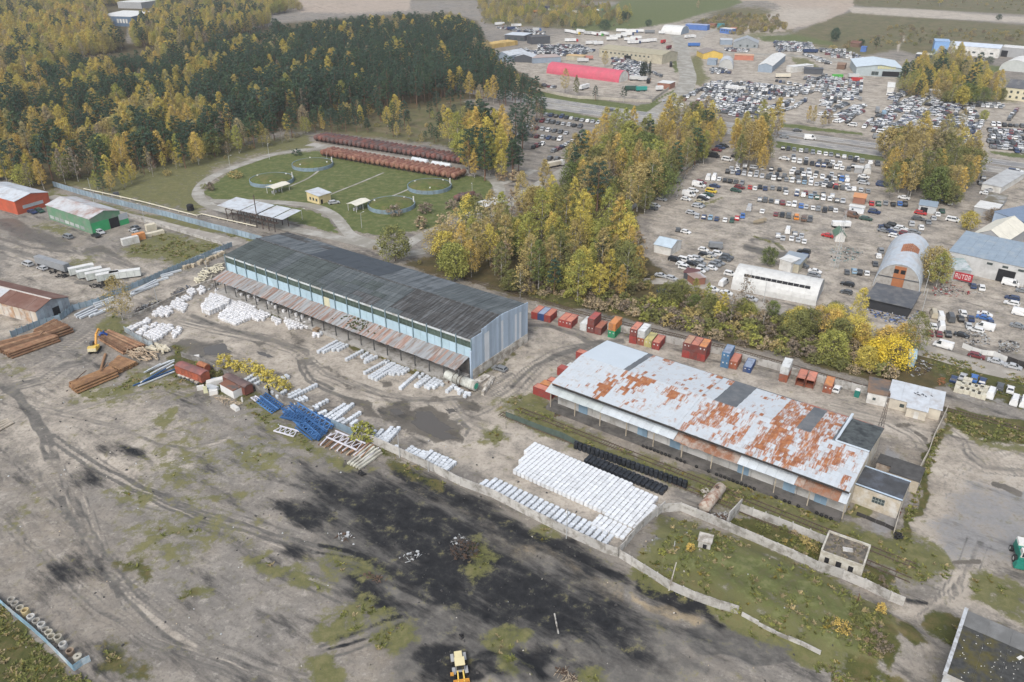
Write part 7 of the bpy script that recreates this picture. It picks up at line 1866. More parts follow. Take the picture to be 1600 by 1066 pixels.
# bales, pallets, bulk bags
def sack(w,d,h,bulge,top,m,name,knot=0.0):
 b=MB()
 sec=[(0,.93),(.12*h,1),(.8*h,1+bulge),(.96*h,.985 if top>.9 else.94),(h,top)]
 n=12
 vs=[]
 for z,s in sec:
  for k in range(n):
   a=(k+.5)*2*math.pi/n
   ca,sa=math.cos(a),math.sin(a)
   q=(abs(ca)**5+abs(sa)**5)**-.2
   vs.append((ca*q*w/2*s,sa*q*d/2*s,z))
 fs=[(i*n+k,i*n+(k+1)%n,(i+1)*n+(k+1)%n,(i+1)*n+k)for i in range(len(sec)-1)for k in range(n)]
 fs.append(tuple(range((len(sec)-1)*n,len(sec)*n)))
 b.add(vs,fs)
 if knot:
  b.tube((0,0,h-.05),(.06,.04,h+knot),.16,6,.07)
 return b.mesh(name,m)
wrap=mat('white_wrap',(.63,.645,.66),.4,.05,1.5,dirt=(.52,.53,.53),dirt_amt=.3,dirt_scale=.8,obj_var=.09)
wrap2=mat('white_pallet_wrap',(.56,.59,.62),.5,.06,1.5,dirt=(.45,.46,.47),dirt_amt=.25,dirt_scale=1.0,obj_var=.14)
bagw=mat('woven_white_bag',(.63,.63,.64),.75,.08,1.5,dirt=(.48,.465,.44),dirt_amt=.35,dirt_scale=1.1,obj_var=.1)
blk=mat('black_wrap',(.022,.025,.03),.38,.2,1.5,obj_var=.3)
bales=[sack(1.12,1.04,1.15+.03*k,.0,.97,wrap,'wrapped_bale')for k in range(3)]
packs=[sack(1.12,.9,.95+.04*k,.0,.95,wrap2,'wrapped_pallet')for k in range(3)]
sacks=[sack(1.0,1.0,.95+.08*k,.08,.62,bagw,'bulk_bag',.12+.05*k)for k in range(4)]
blacks=[sack(1.15,1.05,1.05,.01,.85,blk,'black_bale')]
BIG={}
def put(kind,protos,x,y,z,yaw,label,cat,group):
 BIG.setdefault(kind,[]).append((x,y,z,yaw,protos,label,cat,group))
mo=G(*Z(720,660,3.9925)(322,320))
ym=-.632
def fr(x,y):
 return(mo.x+x*math.cos(ym)-y*math.sin(ym),mo.y+x*math.sin(ym)+y*math.cos(ym))
NC_=29
for c in range(NC_):
 x=.6+c*1.23-(.0)
 n0,n1=(4,13)if c==-9 else(0,13)
 if c>=22:
  n0,n1=-1,12
 if c==NC_-1:
  n0,n1=-1,9
 for r_ in range(n0,n1):
  if c==0 and r_>7:
   pass
  put('wrapped_bale',bales,*fr(x+rr.uniform(-.03,.03),.5+r_*1.02+rr.uniform(-.02,.02)),0,ym+rr.uniform(-.02,.02),'white bale, %s back in the %s column of the big block'%(ordw(r_-n0+1),ordw(c+1)),'bale','white bales of the big block')
for c,n0,n1 in((-1,4,13),(-2,8,13)):
 for r_ in range(n0,n1):
  put('wrapped_bale',bales,*fr(.6+c*1.23,.5+r_*1.02),0,ym,'white bale, %s back in the %s stepped column of the big block'%(ordw(r_-n0+1),('inner','outer')[-1-c]),'bale','white bales of the big block')
for c in range(7):
 for r_ in range(4 if c<1 else 4):
  put('wrapped_bale',bales,*fr(26.7+c*1.25,-5.0+r_*1.02),0,ym,'white wrapped bale, %s back in the %s column of the small front block'%(ordw(r_+1),ordw(c+1)),'bale','white bales of the small front block')
for c in range(24):
 x=-2.9+c*1.51
 for r_ in range(3 if c==0 else 5):
  put('wrapped_pallet',packs,*fr(x+rr.uniform(-.05,.05),-8.7+r_*.9+rr.uniform(-.06,.06)),0,ym+rr.uniform(-.04,.04),'white pallet, %s out in the %s line along the concrete wall'%(ordw(r_+1),ordw(c+1)),'pallet','white pallets along the concrete wall')
for c in range(25):
 put('black_bale',blacks,*fr(7.2+c*1.255,18.6+.08*c),0,ym,'black wrapped bale, %s along the long row by the mesh fence'%ordw(c+1),'bale','black bales in the long row')
 put('black_bale',blacks,*fr(7.2+c*1.255,18.6+.08*c),1.06,ym,'black wrapped bale, %s along the upper tier of the long row'%ordw(c+1),'bale','black bales in the long row')
for c in range(18):
 for r_ in range(3):
  put('black_bale',blacks,*fr(12.6+c*1.25,14.9+r_*1.05),0,ym,'black bale, %s out in the %s column of the low black block'%(ordw(r_+1),ordw(c+1)),'bale','black bales in the low block')
z66=Z(560,560,8)
STR=[(z66,s)for s in('85,200 340,60','350,72 372,62','145,250 420,85','180,265 450,95','225,280 490,115','400,210 510,125','440,215 550,140','505,210 600,150','555,205 620,160','530,390 740,210','770,250 805,220','720,360 860,250','745,365 890,270','845,370 950,280','880,385 990,300','945,380 1030,315','1050,345 1060,335','1110,430 1190,365','1222,392 1230,385','1255,412 1262,405','1262,452 1295,430','1332,488 1345,455','1385,465 1392,460')]
STR+=[(zy2,s)for s in('90,260 230,180','130,260 260,195','205,245 280,205','245,245 310,210','310,320 430,255','430,300 470,275','455,340 540,300','462,320 500,295','60,130 110,115')]
STR+=[(zc,s)for s in('345,335 570,222','365,300 440,265','385,350 480,318','410,365 495,330','270,310 330,268','230,280 300,240','175,250 250,205','100,215 180,168','60,195 140,150','25,180 90,140','525,412 655,345','540,425 580,400','600,448 642,430','650,470 790,378','680,482 820,395','715,492 855,375','740,512 782,490','785,522 910,440','850,530 885,505','870,562 915,535','880,580 910,565','1010,605 1030,585','1030,640 1085,580','1058,648 1120,600','1080,655 1160,560','1100,662 1190,575','1125,665 1215,560','1200,705 1208,700','1258,762 1320,712','1285,775 1345,728','1315,785 1375,740','1345,795 1410,750','1375,802 1440,755','1405,808 1470,745','1432,835 1500,765','1460,850 1530,775','1490,862 1560,790','1520,875 1590,800','1550,885 1620,815','1580,890 1650,830','310,165 340,150','320,172 352,158')]
for n,(z_,s)in enumerate(STR):
 (ax,ay),(bx_,by_)=pl(z_,s)
 a,c=G(ax,ay),G(bx_,by_)
 k=max(1,round((c-a).length/1.08)+1)
 yw=yaw_of(a,c)-math.pi/2 if k>2 else YAW
 where='before the warehouse dock' if n<32 else 'along the yard wall'
 for q in range(k):
  p=a.lerp(c,q/max(1,k-1))
  put('wrapped_pallet',packs,p.x,p.y,0,yw,'white wrapped pallet, %s in the %s stacked line %s'%(ordw(q+1),ordw(n+1 if n<32 else n-31),where),'pallet','white pallet lines '+where)
for n,(s,pitch,hgt,where)in enumerate((('200,478 360,400 378,420 230,495',1.1,1,'nearest strip by the patched wall'),('262,510 350,450 382,470 300,530',1.1,1,'second strip by the patched wall'),('375,470 405,445 440,430 400,480',1.2,1,'loose ones by the patched wall'),('320,525 480,440 550,455 555,480 420,580',1.15,1,'broad patch by the patched wall'),('540,525 590,470 625,470 620,500 560,550',1.2,1,'end patch by the patched wall'),('395,372 400,345 470,310 540,310 545,345 520,390',1.2,1,'first clump along the stone kerb'),('522,300 580,245 630,250 670,305 635,345',1.2,1,'second clump along the stone kerb'),('625,240 650,215 690,240 660,255',1.2,1,'third clump along the stone kerb'),('665,190 700,155 730,190 705,230',1.2,1,'fourth clump along the stone kerb'),('740,175 780,145 820,180 770,205',1.2,1,'fifth clump along the stone kerb'),('780,320 850,232 915,228 1005,270 1000,305 840,368 785,345',1.1,2,'stacked block left of the big patch'),('905,390 1020,258 1100,270 1235,340 1190,385 1090,430 1040,450',1.1,1,'big patch before the dock'),('1180,400 1235,340 1310,370 1250,418',1.2,1,'right end of the big patch'),('1315,400 1350,380 1405,410 1370,448',1.2,1,'round clump past the big patch'),('1410,415 1450,390 1600,395 1600,470 1470,485',1.35,1,'scattered clump near the timber crate'),('1640,520 1690,510 1700,540 1660,545',1.2,1,'little group beyond the timber crate'),('880,175 900,168 912,182 890,190',1.1,1,'single bag by the canopy corner'))):
 P=[G(*q)for q in pl(zy,s)]
 P=[(p.x*math.cos(YAW)+p.y*math.sin(YAW),-p.x*math.sin(YAW)+p.y*math.cos(YAW))for p in P]
 k=0
 y=min(p[1]for p in P)+.4
 while y<max(p[1]for p in P):
  x=min(p[0]for p in P)+.4
  while x<max(p[0]for p in P):
   if in_poly(x,y,P):
    k+=1
    jx,jy=x+rr.uniform(-.1,.1),y+rr.uniform(-.1,.1)
    for t_ in range(hgt):
     put('bulk_bag',sacks,jx*math.cos(YAW)-jy*math.sin(YAW),jx*math.sin(YAW)+jy*math.cos(YAW),t_*1.0,YAW+rr.uniform(-.2,.2),'white bulk bag, %s in the %s'%(ordw(k)+('' if t_==0 else ' on top'),where),'bulk bag','bulk bags of the '+where)
   x+=pitch
  y+=pitch
for q in range(13):
 x=8+q*3.3+rr.uniform(-1,1)
 p=local(aL,yA,x,-3.2+rr.uniform(-1,1))
 put('bulk_bag',sacks,p.x,p.y,1.15,YAW,'white bulk bag under the canopy on the dock, %s from its far end'%ordw(q+1),'bulk bag','bulk bags on the loading dock')
for kind,lst in BIG.items():
 lst.sort(key=lambda s:math.hypot(s[0],s[1])-s[2])
 for n,(x,y,z,yw,protos,label,cat,grp)in enumerate(lst):
  if n<299:
   tag(link(kind,rr.choice(protos),None,(x,y,z),yw),label,cat,grp)
 left=lst[299:]
 if left:
  b=MB()
  for x,y,z,yw,protos,*_ in left:
   me=rr.choice(protos)
   ca,sa=math.cos(yw),math.sin(yw)
   b.add([(v.co.x*ca-v.co.y*sa+x,v.co.x*sa+v.co.y*ca+y,v.co.z+z)for v in me.vertices],[tuple(p.vertices)for p in me.polygons])
  stuff(b.build({'wrapped_bale':'further_bales','wrapped_pallet':'further_pallets','bulk_bag':'further_bulk_bags','black_bale':'further_black_bales'}[kind],lst[0][4][0].materials[0]))
# shipping containers
CC={'red':(.30,.055,.045),'salmon':(.46,.17,.11),'rust':(.30,.10,.055),'brown red':(.19,.055,.045),'blue':(.07,.17,.30),'navy':(.03,.065,.18),'white':(.52,.53,.52),'orange':(.48,.19,.06),'green':(.02,.27,.12),'yellow':(.46,.41,.17),'tan red':(.36,.21,.13),'slate blue':(.22,.27,.36)}
def container(p,yaw,z,side,top,label,L=6.06,H=2.59,open_=False,mark=True,W=2.44,base_off=(0,0),lid=True):
 q=local(p,yaw,*base_off)
 t=thing('shipping_container',label,'container',(q.x,q.y,z),yaw,'shipping containers')
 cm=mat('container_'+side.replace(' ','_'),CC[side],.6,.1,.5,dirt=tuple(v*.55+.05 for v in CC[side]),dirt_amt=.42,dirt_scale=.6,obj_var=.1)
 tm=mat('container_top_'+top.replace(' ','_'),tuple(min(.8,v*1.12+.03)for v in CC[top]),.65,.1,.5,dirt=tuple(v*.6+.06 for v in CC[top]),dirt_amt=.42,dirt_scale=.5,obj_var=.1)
 b=MB()
 if open_:
  b.bx(.04,W-.04,L-.2,L-.05,.12,H-.1).bx(.04,.14,.1,L-.2,.12,H-.1).bx(W-.14,W-.04,.1,L-.2,.12,H-.1).bx(.04,W-.04,.1,L-.1,.05,.14)
 else:
  b.bx(.06,W-.06,.1,L-.08,.12,H-.1)
 k=13
 for n in range(k):
  y=.3+(L-.6)*n/(k-1)
  for x in(.045,W-.045):
   b.bx(x-.045,x+.045,y-.11,y+.11,.15,H-.12)
 b.build('body',cm,t)
 f=MB()
 for x in(.07,W-.07):
  for y in(.07,L-.07):
   f.bx(x-.08,x+.08,y-.08,y+.08,0,H+.01)
 for x in(.06,W-.06):
  f.bx(x-.065,x+.065,.1,L-.1,0,.14).bx(x-.065,x+.065,.1,L-.1,H-.1,H+.005)
 for y in(.07,L-.07):
  f.bx(.1,W-.1,y-.07,y+.07,0,.14).bx(.1,W-.1,y-.07,y+.07,H-.1,H+.004)
 f.build('frame',cm,t)
 if lid:
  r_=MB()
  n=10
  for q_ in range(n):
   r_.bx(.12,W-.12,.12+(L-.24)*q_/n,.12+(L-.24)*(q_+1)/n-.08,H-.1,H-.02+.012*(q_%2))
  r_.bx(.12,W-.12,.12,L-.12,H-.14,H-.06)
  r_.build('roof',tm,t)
 for n in range(2):
  x0,x1=.12+n*(W/2-.1),W/2-.02+n*(W/2-.1)
  d=MB()
  if open_:
   xx=.05 if n==0 else W-.05
   d.bx(xx-.03,xx+.03,-1.05,.02,.14,H-.12)
  else:
   d.bx(x0,x1,-.02,.09,.14,H-.12)
   for xx in(x0+.3,x1-.3):
    d.bx(xx-.025,xx+.025,-.06,-.02,.1,H-.08)
  dd=d.build('door',cm,t)
  if mark and not open_:
   m=MB().bx(x0+.4+.1*n,x1-.3,-.07,-.025,H*.62,H*.78)
   m.build('marking',mat('container_lettering',(.55,.54,.52),.7,.1),dd)
 return t
z8=Z(800,450,3.9925)
yc=-.50
ROWS=[(z8,119,190,[('red','salmon','leftmost single container beside the warehouse'),('navy','slate blue','navy container with grey blue roof beside the warehouse'),('red','salmon','red container right of the navy one')]),(z8,288,236,[('red','salmon','left of the red pair on the wall'),('red','salmon','right of the red pair on the wall')]),(z8,422,262,[('white','white','low white container beside dark red stack')]),(z8,467,276,[('brown red','brown red','lower dark red container of the two high stack'),]),(z8,513,287,[('brown red','rust','brown red container right of dark red stack')]),(z8,597,306,[('green','green','bright green container under an orange one')]),(z8,729,342,[('red','red','bottom red container of the stack left of white one')]),(z8,777,352,[('rust','rust','bottom rust container under a white one')]),(z8,822,364,[('yellow','yellow','mustard yellow container in the mixed group')]),(z8,871,380,[('red','salmon','red container right of the mustard one')]),(z8,1057,430,[('red','red','bottom front container of the six stack, first'),('brown red','red','bottom container of the six stack, middle'),('red','red','bottom container of the six stack, last')]),(z8,1298,492,[('blue','blue','bottom blue container of the blue stack')]),(z8,1350,500,[('rust','salmon','rust container right of the blue stack')]),(z14,862,780,[('rust','salmon','rust container beneath the lone white one')]),(z14,1136,850,[('rust','orange','orange brown container next to white car')])]
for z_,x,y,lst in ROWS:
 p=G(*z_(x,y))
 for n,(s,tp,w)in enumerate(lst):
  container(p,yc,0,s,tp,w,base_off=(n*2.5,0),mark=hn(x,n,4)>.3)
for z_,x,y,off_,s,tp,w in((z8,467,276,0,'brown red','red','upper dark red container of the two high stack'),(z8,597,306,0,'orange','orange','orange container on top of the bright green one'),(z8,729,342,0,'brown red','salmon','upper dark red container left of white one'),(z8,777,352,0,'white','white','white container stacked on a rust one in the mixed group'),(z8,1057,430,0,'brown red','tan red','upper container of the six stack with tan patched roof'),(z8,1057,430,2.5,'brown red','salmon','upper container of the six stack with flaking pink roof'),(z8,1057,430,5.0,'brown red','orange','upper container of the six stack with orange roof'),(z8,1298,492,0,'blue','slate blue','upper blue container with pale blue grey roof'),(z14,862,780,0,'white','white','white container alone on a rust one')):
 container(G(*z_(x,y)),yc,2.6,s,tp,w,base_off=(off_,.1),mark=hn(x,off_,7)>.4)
p=G(*z8(1437,522))
container(p,yc,0,'navy','slate blue','navy blue open bulk container with grey cover and raised end',L=6.3,H=1.9,mark=True)
p=G(*z14(968,803))
container(p,yc,0,'rust','salmon','rust container with open doors, the one by the lone white stack',open_=True)
container(p,yc,0,'rust','salmon','rust container with open doors, the one toward the small house',open_=True,base_off=(2.75,0))
z30=Z(830,520,8)
p=G(*z30(22,765))
container(local(p,YAW,0,2.44),YAW-math.pi/2,0,'red','salmon','red container broadside at the rusty shed corner')
container(local(p,YAW,.6,5.2),YAW-math.pi/2,0,'orange','orange','orange container behind the broadside red one')
container(local(p,YAW,1.2,7.9),YAW-math.pi/2,0,'red','salmon','pinkish red container furthest behind the broadside red one')
p=G(*z30(322,525))
container(local(p,YAW,0,2.44),YAW-math.pi/2,0,'red','red','red container with white mark half under the shed eave')
container(local(p,YAW,1.5,5.1),YAW-math.pi/2,0,'white','white','cream white container behind the marked red one')
p=G(*z30(555,325))
container(local(p,YAW,0,2.44),YAW-math.pi/2,0,'red','salmon','small red container end by the shed back corner')
# tank farm
tank_d=mat('maroon_tank',(.17,.07,.055),.65,.15,.5,dirt=(.10,.075,.07),dirt_amt=.5,dirt_scale=.25,obj_var=.2)
tank_l=mat('brown_tank',(.185,.08,.057),.65,.12,.5,dirt=(.28,.155,.105),dirt_amt=.45,dirt_scale=.3,obj_var=.15)
tank_s=mat('silver_tank',(.52,.54,.55),.5,.08,.5)
def tank(p,yaw,L,D,z0,m,label,group,name='storage_tank'):
 t=thing(name,label,'tank',p,yaw,group)
 r=D/2
 MB().lathe([(0,-.32),(r*.6,-.24),(r*.97,-.02),(r,.08),(r,L-.08),(r*.97,L+.02),(r*.6,L+.24),(0,L+.32)],16,axis='X',c=(0,0,z0+r)).build('barrel',m,t,smooth=True)
 for x in(.16,.84):
  MB().bx(L*x-.3,L*x+.3,-r*.75,r*.75,0,z0+r*.35).build('saddle',rb,t)
 MB().lathe([(0,0),(.4,0),(.4,.35),(0,.35)],8,c=(L*.5,0,z0+D-.04)).build('manhole',m,t)
 return t
def tank_row(z_,a,c,n,L,D,z0,m,fmt,group,yaw):
 A,B_=G(*z_(*a)),G(*z_(*c))
 for q in range(n):
  p=A.lerp(B_,q/(n-1))
  tank(p,yaw,L,D,z0,m,fmt%ordw(q+1),group)
yt=YAW+math.pi/2+.06
tank_row(ID,(493,221.5),(731,260),34,11,3.0,1.0,tank_d,'dark maroon tank, %s along the upper row from its forest end','maroon tanks in the upper row',yt)
tank_row(ID,(503.5,245),(708,282),28,10.5,3.0,1.0,tank_l,'rust brown tank, %s along the lower row from its forest end','brown tanks in the lower row',yt)
tank_row(zt,(1266,354),(1318,347),3,6,3.0,.3,tank_d,'short maroon tank, %s of three on the lawn','three short tanks on the lawn',yt)
a,c=G(*zt(1060,172)),G(*zt(1150,190))
tank(a,yaw_of(a,c),11,2.9,1.2,tank_s,'silver tank wagon between the tank rows, forest side','silver tank wagons','tank_wagon')
a,c=G(*zt(1155,192)),G(*zt(1258,208))
tank(a,yaw_of(a,c),12,2.9,1.2,tank_s,'silver tank wagon between the tank rows, street side','silver tank wagons','tank_wagon')
res_w,res_g=M_('blue_grey_ring',(.20,.27,.32),dirt=(.17,.21,.23)),M_('reservoir_grass',(.085,.105,.025),var=.3,scale=.5,dirt=(.13,.115,.04),dirt_amt=.4)
for x,y,w in((580,183,'far left'),(384,258,'near left'),(1140,288,'far right'),(958,378,'near right')):
 p=G(*zt(x,y))
 t=thing('reservoir','round grass topped reservoir with blue grey ring wall, %s of four'%w,'reservoir',p,0,'grass topped reservoirs')
 for q in range(24):
  a0,a1=q*2*math.pi/24,(q+1)*2*math.pi/24-.012
  MB().prism([(11.2*math.cos(a0),11.2*math.sin(a0)),(11.5*math.cos(a0),11.5*math.sin(a0)),(11.5*math.cos(a1),11.5*math.sin(a1)),(11.2*math.cos(a1),11.2*math.sin(a1))],0,1.9).build('wall_panel',res_w,t)
 MB().lathe([(11.25,1.2),(11.1,1.7),(9.5,2.3),(6,3.0),(2,3.3),(0,3.35)],28).build('grass_top',res_g,t,smooth=True)
 MB().tube((10.6,2,1.5),(10.6,2,4.6),.35,8).build('vent_pipe',w_white,t)
 for q in range(3):
  a0=q*2.1+x
  MB().box((8.5*math.cos(a0),8.5*math.sin(a0),2.75),(.7,.7,.5)).build('hatch',w_white,t)
t=thing('pipeline','cream pipeline on low posts along the blue grey fence','pipeline',G(*zl(525,150)),0)
P=[q-t.location for q in gp(zl,'525,150 700,188 870,226 1060,275 1230,318 1262,308 1420,345 1600,385')]
for a,c in zip(P,P[1:]):
 MB().tube(a+Vector((0,0,.9)),c+Vector((0,0,.9)),.28,8).build('pipe',M_('cream_pipe',(.58,.54,.42)),t)
 for q in range(3):
  p=a.lerp(c,q/3)
  MB().bx(p.x-.2,p.x+.2,p.y-.2,p.y+.2,0,.7).build('post',concrete,t)
MB().lathe([(0,0),(1.6,0),(1.6,2.6),(1.2,3),(0,3)],12).build('black_butt',dark_in,thing('water_butt','black round butt beside the loop road corner','tank',G(*zl(1190,275))))
tag(MB().box((0,0,.7),(2.6,1.6,1.4)).build('steel_box',w_dark,None,G(*zl(725,178)),.4),'dark steel box lying by the forest side of the fence','box')
# railway
def track(name,label,P,gauge=1.52):
 P=[Vector((p[0],p[1],0))for p in P]
 t=thing(name,label,'railway',P[0])
 o=P[0]
 for s in(-1,1):
  b=MB()
  for a,c in zip(P,P[1:]):
   d=(c-a).normalized()
   nn=Vector((-d.y,d.x,0))*(gauge/2*s)
   b.bar(a-o+nn+Vector((0,0,.16)),c-o+nn+Vector((0,0,.16)),.16,.17)
  b.build('rail',M_('rusty_rail',(.10,.07,.055)),t)
 b=MB()
 for a,c in zip(P,P[1:]):
  d=c-a
  n=int(d.length/.75)
  yw=math.atan2(d.y,d.x)
  for q in range(n):
   if hn(q,a.x,3)<.25:
    continue
   p=a.lerp(c,q/n)-o
   b.box((p.x,p.y,.03),(.22,2.6,.1),yw)
 stuff(b.build('sleepers',M_('old_sleeper',(.10,.09,.06)),t))
track('railway_track','rusty track half sunk in grass next to the shed dock',[local(bL,yB,-8,-5.6),local(bL,yB,40,-5.4),local(bL,yB,98,-5.6)])
track('railway_track','rusty track in grass on the bale yard side',[local(bL,yB,-10,-10.4),local(bL,yB,40,-10.0),local(bL,yB,98,-10.6)])
track('railway_track','old track between thicket and container wall',gp(ID,'700,428 760,446 830,466 900,487 980,507 1060,525 1150,548 1240,573 1340,602 1480,640 1600,672'))
# pipes, beams, timber, trusses
def stick(name,a,c,r,m,label,cat,group,n=8,sq=False):
 a,c=Vector(a),Vector(c)
 b=MB()
 if sq:
  b.bar((0,0,0),c-a,r*2,r*2 if sq is True else sq)
 else:
  b.tube((0,0,0),c-a,r,n)
 return tag(b.build(name,m,None,a),label,cat,group)
pipe_m=mat('rusty_steel_pipe',(.19,.105,.06),.7,.2,.6,dirt=(.27,.17,.10),dirt_amt=.4,dirt_scale=.4,obj_var=.45)
pipe_l=mat('orange_rust_pipe',(.28,.16,.08),.7,.2,.6,dirt=(.20,.11,.06),dirt_amt=.45,dirt_scale=.4,obj_var=.2)
def pile(z_,s,n,layers,r,m,where,jit=.25):
 s0,s1,e0,e1=gp(z_,s)
 for k in range(layers):
  for q in range(n-k):
   t=(q+.5+k*.5)/n
   a,c=s0.lerp(s1,t),e0.lerp(e1,t)
   d=(c-a).normalized()
   j0,j1=rr.uniform(-jit,jit),rr.uniform(-jit,jit)
   z0=r+k*r*1.75
   stick('steel_pipe',a+d*j0+Vector((0,0,z0)),c+d*j1+Vector((0,0,z0)),r*rr.uniform(.78,.9),m,'rusty pipe, %s across, %s layer, %s'%(ordw(q+1),ordw(k+1),where),'pipe','pipes of the '+where)
pile(zw,'-60,320 95,410 320,225 480,270',16,3,.42,pipe_m,'big stack by the blue fence, near end')
pile(zw,'260,215 400,265 420,125 585,200',12,3,.42,pipe_m,'big stack by the blue fence, far end')
pile(zw,'770,260 860,195 960,375 1150,315',11,2,.4,pipe_m,'stack right of the excavator')
pile(zw,'850,480 945,400 935,525 1085,450',10,2,.42,pipe_l,'square stack in the middle')
pile(zw,'545,625 605,685 860,500 935,545',9,3,.42,pipe_l,'long low stack pointing at the wagons')
pile(zw,'-40,910 -20,990 60,880 110,915',4,1,.4,mat('pale_pipe',(.42,.37,.3),.7,.2),'small group at the left picture edge')
stick('steel_pipe',G(*zw(788,505))+Vector((0,0,.4)),G(*zw(826,375))+Vector((0,0,.4)),.4,pipe_l,'single orange rust pipe lying apart between stacks','pipe',None)
for a,c in(('610,620','690,550'),('800,555','860,485'),('330,270','360,240')):
 A,B_=gp(zw,a+' '+c)
 stick('steel_pipe',A+Vector((0,0,2.5)),B_+Vector((0,0,2.5)),.12,pipe_m,'thin dark bar laid across the pipes at %s'%{'610':'the long stack front','800':'the long stack back','330':'the big stack joint'}[a[:3]],'bar',None)
log_m=mat('pale_timber',(.44,.36,.26),.85,.2,1.0,dirt=(.30,.22,.15),dirt_amt=.4,obj_var=.2)
def loose(z_,s,n,L,r,m,name,where,cat,sq=False,hmax=1.0,dirn=None,spread=.35):
 P=[G(*q)for q in pl(z_,s)]
 PP=[(p.x,p.y)for p in P]
 x0,x1,y0,y1=min(p[0]for p in PP),max(p[0]for p in PP),min(p[1]for p in PP),max(p[1]for p in PP)
 k=0
 while k<n:
  x,y=rr.uniform(x0,x1),rr.uniform(y0,y1)
  if not in_poly(x,y,PP):
   continue
  k+=1
  a=(YAW if dirn is None else dirn)+rr.gauss(0,spread)
  l=L*rr.uniform(.7,1.1)/2
  z0=r+rr.random()*hmax
  d=Vector((math.cos(a)*l,math.sin(a)*l,rr.uniform(-.12,.12)))
  p=Vector((x,y,z0+gz(x,y)+.12))
  stick(name,p-d,p+d,r,m,'%s, %s'%(where,ordw(k))if n<=12 else where,cat,where,6,sq)
loose(zw,'985,375 1100,320 1240,360 1230,410 1090,430 1000,410',46,3.6,.2,log_m,'log','pale cut log in the heap by the patched wall','log',hmax=1.1)
loose(zw,'1170,340 1240,300 1330,350 1250,385',16,2.4,.35,mat('cream_block',(.52,.47,.36),.85,.1,obj_var=.15),'timber_block','cream squared block beside the log heap','timber',True,.7)
loose(zl,'1190,720 1225,745 1395,660 1395,610 1300,640',70,2.6,.22,mat('cream_offcut',(.56,.52,.40),.85,.12,obj_var=.15),'timber_offcut','cream timber offcut in the long heap before warehouse','timber',False,1.1,None,.9)
steel_w=mat('galvanised_beam',(.52,.55,.57),.5,.1,.5,dirt=(.40,.42,.44),dirt_amt=.3,obj_var=.1)
steel_b=mat('blue_steel',(.035,.10,.235),.5,.12,.5,obj_var=.2)
for n,s in enumerate(('470,938 585,882','480,950 600,895','500,955 610,905','560,945 640,905','585,868 710,825','595,880 715,838','600,892 700,852','600,925 700,885','590,935 690,895','815,800 975,717','828,795 985,728','812,815 905,770','840,800 990,742','980,722 1052,702','1000,690 1132,655','1010,700 1080,680','1220,575 1390,535')):
 A,B_=gp(zl,s)
 stick('steel_beam',A+Vector((0,0,.5)),B_+Vector((0,0,.5)),.35,steel_w,'white steel beam by the blue fence, %s from the timber shed'%ordw(n+1),'beam','white beams along the blue fence',sq=.7)
for n,s in enumerate(('1040,620 1370,490','1080,625 1365,510','1100,600 1360,460','1140,520 1330,430','1160,505 1365,425','1180,540 1365,440','1130,530 1260,460','1120,605 1300,500')):
 A,B_=gp(zw,s)
 stick('steel_section',A+Vector((0,0,.25+.1*n)),B_+Vector((0,0,.25+.1*n)),.22,steel_b if n in(0,7)else steel_w,'%s steel section beside the red wagon, %s of its bundle'%('blue' if n in(0,7)else 'pale',ordw(n+1)),'beam','steel sections beside the red wagon',sq=.3)
def truss(a,c,wid,m,label,z0=.4,r=.11,n=7,tilt=0.0):
 a,c=Vector(a),Vector(c)
 d=c-a
 t=thing('steel_truss',label,'truss',a,math.atan2(d.y,d.x),'steel trusses')
 L=d.length
 w=Vector((0,wid*math.cos(tilt),wid*math.sin(tilt)))
 z=Vector((0,0,z0))
 for q in(Vector((0,0,0)),w):
  MB().bar(q+z,q+z+Vector((L,0,0)),r*2.2).build('chord',m,t)
 for k in range(n):
  x0,x1,xm=L*k/n,L*(k+1)/n,L*(k+.5)/n
  MB().bar(z+Vector((x0,0,0)),z+w+Vector((xm,0,0)),r*1.3).build('web',m,t)
  MB().bar(z+w+Vector((xm,0,0)),z+Vector((x1,0,0)),r*1.3).build('web',m,t)
TR=[('85,330 225,435',2.2),('130,310 270,410',2.0),('110,325 250,425',2.4),('310,430 560,650',1.8),('315,405 600,640',2.4),('320,420 650,600',2.0),('380,410 660,590',2.2),('420,405 690,540',2.0),('300,490 480,530',2.2),('330,470 520,560',2.0),('430,540 590,650',2.6),('450,420 690,560',2.2),('360,440 640,610',1.6),('290,480 560,540',1.8),('470,560 620,640',2.4),('340,400 610,560',2.6),('390,470 600,630',1.8),('480,520 650,610',2.0)]
for n,(s,w)in enumerate(TR):
 if n in(7,9,12,14,15,17):
  continue
 A,B_=gp(zc,s)
 truss(A,B_,w,steel_b if n%3 else mat('light_blue_steel',(.08,.19,.40),.5,.12),'blue steel truss, %s in the pile along the wall'%ordw(n+1)if n>2 else 'blue steel truss in the small pile by white shed, %s'%ordw(n+1),.2+.16*(n%9),.13,8,rr.uniform(0,.35))
for n,s in enumerate(('330,425 590,655','345,430 600,630','360,425 640,600','400,430 660,590','420,545 570,655','440,530 600,645','300,410 520,500','325,450 450,540','410,560 540,660','120,340 235,430','150,330 260,415','500,480 690,560')):
 A,B_=gp(zc,s)
 stick('blue_beam',A+Vector((0,0,.6+.1*(n%5))),B_+Vector((0,0,.6+.1*(n%5))),.15,steel_b,'solid blue beam lying among the blue trusses, %s'%ordw(n+1),'beam','blue beams in the truss pile',sq=.4)
white_st=mat('white_steel',(.58,.57,.62),.5,.06)
A,B_=gp(zc,'240,578 395,622')
truss(A,B_,2.6,white_st,'white steel truss lying before the blue pile',.5,.14,4)
A,B_=gp(zc,'655,650 890,752')
truss(A,B_,3.4,white_st,'white steel truss lying on rotten beams',1.5,.15,5)
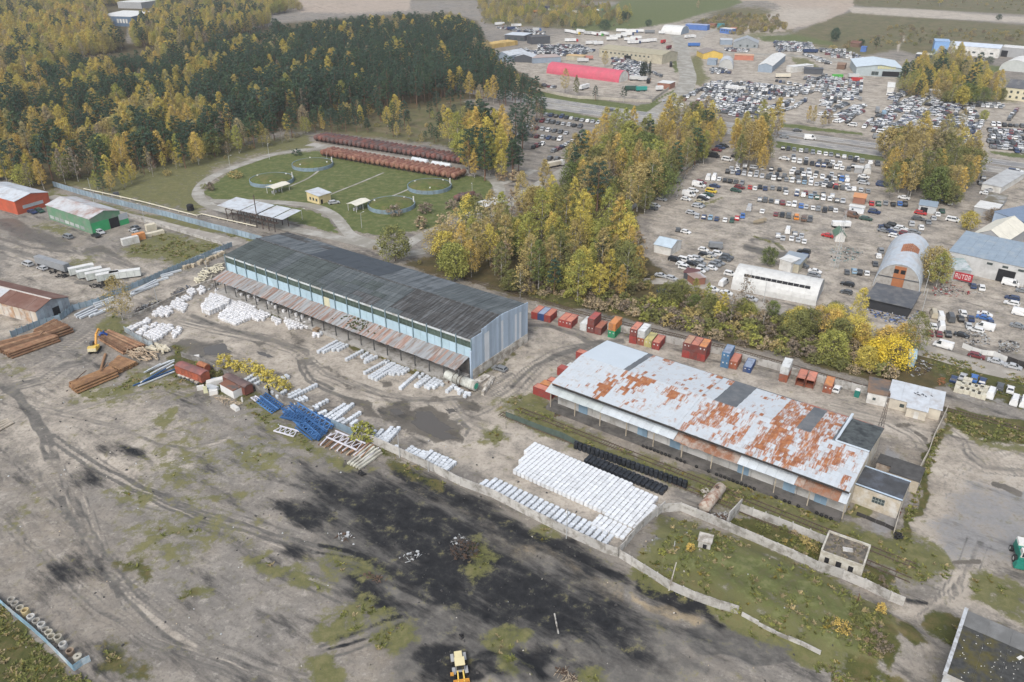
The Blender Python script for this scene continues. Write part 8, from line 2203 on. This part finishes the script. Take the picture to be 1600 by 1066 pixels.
A,B_=gp(zc,'62,320 100,350')
truss(A,B_,1.4,white_st,'short white truss end sticking out of small blue pile',.6,.13,2)
for n in range(26):
 x=590+n*14.5
 A,B_=gp(zc,'%f,%f %f,%f'%(x,690+n*4.6+rr.uniform(-12,8),x+105+rr.uniform(-20,15),605+n*4.6+rr.uniform(-12,12)))
 stick('old_beam',A+Vector((0,0,.3+.35*(n%3))),B_+Vector((0,0,.3+.35*(n%3))),.17,(log_m,white_st,pipe_m)[(n*7)%3 if n%4 else 2],'old %s beam under the white truss, %s from blue pile'%(('pale timber','white','rusty')[(n*7)%3 if n%4 else 2],ordw(n+1)),'beam','old beams under the white truss',sq=True)
for n in range(9):
 A,B_=gp(zc,'%d,%d %d,%d'%(818+n*11,832+n*5,990+n*12,690+n*7))
 stick('timber_beam',A+Vector((0,0,.35+.5*(n%2))),B_+Vector((0,0,.35+.5*(n%2))),.27,mat('weathered_white_beam',(.50,.49,.42),.85,.15,.8,dirt=(.33,.31,.26),dirt_amt=.4,obj_var=.12),'weathered white beam beside the white truss, %s'%ordw(n+1),'beam','weathered white beams',sq=.45)
loose(zf,'0,0 1,0 1,1',0,1,1,log_m,'log','','')if False else None
# wagons, huts and scrap by the yard wall
zk=Z(260,550,10)
def wagon(p0,p1,pw,H,m,roofm,label,z0=.9,rib=8):
 a,c,w=G(*zk(*p0)),G(*zk(*p1)),G(*zk(*pw))
 L,W_=(c-a).length,(w-c).length
 t=thing('wagon_body',label,'wagon',a,yaw_of(a,c))
 MB().bx(0,L,0,W_,z0,H).build('body',m,t)
 b=MB()
 n=8
 for k in range(n):
  y0,y1=W_*k/n,W_*(k+1)/n
  f=lambda y:H+.45*(1-(2*y/W_-1)**2)
  b.slab((-.1,y0,f(y0)+.05),(L+.1,y0,f(y0)+.05),(L+.1,y1,f(y1)+.05),(-.1,y1,f(y1)+.05),.3)
 b.build('roof',roofm,t)
 for k in range(rib+1):
  MB().bx(L*k/rib-.06,L*k/rib+.06,-.07,.0,z0,H).build('rib',m,t)
  if k<rib and k%3==1:
   MB().bx(L*(k+.1)/rib,L*(k+.9)/rib,-.05,.02,z0+.1,H-.2).build('door',m,t)
 MB().bx(.2,L-.2,.4,W_-.4,.3,z0).build('underframe',rb,t)
 return t
red_w=mat('faded_red_wagon',(.36,.10,.055),.75,.15,.6,dirt=(.22,.075,.05),dirt_amt=.45,dirt_scale=.5)
wagon((165,372),(565,528),(690,452),3.6,red_w,mat('maroon_pink_roof',(.27,.11,.095),.75,.2,.5,dirt=(.17,.09,.085),dirt_amt=.5,dirt_scale=.3),'faded red goods wagon body with maroon roof by the wall')
wagon((490,300),(610,350),(690,300),2.4,red_w,mat('orange_rust_roof',(.34,.14,.07),.75,.2),'short rusty wagon body behind the long red one',.3,3)
wagon((905,520),(1240,698),(1375,640),3.0,mat('brown_wagon',(.16,.06,.045),.8,.2),mat('dark_rust_roof',(.13,.09,.085),.8,.2,.5,dirt=(.2,.13,.11)),'dark brown wagon body with sooty roof behind white shed',.3,6)
t=bld('site_hut','white hut with rusted flat roof beside the brown wagon','hut',(855,618),(1062,735),(895,540),2.6,'flat',M_('bright_white_wall',(.64,.64,.63)),mat('rusted_hut_roof',(.22,.10,.065),.8,.2,.5,dirt=(.09,.085,.08),dirt_amt=.45,dirt_scale=.5),z=zk,over=.1)
for n,(x,y)in enumerate(((235,395),(290,412),(360,432),(425,468),(490,505))):
 tag(MB().box((0,0,.35),(1.3,1.3,.7)).box((0,0,.85),(1.5,1.4,.3),slot=1).build('concrete_block',[w_dark,concrete2],None,G(*zk(x,y)),YAW),'concrete topped block before red wagon, %s from far end'%ordw(n+1),'block','concrete topped blocks')
for n,(x,y,d,rz,m,l)in enumerate(((540,590,(2.2,.8,1.4),.4,w_white,'white curved panel leaning by the red wagon'),(620,640,(1.2,.5,2.2),.2,M_('pale_yellow_board',(.55,.54,.36)),'pale yellow board standing in scrap'),(790,500,(6.0,2.2,1.6),.55,w_white,'long white cut panel stack by the red wagon'),(710,600,(4.0,2.6,1.2),-.4,M_('grey_white_scrap',(.44,.46,.47)),'grey white dented cab shell before white hut'),(745,660,(2.4,1.4,1.4),.2,w_white,'white engine cover in the scrap'),(1075,890,(3.2,1.3,.9),-.75,w_white,'white ridged box lying on open ground'),(480,115,(1.8,1.6,1.3),.3,w_white,'round white bag by the wall top'),(760,440,(2.4,1.6,.5),.3,M_('faded_blue_sheet',(.30,.40,.46)),'faded blue sheet by the wall'),(1190,780,(.4,.4,1.6),0,w_white,'white stake near the brown wagon'))):
 o=MB().box((0,0,d[2]/2),d,0,taper=.9)
 for q in range(4):
  o.box((rr.uniform(-.4,.4)*d[0],rr.uniform(-.4,.4)*d[1],d[2]*rr.uniform(.3,1.0)),(d[0]*.25,d[1]*.4,d[2]*.2),rr.uniform(0,3))
 tag(o.build('scrap_piece',m,None,G(*zk(x,y)),rz),l,'scrap','scrap pieces by the wagons')
loose(zk,'760,690 950,740 1180,800 1120,860 900,820 800,760',34,2.2,.07,log_m,'plank_scrap','splintered plank on the ground before white hut','plank',False,.3,None,1.2)
# white tank, slabs by the warehouse corner
a,c=G(*zy2(1090,470)),G(*zy2(1320,560))
t=thing('cistern','big white cistern with a green end lying at the warehouse corner','tank',(a.x,a.y,0),yaw_of(a,c))
L_=(c-a).length
MB().lathe([(0,-.3),(.9,-.2),(1.45,0),(1.5,.1),(1.5,L_*.6),(1.56,L_*.6),(1.56,L_),(1.4,L_+.06),(0,L_+.1)],20,axis='X',c=(0,0,1.9)).build('barrel',mat('cistern_paint',(.54,.55,.50),.6,.08,.5,dirt=(.30,.29,.25),dirt_amt=.5,dirt_scale=.4),t,smooth=True)
MB().lathe([(0,L_+.12),(1.0,L_+.1),(1.0,L_+.05)],16,axis='X',c=(0,0,1.9)).build('end_plate',M_('teal_green',(.05,.30,.20)),t)
for x in(.15,.5,.85):
 MB().bx(L_*x-.2,L_*x+.2,-1.2,1.2,0,.9).build('saddle',rb,t)
for x in(.3,.45,.55):
 MB().lathe([(1.53,L_*x-.08),(1.6,L_*x-.08),(1.6,L_*x+.08),(1.53,L_*x+.08)],20,axis='X',c=(0,0,1.9)).build('band',rb,t)
for n,(x,y,d)in enumerate(((1370,470,(5,2.4,.8)),(1420,500,(6.5,.8,1.0)),(1400,545,(6.5,.8,1.2)),(1440,480,(5,1.2,.5)))):
 tag(MB().box((0,0,d[2]/2),d).box((.3,.1,d[2]+.1),(d[0]*.6,d[1]*.5,.2),.1).build('concrete_slab',concrete2,None,G(*zy2(x,y)),YAW+math.pi/2+.15*n),'old concrete slab at the dock end by the cistern, %s'%ordw(n+1),'slab','concrete slabs at the dock end')
t=thing('timber_crate','pile of timber pallets at the dock steps','pallet pile',G(*zy2(75,100)),YAW)
for q in range(8):
 for k in range(5):
  MB().bx(-1,1,-.9+k*.4,-.6+k*.4,q*.22,q*.22+.12).build('board',M_('crate_timber',(.30,.22,.15),obj_var=.2),t)
# pipe rings, stone blocks, brick pallets
zp=Z(0,880,5.333)
ringc={'grey':(.36,.34,.30),'white':(.56,.55,.52),'pale':(.48,.45,.37),'sand':(.50,.40,.22),'brown':(.30,.23,.17)}
for n,(x,y,c,l)in enumerate(((100,330,'grey',1),(132,362,'grey',1),(175,395,'pale',1),(225,430,'sand',1.4),(262,470,'white',1),(312,505,'grey',1),(352,545,'white',1.3),(385,573,'grey',.8),(415,600,'pale',1),(437,635,'pale',1),(497,650,'pale',1.4),(533,700,'white',1),(592,755,'brown',1),(650,800,'pale',.7))):
 b=MB().lathe([(.56,0),(.56,l),(.72,l),(.74,l-.06),(.74,0),(.56,0)],22)
 if n==13:
  b.lathe([(.22,l+.02),(.22,l+.16),(.78,l+.16),(.78,l+.02),(.22,l+.02)],22)
 o=b.build('pipe_ring',mat('ring_'+c,ringc[c],.9,.12,1,dirt=tuple(v*.7 for v in ringc[c]),dirt_amt=.4),None,G(*zp(x,y)))
 o.rotation_euler=(rr.uniform(-.08,.08),rr.uniform(-.08,.08),0)
 tag(o,'%s concrete pipe ring, %s from the far end of the blue fence row'%(c,ordw(n+1)),'pipe ring','concrete pipe rings')
stone=mat('cream_stone_block',(.50,.47,.38),.85,.1,1,obj_var=.12)
for n,(x,y)in enumerate(((1060,562),(1112,560),(1165,580),(1215,588),(1262,590),(1122,525),(1050,598),(1095,605),(1145,615),(1190,635),(1240,650),(1255,620))):
 b=MB()
 for i in range(2):
  for j in range(2):
   for k in range(2):
    b.box((-.6+i*1.2,-.5+j*1.0,.4+k*.75),(1.14,.94,.72))
 tag(b.build('stone_block_pile',stone,None,G(*zh(x,y)),YAW),'cream stone block pile behind the metal roofed house, %s of its rows'%ordw(n+1),'blocks','cream stone block piles')
for n,(x,y)in enumerate(((1155,640),(1180,632),(1205,628),(1245,612),(1262,600),(1290,612),(1302,590),(1320,580),(1345,572),(1370,560),(1390,550))):
 b=MB()
 for k in range(5):
  b.box((0,0,.15+k*.28),(1.5,1.2,.25),.04*k)
 tag(b.build('brick_pallet',M_('pale_brick',(.40,.34,.25),obj_var=.2),None,G(*zl(x,y)),YAW+rr.uniform(-.4,.4)),'pallet of pale bricks along the blue fence, %s from the birch'%ordw(n+1),'pallet','pallets of pale bricks')
for n,(x,y,L,m,l)in enumerate(((770,500,7,w_white,'white wrapped board stack with orange end'),(840,470,5,M_('orange_wrap',(.55,.24,.09)),'orange faced board stack beside the white one'),(920,410,4.4,M_('cream_boards',(.56,.51,.40)),'tall cream board stack by the low wall'),(915,445,8,M_('cream_boards',(.56,.51,.40)),'long cream board stack before the tall one'))):
 t=thing('board_stack',l,'timber stack',G(*zl(x,y)),YAW+math.pi/2-.2)
 for q in range(3):
  for k in range(4 if n!=3 else 2):
   MB().bx(q*L/3+.03,(q+1)*L/3-.03,0,2.2,k*.75,k*.75+.7).build('pack',m,t)
# machines
def tracks_pair(t,L,w,gap,h):
 for s in(-1,1):
  b=MB()
  n=16
  pts=[(L/2*max(-1,min(1,1.25*math.cos(k*2*math.pi/n))),h/2+h/2*math.sin(k*2*math.pi/n))for k in range(n)]
  vs=[(x,s*gap+y*w/2,z)for y in(-1,1)for x,z in pts]
  b.add(vs,[(k,(k+1)%n,n+(k+1)%n,n+k)for k in range(n)]+[tuple(range(n-1,-1,-1)),tuple(range(n,2*n))])
  b.build('crawler_track',rubber,t)
yel=mat('machine_yellow',(.62,.42,.08),.55,.08,.8,dirt=(.5,.42,.2),dirt_amt=.3)
orange_m=mat('machine_orange',(.55,.27,.05),.55,.08)
ex=thing('excavator','yellow crawler excavator with raised boom and blue grab','excavator',G(*zw(745,345)),R(98))
tracks_pair(ex,4.4,.6,1.1,.95)
MB().box((-.5,0,1.5),(3.4,2.7,.9)).box((-1.6,0,1.95),(1.3,2.7,1.2),taper=.92).build('body',yel,ex)
MB().bx(-2.4,-2.05,-1.3,1.3,1.1,2.2).build('counterweight',M_('cream_counterweight',(.58,.52,.34)),ex)
cb=MB().bx(.2,1.8,.35,1.3,1.5,3.0).build('cab',w_dark,ex)
MB().bx(.3,1.84,.33,1.33,2.1,2.85).build('window',cglass,cb)
b=MB()
b.bar((1.0,-.3,1.9),(3.2,-.3,4.6),.55,.7).bar((3.2,-.3,4.6),(6.0,-.3,5.0),.45,.6)
b.build('boom',orange_m,ex)
MB().bar((6.0,-.3,5.0),(8.2,-.3,3.0),.38,.45).build('stick',yel,ex)
b=MB()
for s in(-1,1):
 b.bar((8.2,-.3,2.6),(8.4,-.3+s*1.2,1.8),.4).bar((8.4,-.3+s*1.2,1.8),(8.4,-.3+s*.7,.5),.5,.3).bar((8.0,-.3+s*.2,2.6),(9.2,-.3+s*.6,1.2),.35)
b.box((8.3,-.3,2.7),(.9,.9,.7))
b.build('grab',mat('grab_blue',(.03,.10,.38),.5,.1),ex)
p=G(718,1046)
ld=thing('wheel_loader','cream yellow wheel loader working at the black coal heap','wheel loader',(p.x,p.y,gz(p.x,p.y)),R(-80))
cream=mat('loader_cream',(.64,.56,.33),.5,.06)
MB().box((-1.2,0,1.55),(2.6,1.5,1.1),taper=.94).build('engine_cover',cream,ld)
c_=MB().bx(.1,1.7,-.8,.8,1.3,3.2).build('cab',w_grey,ld)
MB().bx(0,1.85,-.92,.92,3.2,3.36).build('roof',cream,c_)
MB().bx(1.68,1.76,-.7,.7,2.0,3.1).build('windscreen',cglass,c_)
for s in(-1,1):
 MB().bx(.3,1.5,s*.8-.03,s*.8+.03,2.1,3.05).build('window',cglass,c_)
 MB().box((-1.5,s*1.15,1.55),(1.7,.6,.12)).build('mudguard',w_grey,ld)
 MB().box((1.5,s*1.15,1.6),(1.5,.6,.12)).build('mudguard',w_grey,ld)
 for x in(-1.5,1.5):
  w=link('wheel',MB().lathe([(0,-.28),(.4,-.28),(.7,-.3),(.78,-.2),(.78,.2),(.7,.3),(.4,.28),(0,.28)],16,axis='Y').mesh('wheel',rubber,True),ld,(x,s*1.12,.78))
  MB().lathe([(0,-.31),(.4,-.3),(.4,.3),(0,.31)],12,axis='Y').build('rim',yel,w)
 MB().bar((1.6,s*.5,1.6),(3.5,s*.55,.9),.25,.35).build('lift_arm',yel,ld)
b=MB()
b.bar((3.3,-1.45,.25),(3.3,1.45,.25),.1,.5).bx(3.2,3.35,-1.45,1.45,.2,1.3).bx(3.3,4.3,-1.45,1.45,.1,.2)
for s in(-1,1):
 b.bx(3.25,4.2,s*1.42-.04,s*1.42+.04,.1,1.1)
b.build('bucket',orange_m,ld)
MB().box((2.6,-1.6,2.2),(.5,.6,.4)).build('work_lamp',orange_m,ld)
zt2=Z(1540,820,13.333)
p=G(*zt2(720,700))
hv=thing('forage_harvester','green and white harvester parked at the right edge','harvester',p,R(-110))
teal=mat('machine_green',(.02,.19,.14),.5,.08)
MB().box((0,0,2.2),(5.4,2.6,1.8),taper=.92).build('body',teal,hv)
MB().box((-1.6,0,3.3),(2.6,2.3,.7),taper=.9).build('tank_cover',w_white,hv)
MB().box((2.0,0,3.2),(1.6,2.2,1.6),taper=.88).build('cab',w_white,hv)
MB().box((2.85,0,3.2),(.12,1.7,1.1)).build('windscreen',cglass,hv)
MB().box((3.6,0,1.1),(1.6,4.2,1.2),taper=.8).build('header',teal,hv)
for x,r in((1.6,.9),(-2.0,.7)):
 for s in(-1,1):
  w=link('wheel',MB().lathe([(0,-.3),(r*.55,-.32),(r*.9,-.35),(r,-.2),(r,.2),(r*.9,.35),(r*.55,.32),(0,.3)],16,axis='Y').mesh('wheel',rubber,True),hv,(x,s*1.5,r))
  MB().lathe([(0,-.36),(r*.5,-.34),(r*.5,.34),(0,.36)],12,axis='Y').build('rim',M_('pale_rim',(.5,.5,.46)),w)
sk=thing('blue_skip','small blue skip with white bag by the brick annex','skip',G(*zr(415,775)),YAW)
MB().box((0,0,.6),(2.6,1.5,1.1),taper=1.15).build('bin',M_('skip_blue',(.05,.12,.24)),sk)
MB().box((0,.1,1.2),(2.2,1.1,.2)).build('fill',w_white,sk)
# lamp posts and poles
lampm=mat('galvanised_post',(.40,.41,.41),.5,.1)
def lamp(z_,x,y,h,label,arm=1.2,ang=0.0,r=.09,m=lampm,head=True):
 p=G(*z_(x,y))
 t=thing('lamp_post' if head else 'utility_pole',label,'lamp post' if head else 'pole',(p.x,p.y,gz(p.x,p.y)),ang)
 MB().tube((0,0,-.1),(0,0,h),r*1.3,8,r*.8).build('post',m,t)
 if head:
  MB().bar((0,0,h),(arm,0,h+.35),.08).build('arm',m,t)
  MB().box((arm+.25,0,h+.36),(.7,.3,.16)).build('lamp_head',w_white,t)
 return t
for z_,x,y,h,l in((zg2,1247,375,8.5,'street lamp standing against the concrete wall by the bales'),(zc,1222,775,7.5,'slender lamp post at the wall by pallet block'),(zc,1447,885,4.0,'short stake post at the wall by last pallets'),(zt,372,150,9,'lamp post on the upper loop road'),(zt,186,205,8,'lamp post on the loop road bend'),(zt,650,170,7,'lamp post at the forest end of the lower tank row'),(zt,1330,225,7,'lamp post at the street end of tank rows'),(zt,1345,330,7,'lamp post by the three small tanks'),(zt,815,480,7,'lamp post on the lawn by near right reservoir'),(zt,530,440,5,'lamp post on the front lawn strip'),(zl,588,235,13,'tall lamp mast behind the blue fence'),(zl,905,355,9,'lamp post beside the dirt track'),(zl,1295,660,7,'thin lamp by the cream offcut heap'),(zl,985,860,8,'dark pole among scrap by kerb wall'),(zb,690,780,20,'tall pale pole before the big tree clump'),(zq,815,610,9,'lamp right of the rust streaked hangar'),(zq,780,820,13,'leaning pale mast before the scrapyard'),(z14,678,225,9,'pole at the white hangar side'),(z14,770,290,9,'second pole at the white hangar side'),(z3,1440,985,9,'highway lamp by slab fence'),(zu,0,0,8,''),(zf,410,760,8,'lamp by the street mouth'),(zy,390,600,4,'white post at the patched wall end')):
 if l:
  lamp(z_,x,y,h,l,head=not('pole' in l or 'post at' in l or 'mast' in l or 'stake' in l),ang=rr.uniform(0,6))
t=lamp(zg3,172,695,8,'white concrete pole leaning at the lower wall by the mound',head=False,r=.14,m=concrete2)
t.rotation_euler=(R(2),R(5),0)
lamp(zg3,200,470,1.6,'short grey stake on the mound slope',head=False)
lamp(zg3,1285,790,2.2,'reddish stake at the mound corner',head=False,m=pipe_m)
lamp(zy2,1553,850,2.5,'thin dark stake on the sandy yard, far one',head=False,r=.05,m=dark_wood)
lamp(zy2,1482,925,2.8,'thin dark stake on the sandy yard, by grass tuft',head=False,r=.05,m=dark_wood)
p=G(*zr(395,150))
def lattice(p,h,w,label,m=rb):
 t=thing('lattice_mast',label,'mast',p,.3)
 for i,j in((-1,-1),(1,-1),(1,1),(-1,1)):
  MB().bar((i*w/2,j*w/2,0),(i*w/7,j*w/7,h),.09).build('leg',m,t)
 n=int(h/1.6)
 for k in range(n):
  z0,z1=h*k/n,h*(k+1)/n
  w0,w1=w/2-(w/2-w/7)*k/n,w/2-(w/2-w/7)*(k+1)/n
  b=MB()
  for i,j,i2,j2 in((-1,-1,1,-1),(1,-1,1,1),(1,1,-1,1),(-1,1,-1,-1)):
   b.bar((i*w0,j*w0,z0),(i2*w1,j2*w1,z1),.05)
  b.build('brace',m,t)
lattice(G(*zr(400,170)),12,1.0,'rusty lattice mast at the shed back corner')
lattice(G(*zq(118,395)),24,2.0,'tall grey lattice mast on the grassy island',lampm)
# burnt heaps, scrap, litter
def heap(z_,s,n,L,m,label,name='scrap_heap',r=.08,hmax=.9,cat='scrap heap'):
 P=[G(*q)for q in pl(z_,s)]
 c=sum(P,Vector())/len(P)
 PP=[(p.x,p.y)for p in P]
 t=thing(name,label,cat,(c.x,c.y,gz(c.x,c.y)))
 R_=max((p-c).length for p in P)
 ms=m if isinstance(m,list)else[m]
 for k,mm in enumerate(ms):
  b=MB()
  q=0
  while q<n//len(ms):
   x,y=rr.uniform(-R_,R_),rr.uniform(-R_,R_)
   if not in_poly(x+c.x,y+c.y,PP):
    continue
   q+=1
   z0=rr.uniform(0,hmax)*max(.15,1-math.hypot(x,y)/R_)
   if rr.random()<.7:
    a,l=rr.uniform(0,6.28),L*rr.uniform(.3,1)/2
    d=Vector((math.cos(a)*l,math.sin(a)*l,rr.uniform(-.3,.3)*l))
    b.bar(Vector((x,y,z0+.1))-d,Vector((x,y,z0+.1))+d,r*rr.uniform(.6,1.6))
   else:
    s_=rr.uniform(.2,.7)
    b.box((x,y,z0+.1),(s_,s_*rr.uniform(.4,1),s_*rr.uniform(.2,.7)),rr.uniform(0,3))
  stuff(b.build(('twisted_steel','debris','rubbish')[k%3],mm,t))
 return t
burnt,dust,grey_s=M_('burnt_rust',(.10,.065,.045),obj_var=.2),M_('charred_grey',(.06,.057,.055)),M_('pale_scrap',(.42,.43,.43))
heap(zg2,'690,440 740,400 830,410 830,450 800,490 700,490',150,2.6,[burnt,dust],'burnt heap of rusty springs and branches on the coal ground',hmax=1.4)
heap(zg2,'690,390 740,360 765,375 750,410 700,410',60,1.5,[dust,grey_s],'charred black heap with white scraps next to burnt heap',hmax=1.0)
heap(zg2,'420,460 470,460 540,440 550,460 480,495',40,1.4,[grey_s,dust],'strewn pale scraps in the middle of coal ground')
heap(zg2,'130,380 160,340 235,370 200,395',34,1.4,[grey_s,burnt],'strewn pale scraps near the tyre pile')
heap(zg2,'250,560 300,545 390,580 330,590',26,1.6,burnt,'scattered rusty strips at the coal edge',hmax=.4)
heap(zg2,'1195,1010 1230,1000 1300,1060 1240,1080',40,2.6,[log_m,burnt],'pile of old planks at the bottom of the dump',hmax=.8)
heap(zl,'825,940 850,890 900,870 1000,840 1010,860 900,910',150,2.2,[grey_s,burnt,dust],'long scrap heap of metal along the kerb wall',hmax=1.0)
heap(zl,'1020,850 1080,790 1170,745 1200,755 1120,810',90,1.8,[M_('blue_black_film',(.06,.085,.13)),dust],'heap of dark blue film rolls along the kerb wall',hmax=1.0)
heap(zl,'930,850 970,835 985,850 950,865',24,1.2,M_('cream_tarp',(.52,.48,.33)),'cream tarp lump on the scrap heap',hmax=.9)
heap(zl,'1280,760 1370,715 1385,735 1300,775',50,1.4,[dust,grey_s],'grey scrap strip before the white bags',hmax=.6)
heap(zg3,'400,255 520,225 530,290 430,290',80,1.6,[grey_s,burnt],'rubble pile beside the rusty tank',hmax=.7)
heap(zg3,'350,105 410,90 395,150 360,130',24,1.2,concrete2,'pale slabs by the rusty tank',hmax=.4)
heap(z30,'140,920 200,880 420,960 600,1030 560,1060 300,1050',90,1.2,[dust,burnt],'dark rubble along the shed dock start',hmax=.5)
heap(zq,'350,710 700,790 780,720 760,770 620,850 450,790',260,1.1,[grey_s,w_blue,dust],'colourful heap of car parts before the scrap shelter',hmax=.9)
heap(zq,'880,560 1000,500 1130,560 1280,600 1060,620 900,620',200,1.2,[grey_s,M_('red_scrap',(.30,.05,.05)),dust],'mixed scrap behind the red signboard',hmax=1.0)
heap(zq,'1060,900 1250,880 1360,960 1330,1010 1150,1000',160,1.3,[dust,grey_s],'black engine scrap in the scrapyard',hmax=1.0)
heap(zq,'1400,960 1560,980 1560,1060 1390,1060',130,1.4,[dust,grey_s],'dark axle scrap at the right edge of scrapyard',hmax=1.2)
heap(zq,'70,240 330,240 340,290 280,350 90,340',150,1.5,[dust,grey_s,M_('teal_scrap',(.06,.22,.23))],'engine and crate yard behind low wire fence',hmax=1.1)
heap(zh,'690,330 780,340 850,390 760,470 650,480',110,1.4,[dust,grey_s,burnt],'car wreck scrap in weeds beside blue kiosk',hmax=1.0)
heap(zh,'880,500 930,480 935,540 890,550',30,1.4,M_('rusty_orange_scrap',(.30,.13,.06)),'rusty orange frame in the weeds',hmax=1.0)
heap(zr,'520,850 560,800 580,850 550,900',26,1.4,[burnt,M_('dark_red_scrap',(.14,.04,.03))],'dark red machine scrap against the slim wall',hmax=1.0)
heap(z1,'215,480 255,320 330,230 420,170 430,190 340,260 270,330',150,1.6,[dust,grey_s],'long dark tyre and scrap strip along the lot wall',hmax=.9)
stick('birch_log',G(*zg2(1190,740))+Vector((0,0,.2)),G(*zg2(1210,840))+Vector((0,0,.2)),.17,bark_b,'pale birch log lying on black ground','log',None)
for n,(x,y,s_)in enumerate(((920,500,1),(640,945,.6))):
 pass
a,c=G(*zq(1040,494),0),G(*zq(1180,520),0)
t=thing('signboard','red signboard with tall white letters under the patchwork lean-to','sign',a,yaw_of(a,c)-.1)
Lb=6.4
MB().bx(0,Lb,-.06,.06,.9,4.0).build('board',M_('sign_red',(.36,.03,.04)),t)
wl_=M_('sign_white',(.58,.48,.48))
SG={'A':[(0,0,.18,1),(.62,0,.8,1),(.18,.8,.62,1),(.18,.35,.62,.52)],'U':[(0,0,.18,1),(.62,0,.8,1),(.18,0,.62,.2)],'T':[(0,.8,.8,1),(.3,0,.5,.8)],'O':[(0,0,.18,1),(.62,0,.8,1),(.18,0,.62,.2),(.18,.8,.62,1)],'B':[(0,0,.18,1),(.62,.1,.8,.9),(.18,0,.62,.18),(.18,.82,.62,1),(.18,.42,.62,.58)]}
b=MB()
for n,ch in enumerate('AUTOB'):
 for x0,z0,x1,z1 in SG[ch]:
  b.bx(.5+n*1.12+x0,.5+n*1.12+x1,-.12,-.06,1.5+z0*1.9,1.5+z1*1.9)
b.build('lettering',wl_,t)
for x in(.1,Lb-.1):
 MB().tube((x,.1,0),(x,.1,4.1),.08,6).build('post',lampm,t)
for n,(x,y)in enumerate(((104,608),(122,606),(140,604),(174,600))):
 p=G(*zf(x,y))
 o=thing('cypress_tree','slim dark columnar tree by the tan hall, %s of four'%ordw(n+1),'tree',p,n,'columnar trees by the tan hall')
 o.scale=(.75,.75,4.2)
 cr_=link('crown',PROTO['shrub'][n][0],o)
 cr_.color=(.02,.035,.02,1)
 link('trunk',PROTO['shrub'][n][1],o)
lit=bpy.data.collections.new('litter')
for k,(m,s_)in enumerate(((grey_s,.28),(dust,.3),(log_m,.22),(concrete2,.26),(dust,.42))):
 r=random.Random(k)
 b=MB()
 b.box((0,0,s_*.25),(s_,s_*r.uniform(.5,.9),s_*.5),.3,taper=.6)
 lit.objects.link(bpy.data.objects.new('litter_%d'%k,b.mesh('litter',m)))
lx,ly=nr_.uniform(-170,120,9000),nr_.uniform(95,300,9000)
lpx,lpy=PX(np.stack([lx,ly,np.zeros_like(lx)],-1))
Wl=masks_at(lpx,lpy)
ok=(lpx>-20)&(lpx<1300)&(lpy<1080)&(nr_.rand(9000)<.12+.5*Wl[CH.index('coal')]+.2*Wl[CH.index('mud')])
ok&=(lpy>560+.33*(lpx-300))|(nr_.rand(9000)<.15)
lx,ly=lx[ok],ly[ok]
lc=np.where(Wl[CH.index('coal')][ok]>.4,nr_.choice([1,4,0,3],len(lx),p=[.6,.36,.01,.03]),nr_.choice(5,len(lx)))
instancer('scattered_stones',np.stack([lx,ly,ground_h(lx,ly)-.02],-1),nr_.uniform(.5,1.6,len(lx)),nr_.uniform(0,6.28,len(lx)),lc,lit)
# haze: one closed box of thin air
hb=MB().box((0,1400,66),(7000,5200,144))
hz,nth,bh=new_mat('haze')
nth.nodes.remove(bh)
pv=N(nth,'VolumePrincipled')
pv.inputs['Color'].default_value=(.93,.95,1,1)
pv.inputs['Density'].default_value=.0001
pv.inputs['Anisotropy'].default_value=.2
nth.links.new(pv.outputs[0],nth.nodes['Material Output'].inputs['Volume'])
stuff(hb.build('haze',hz))
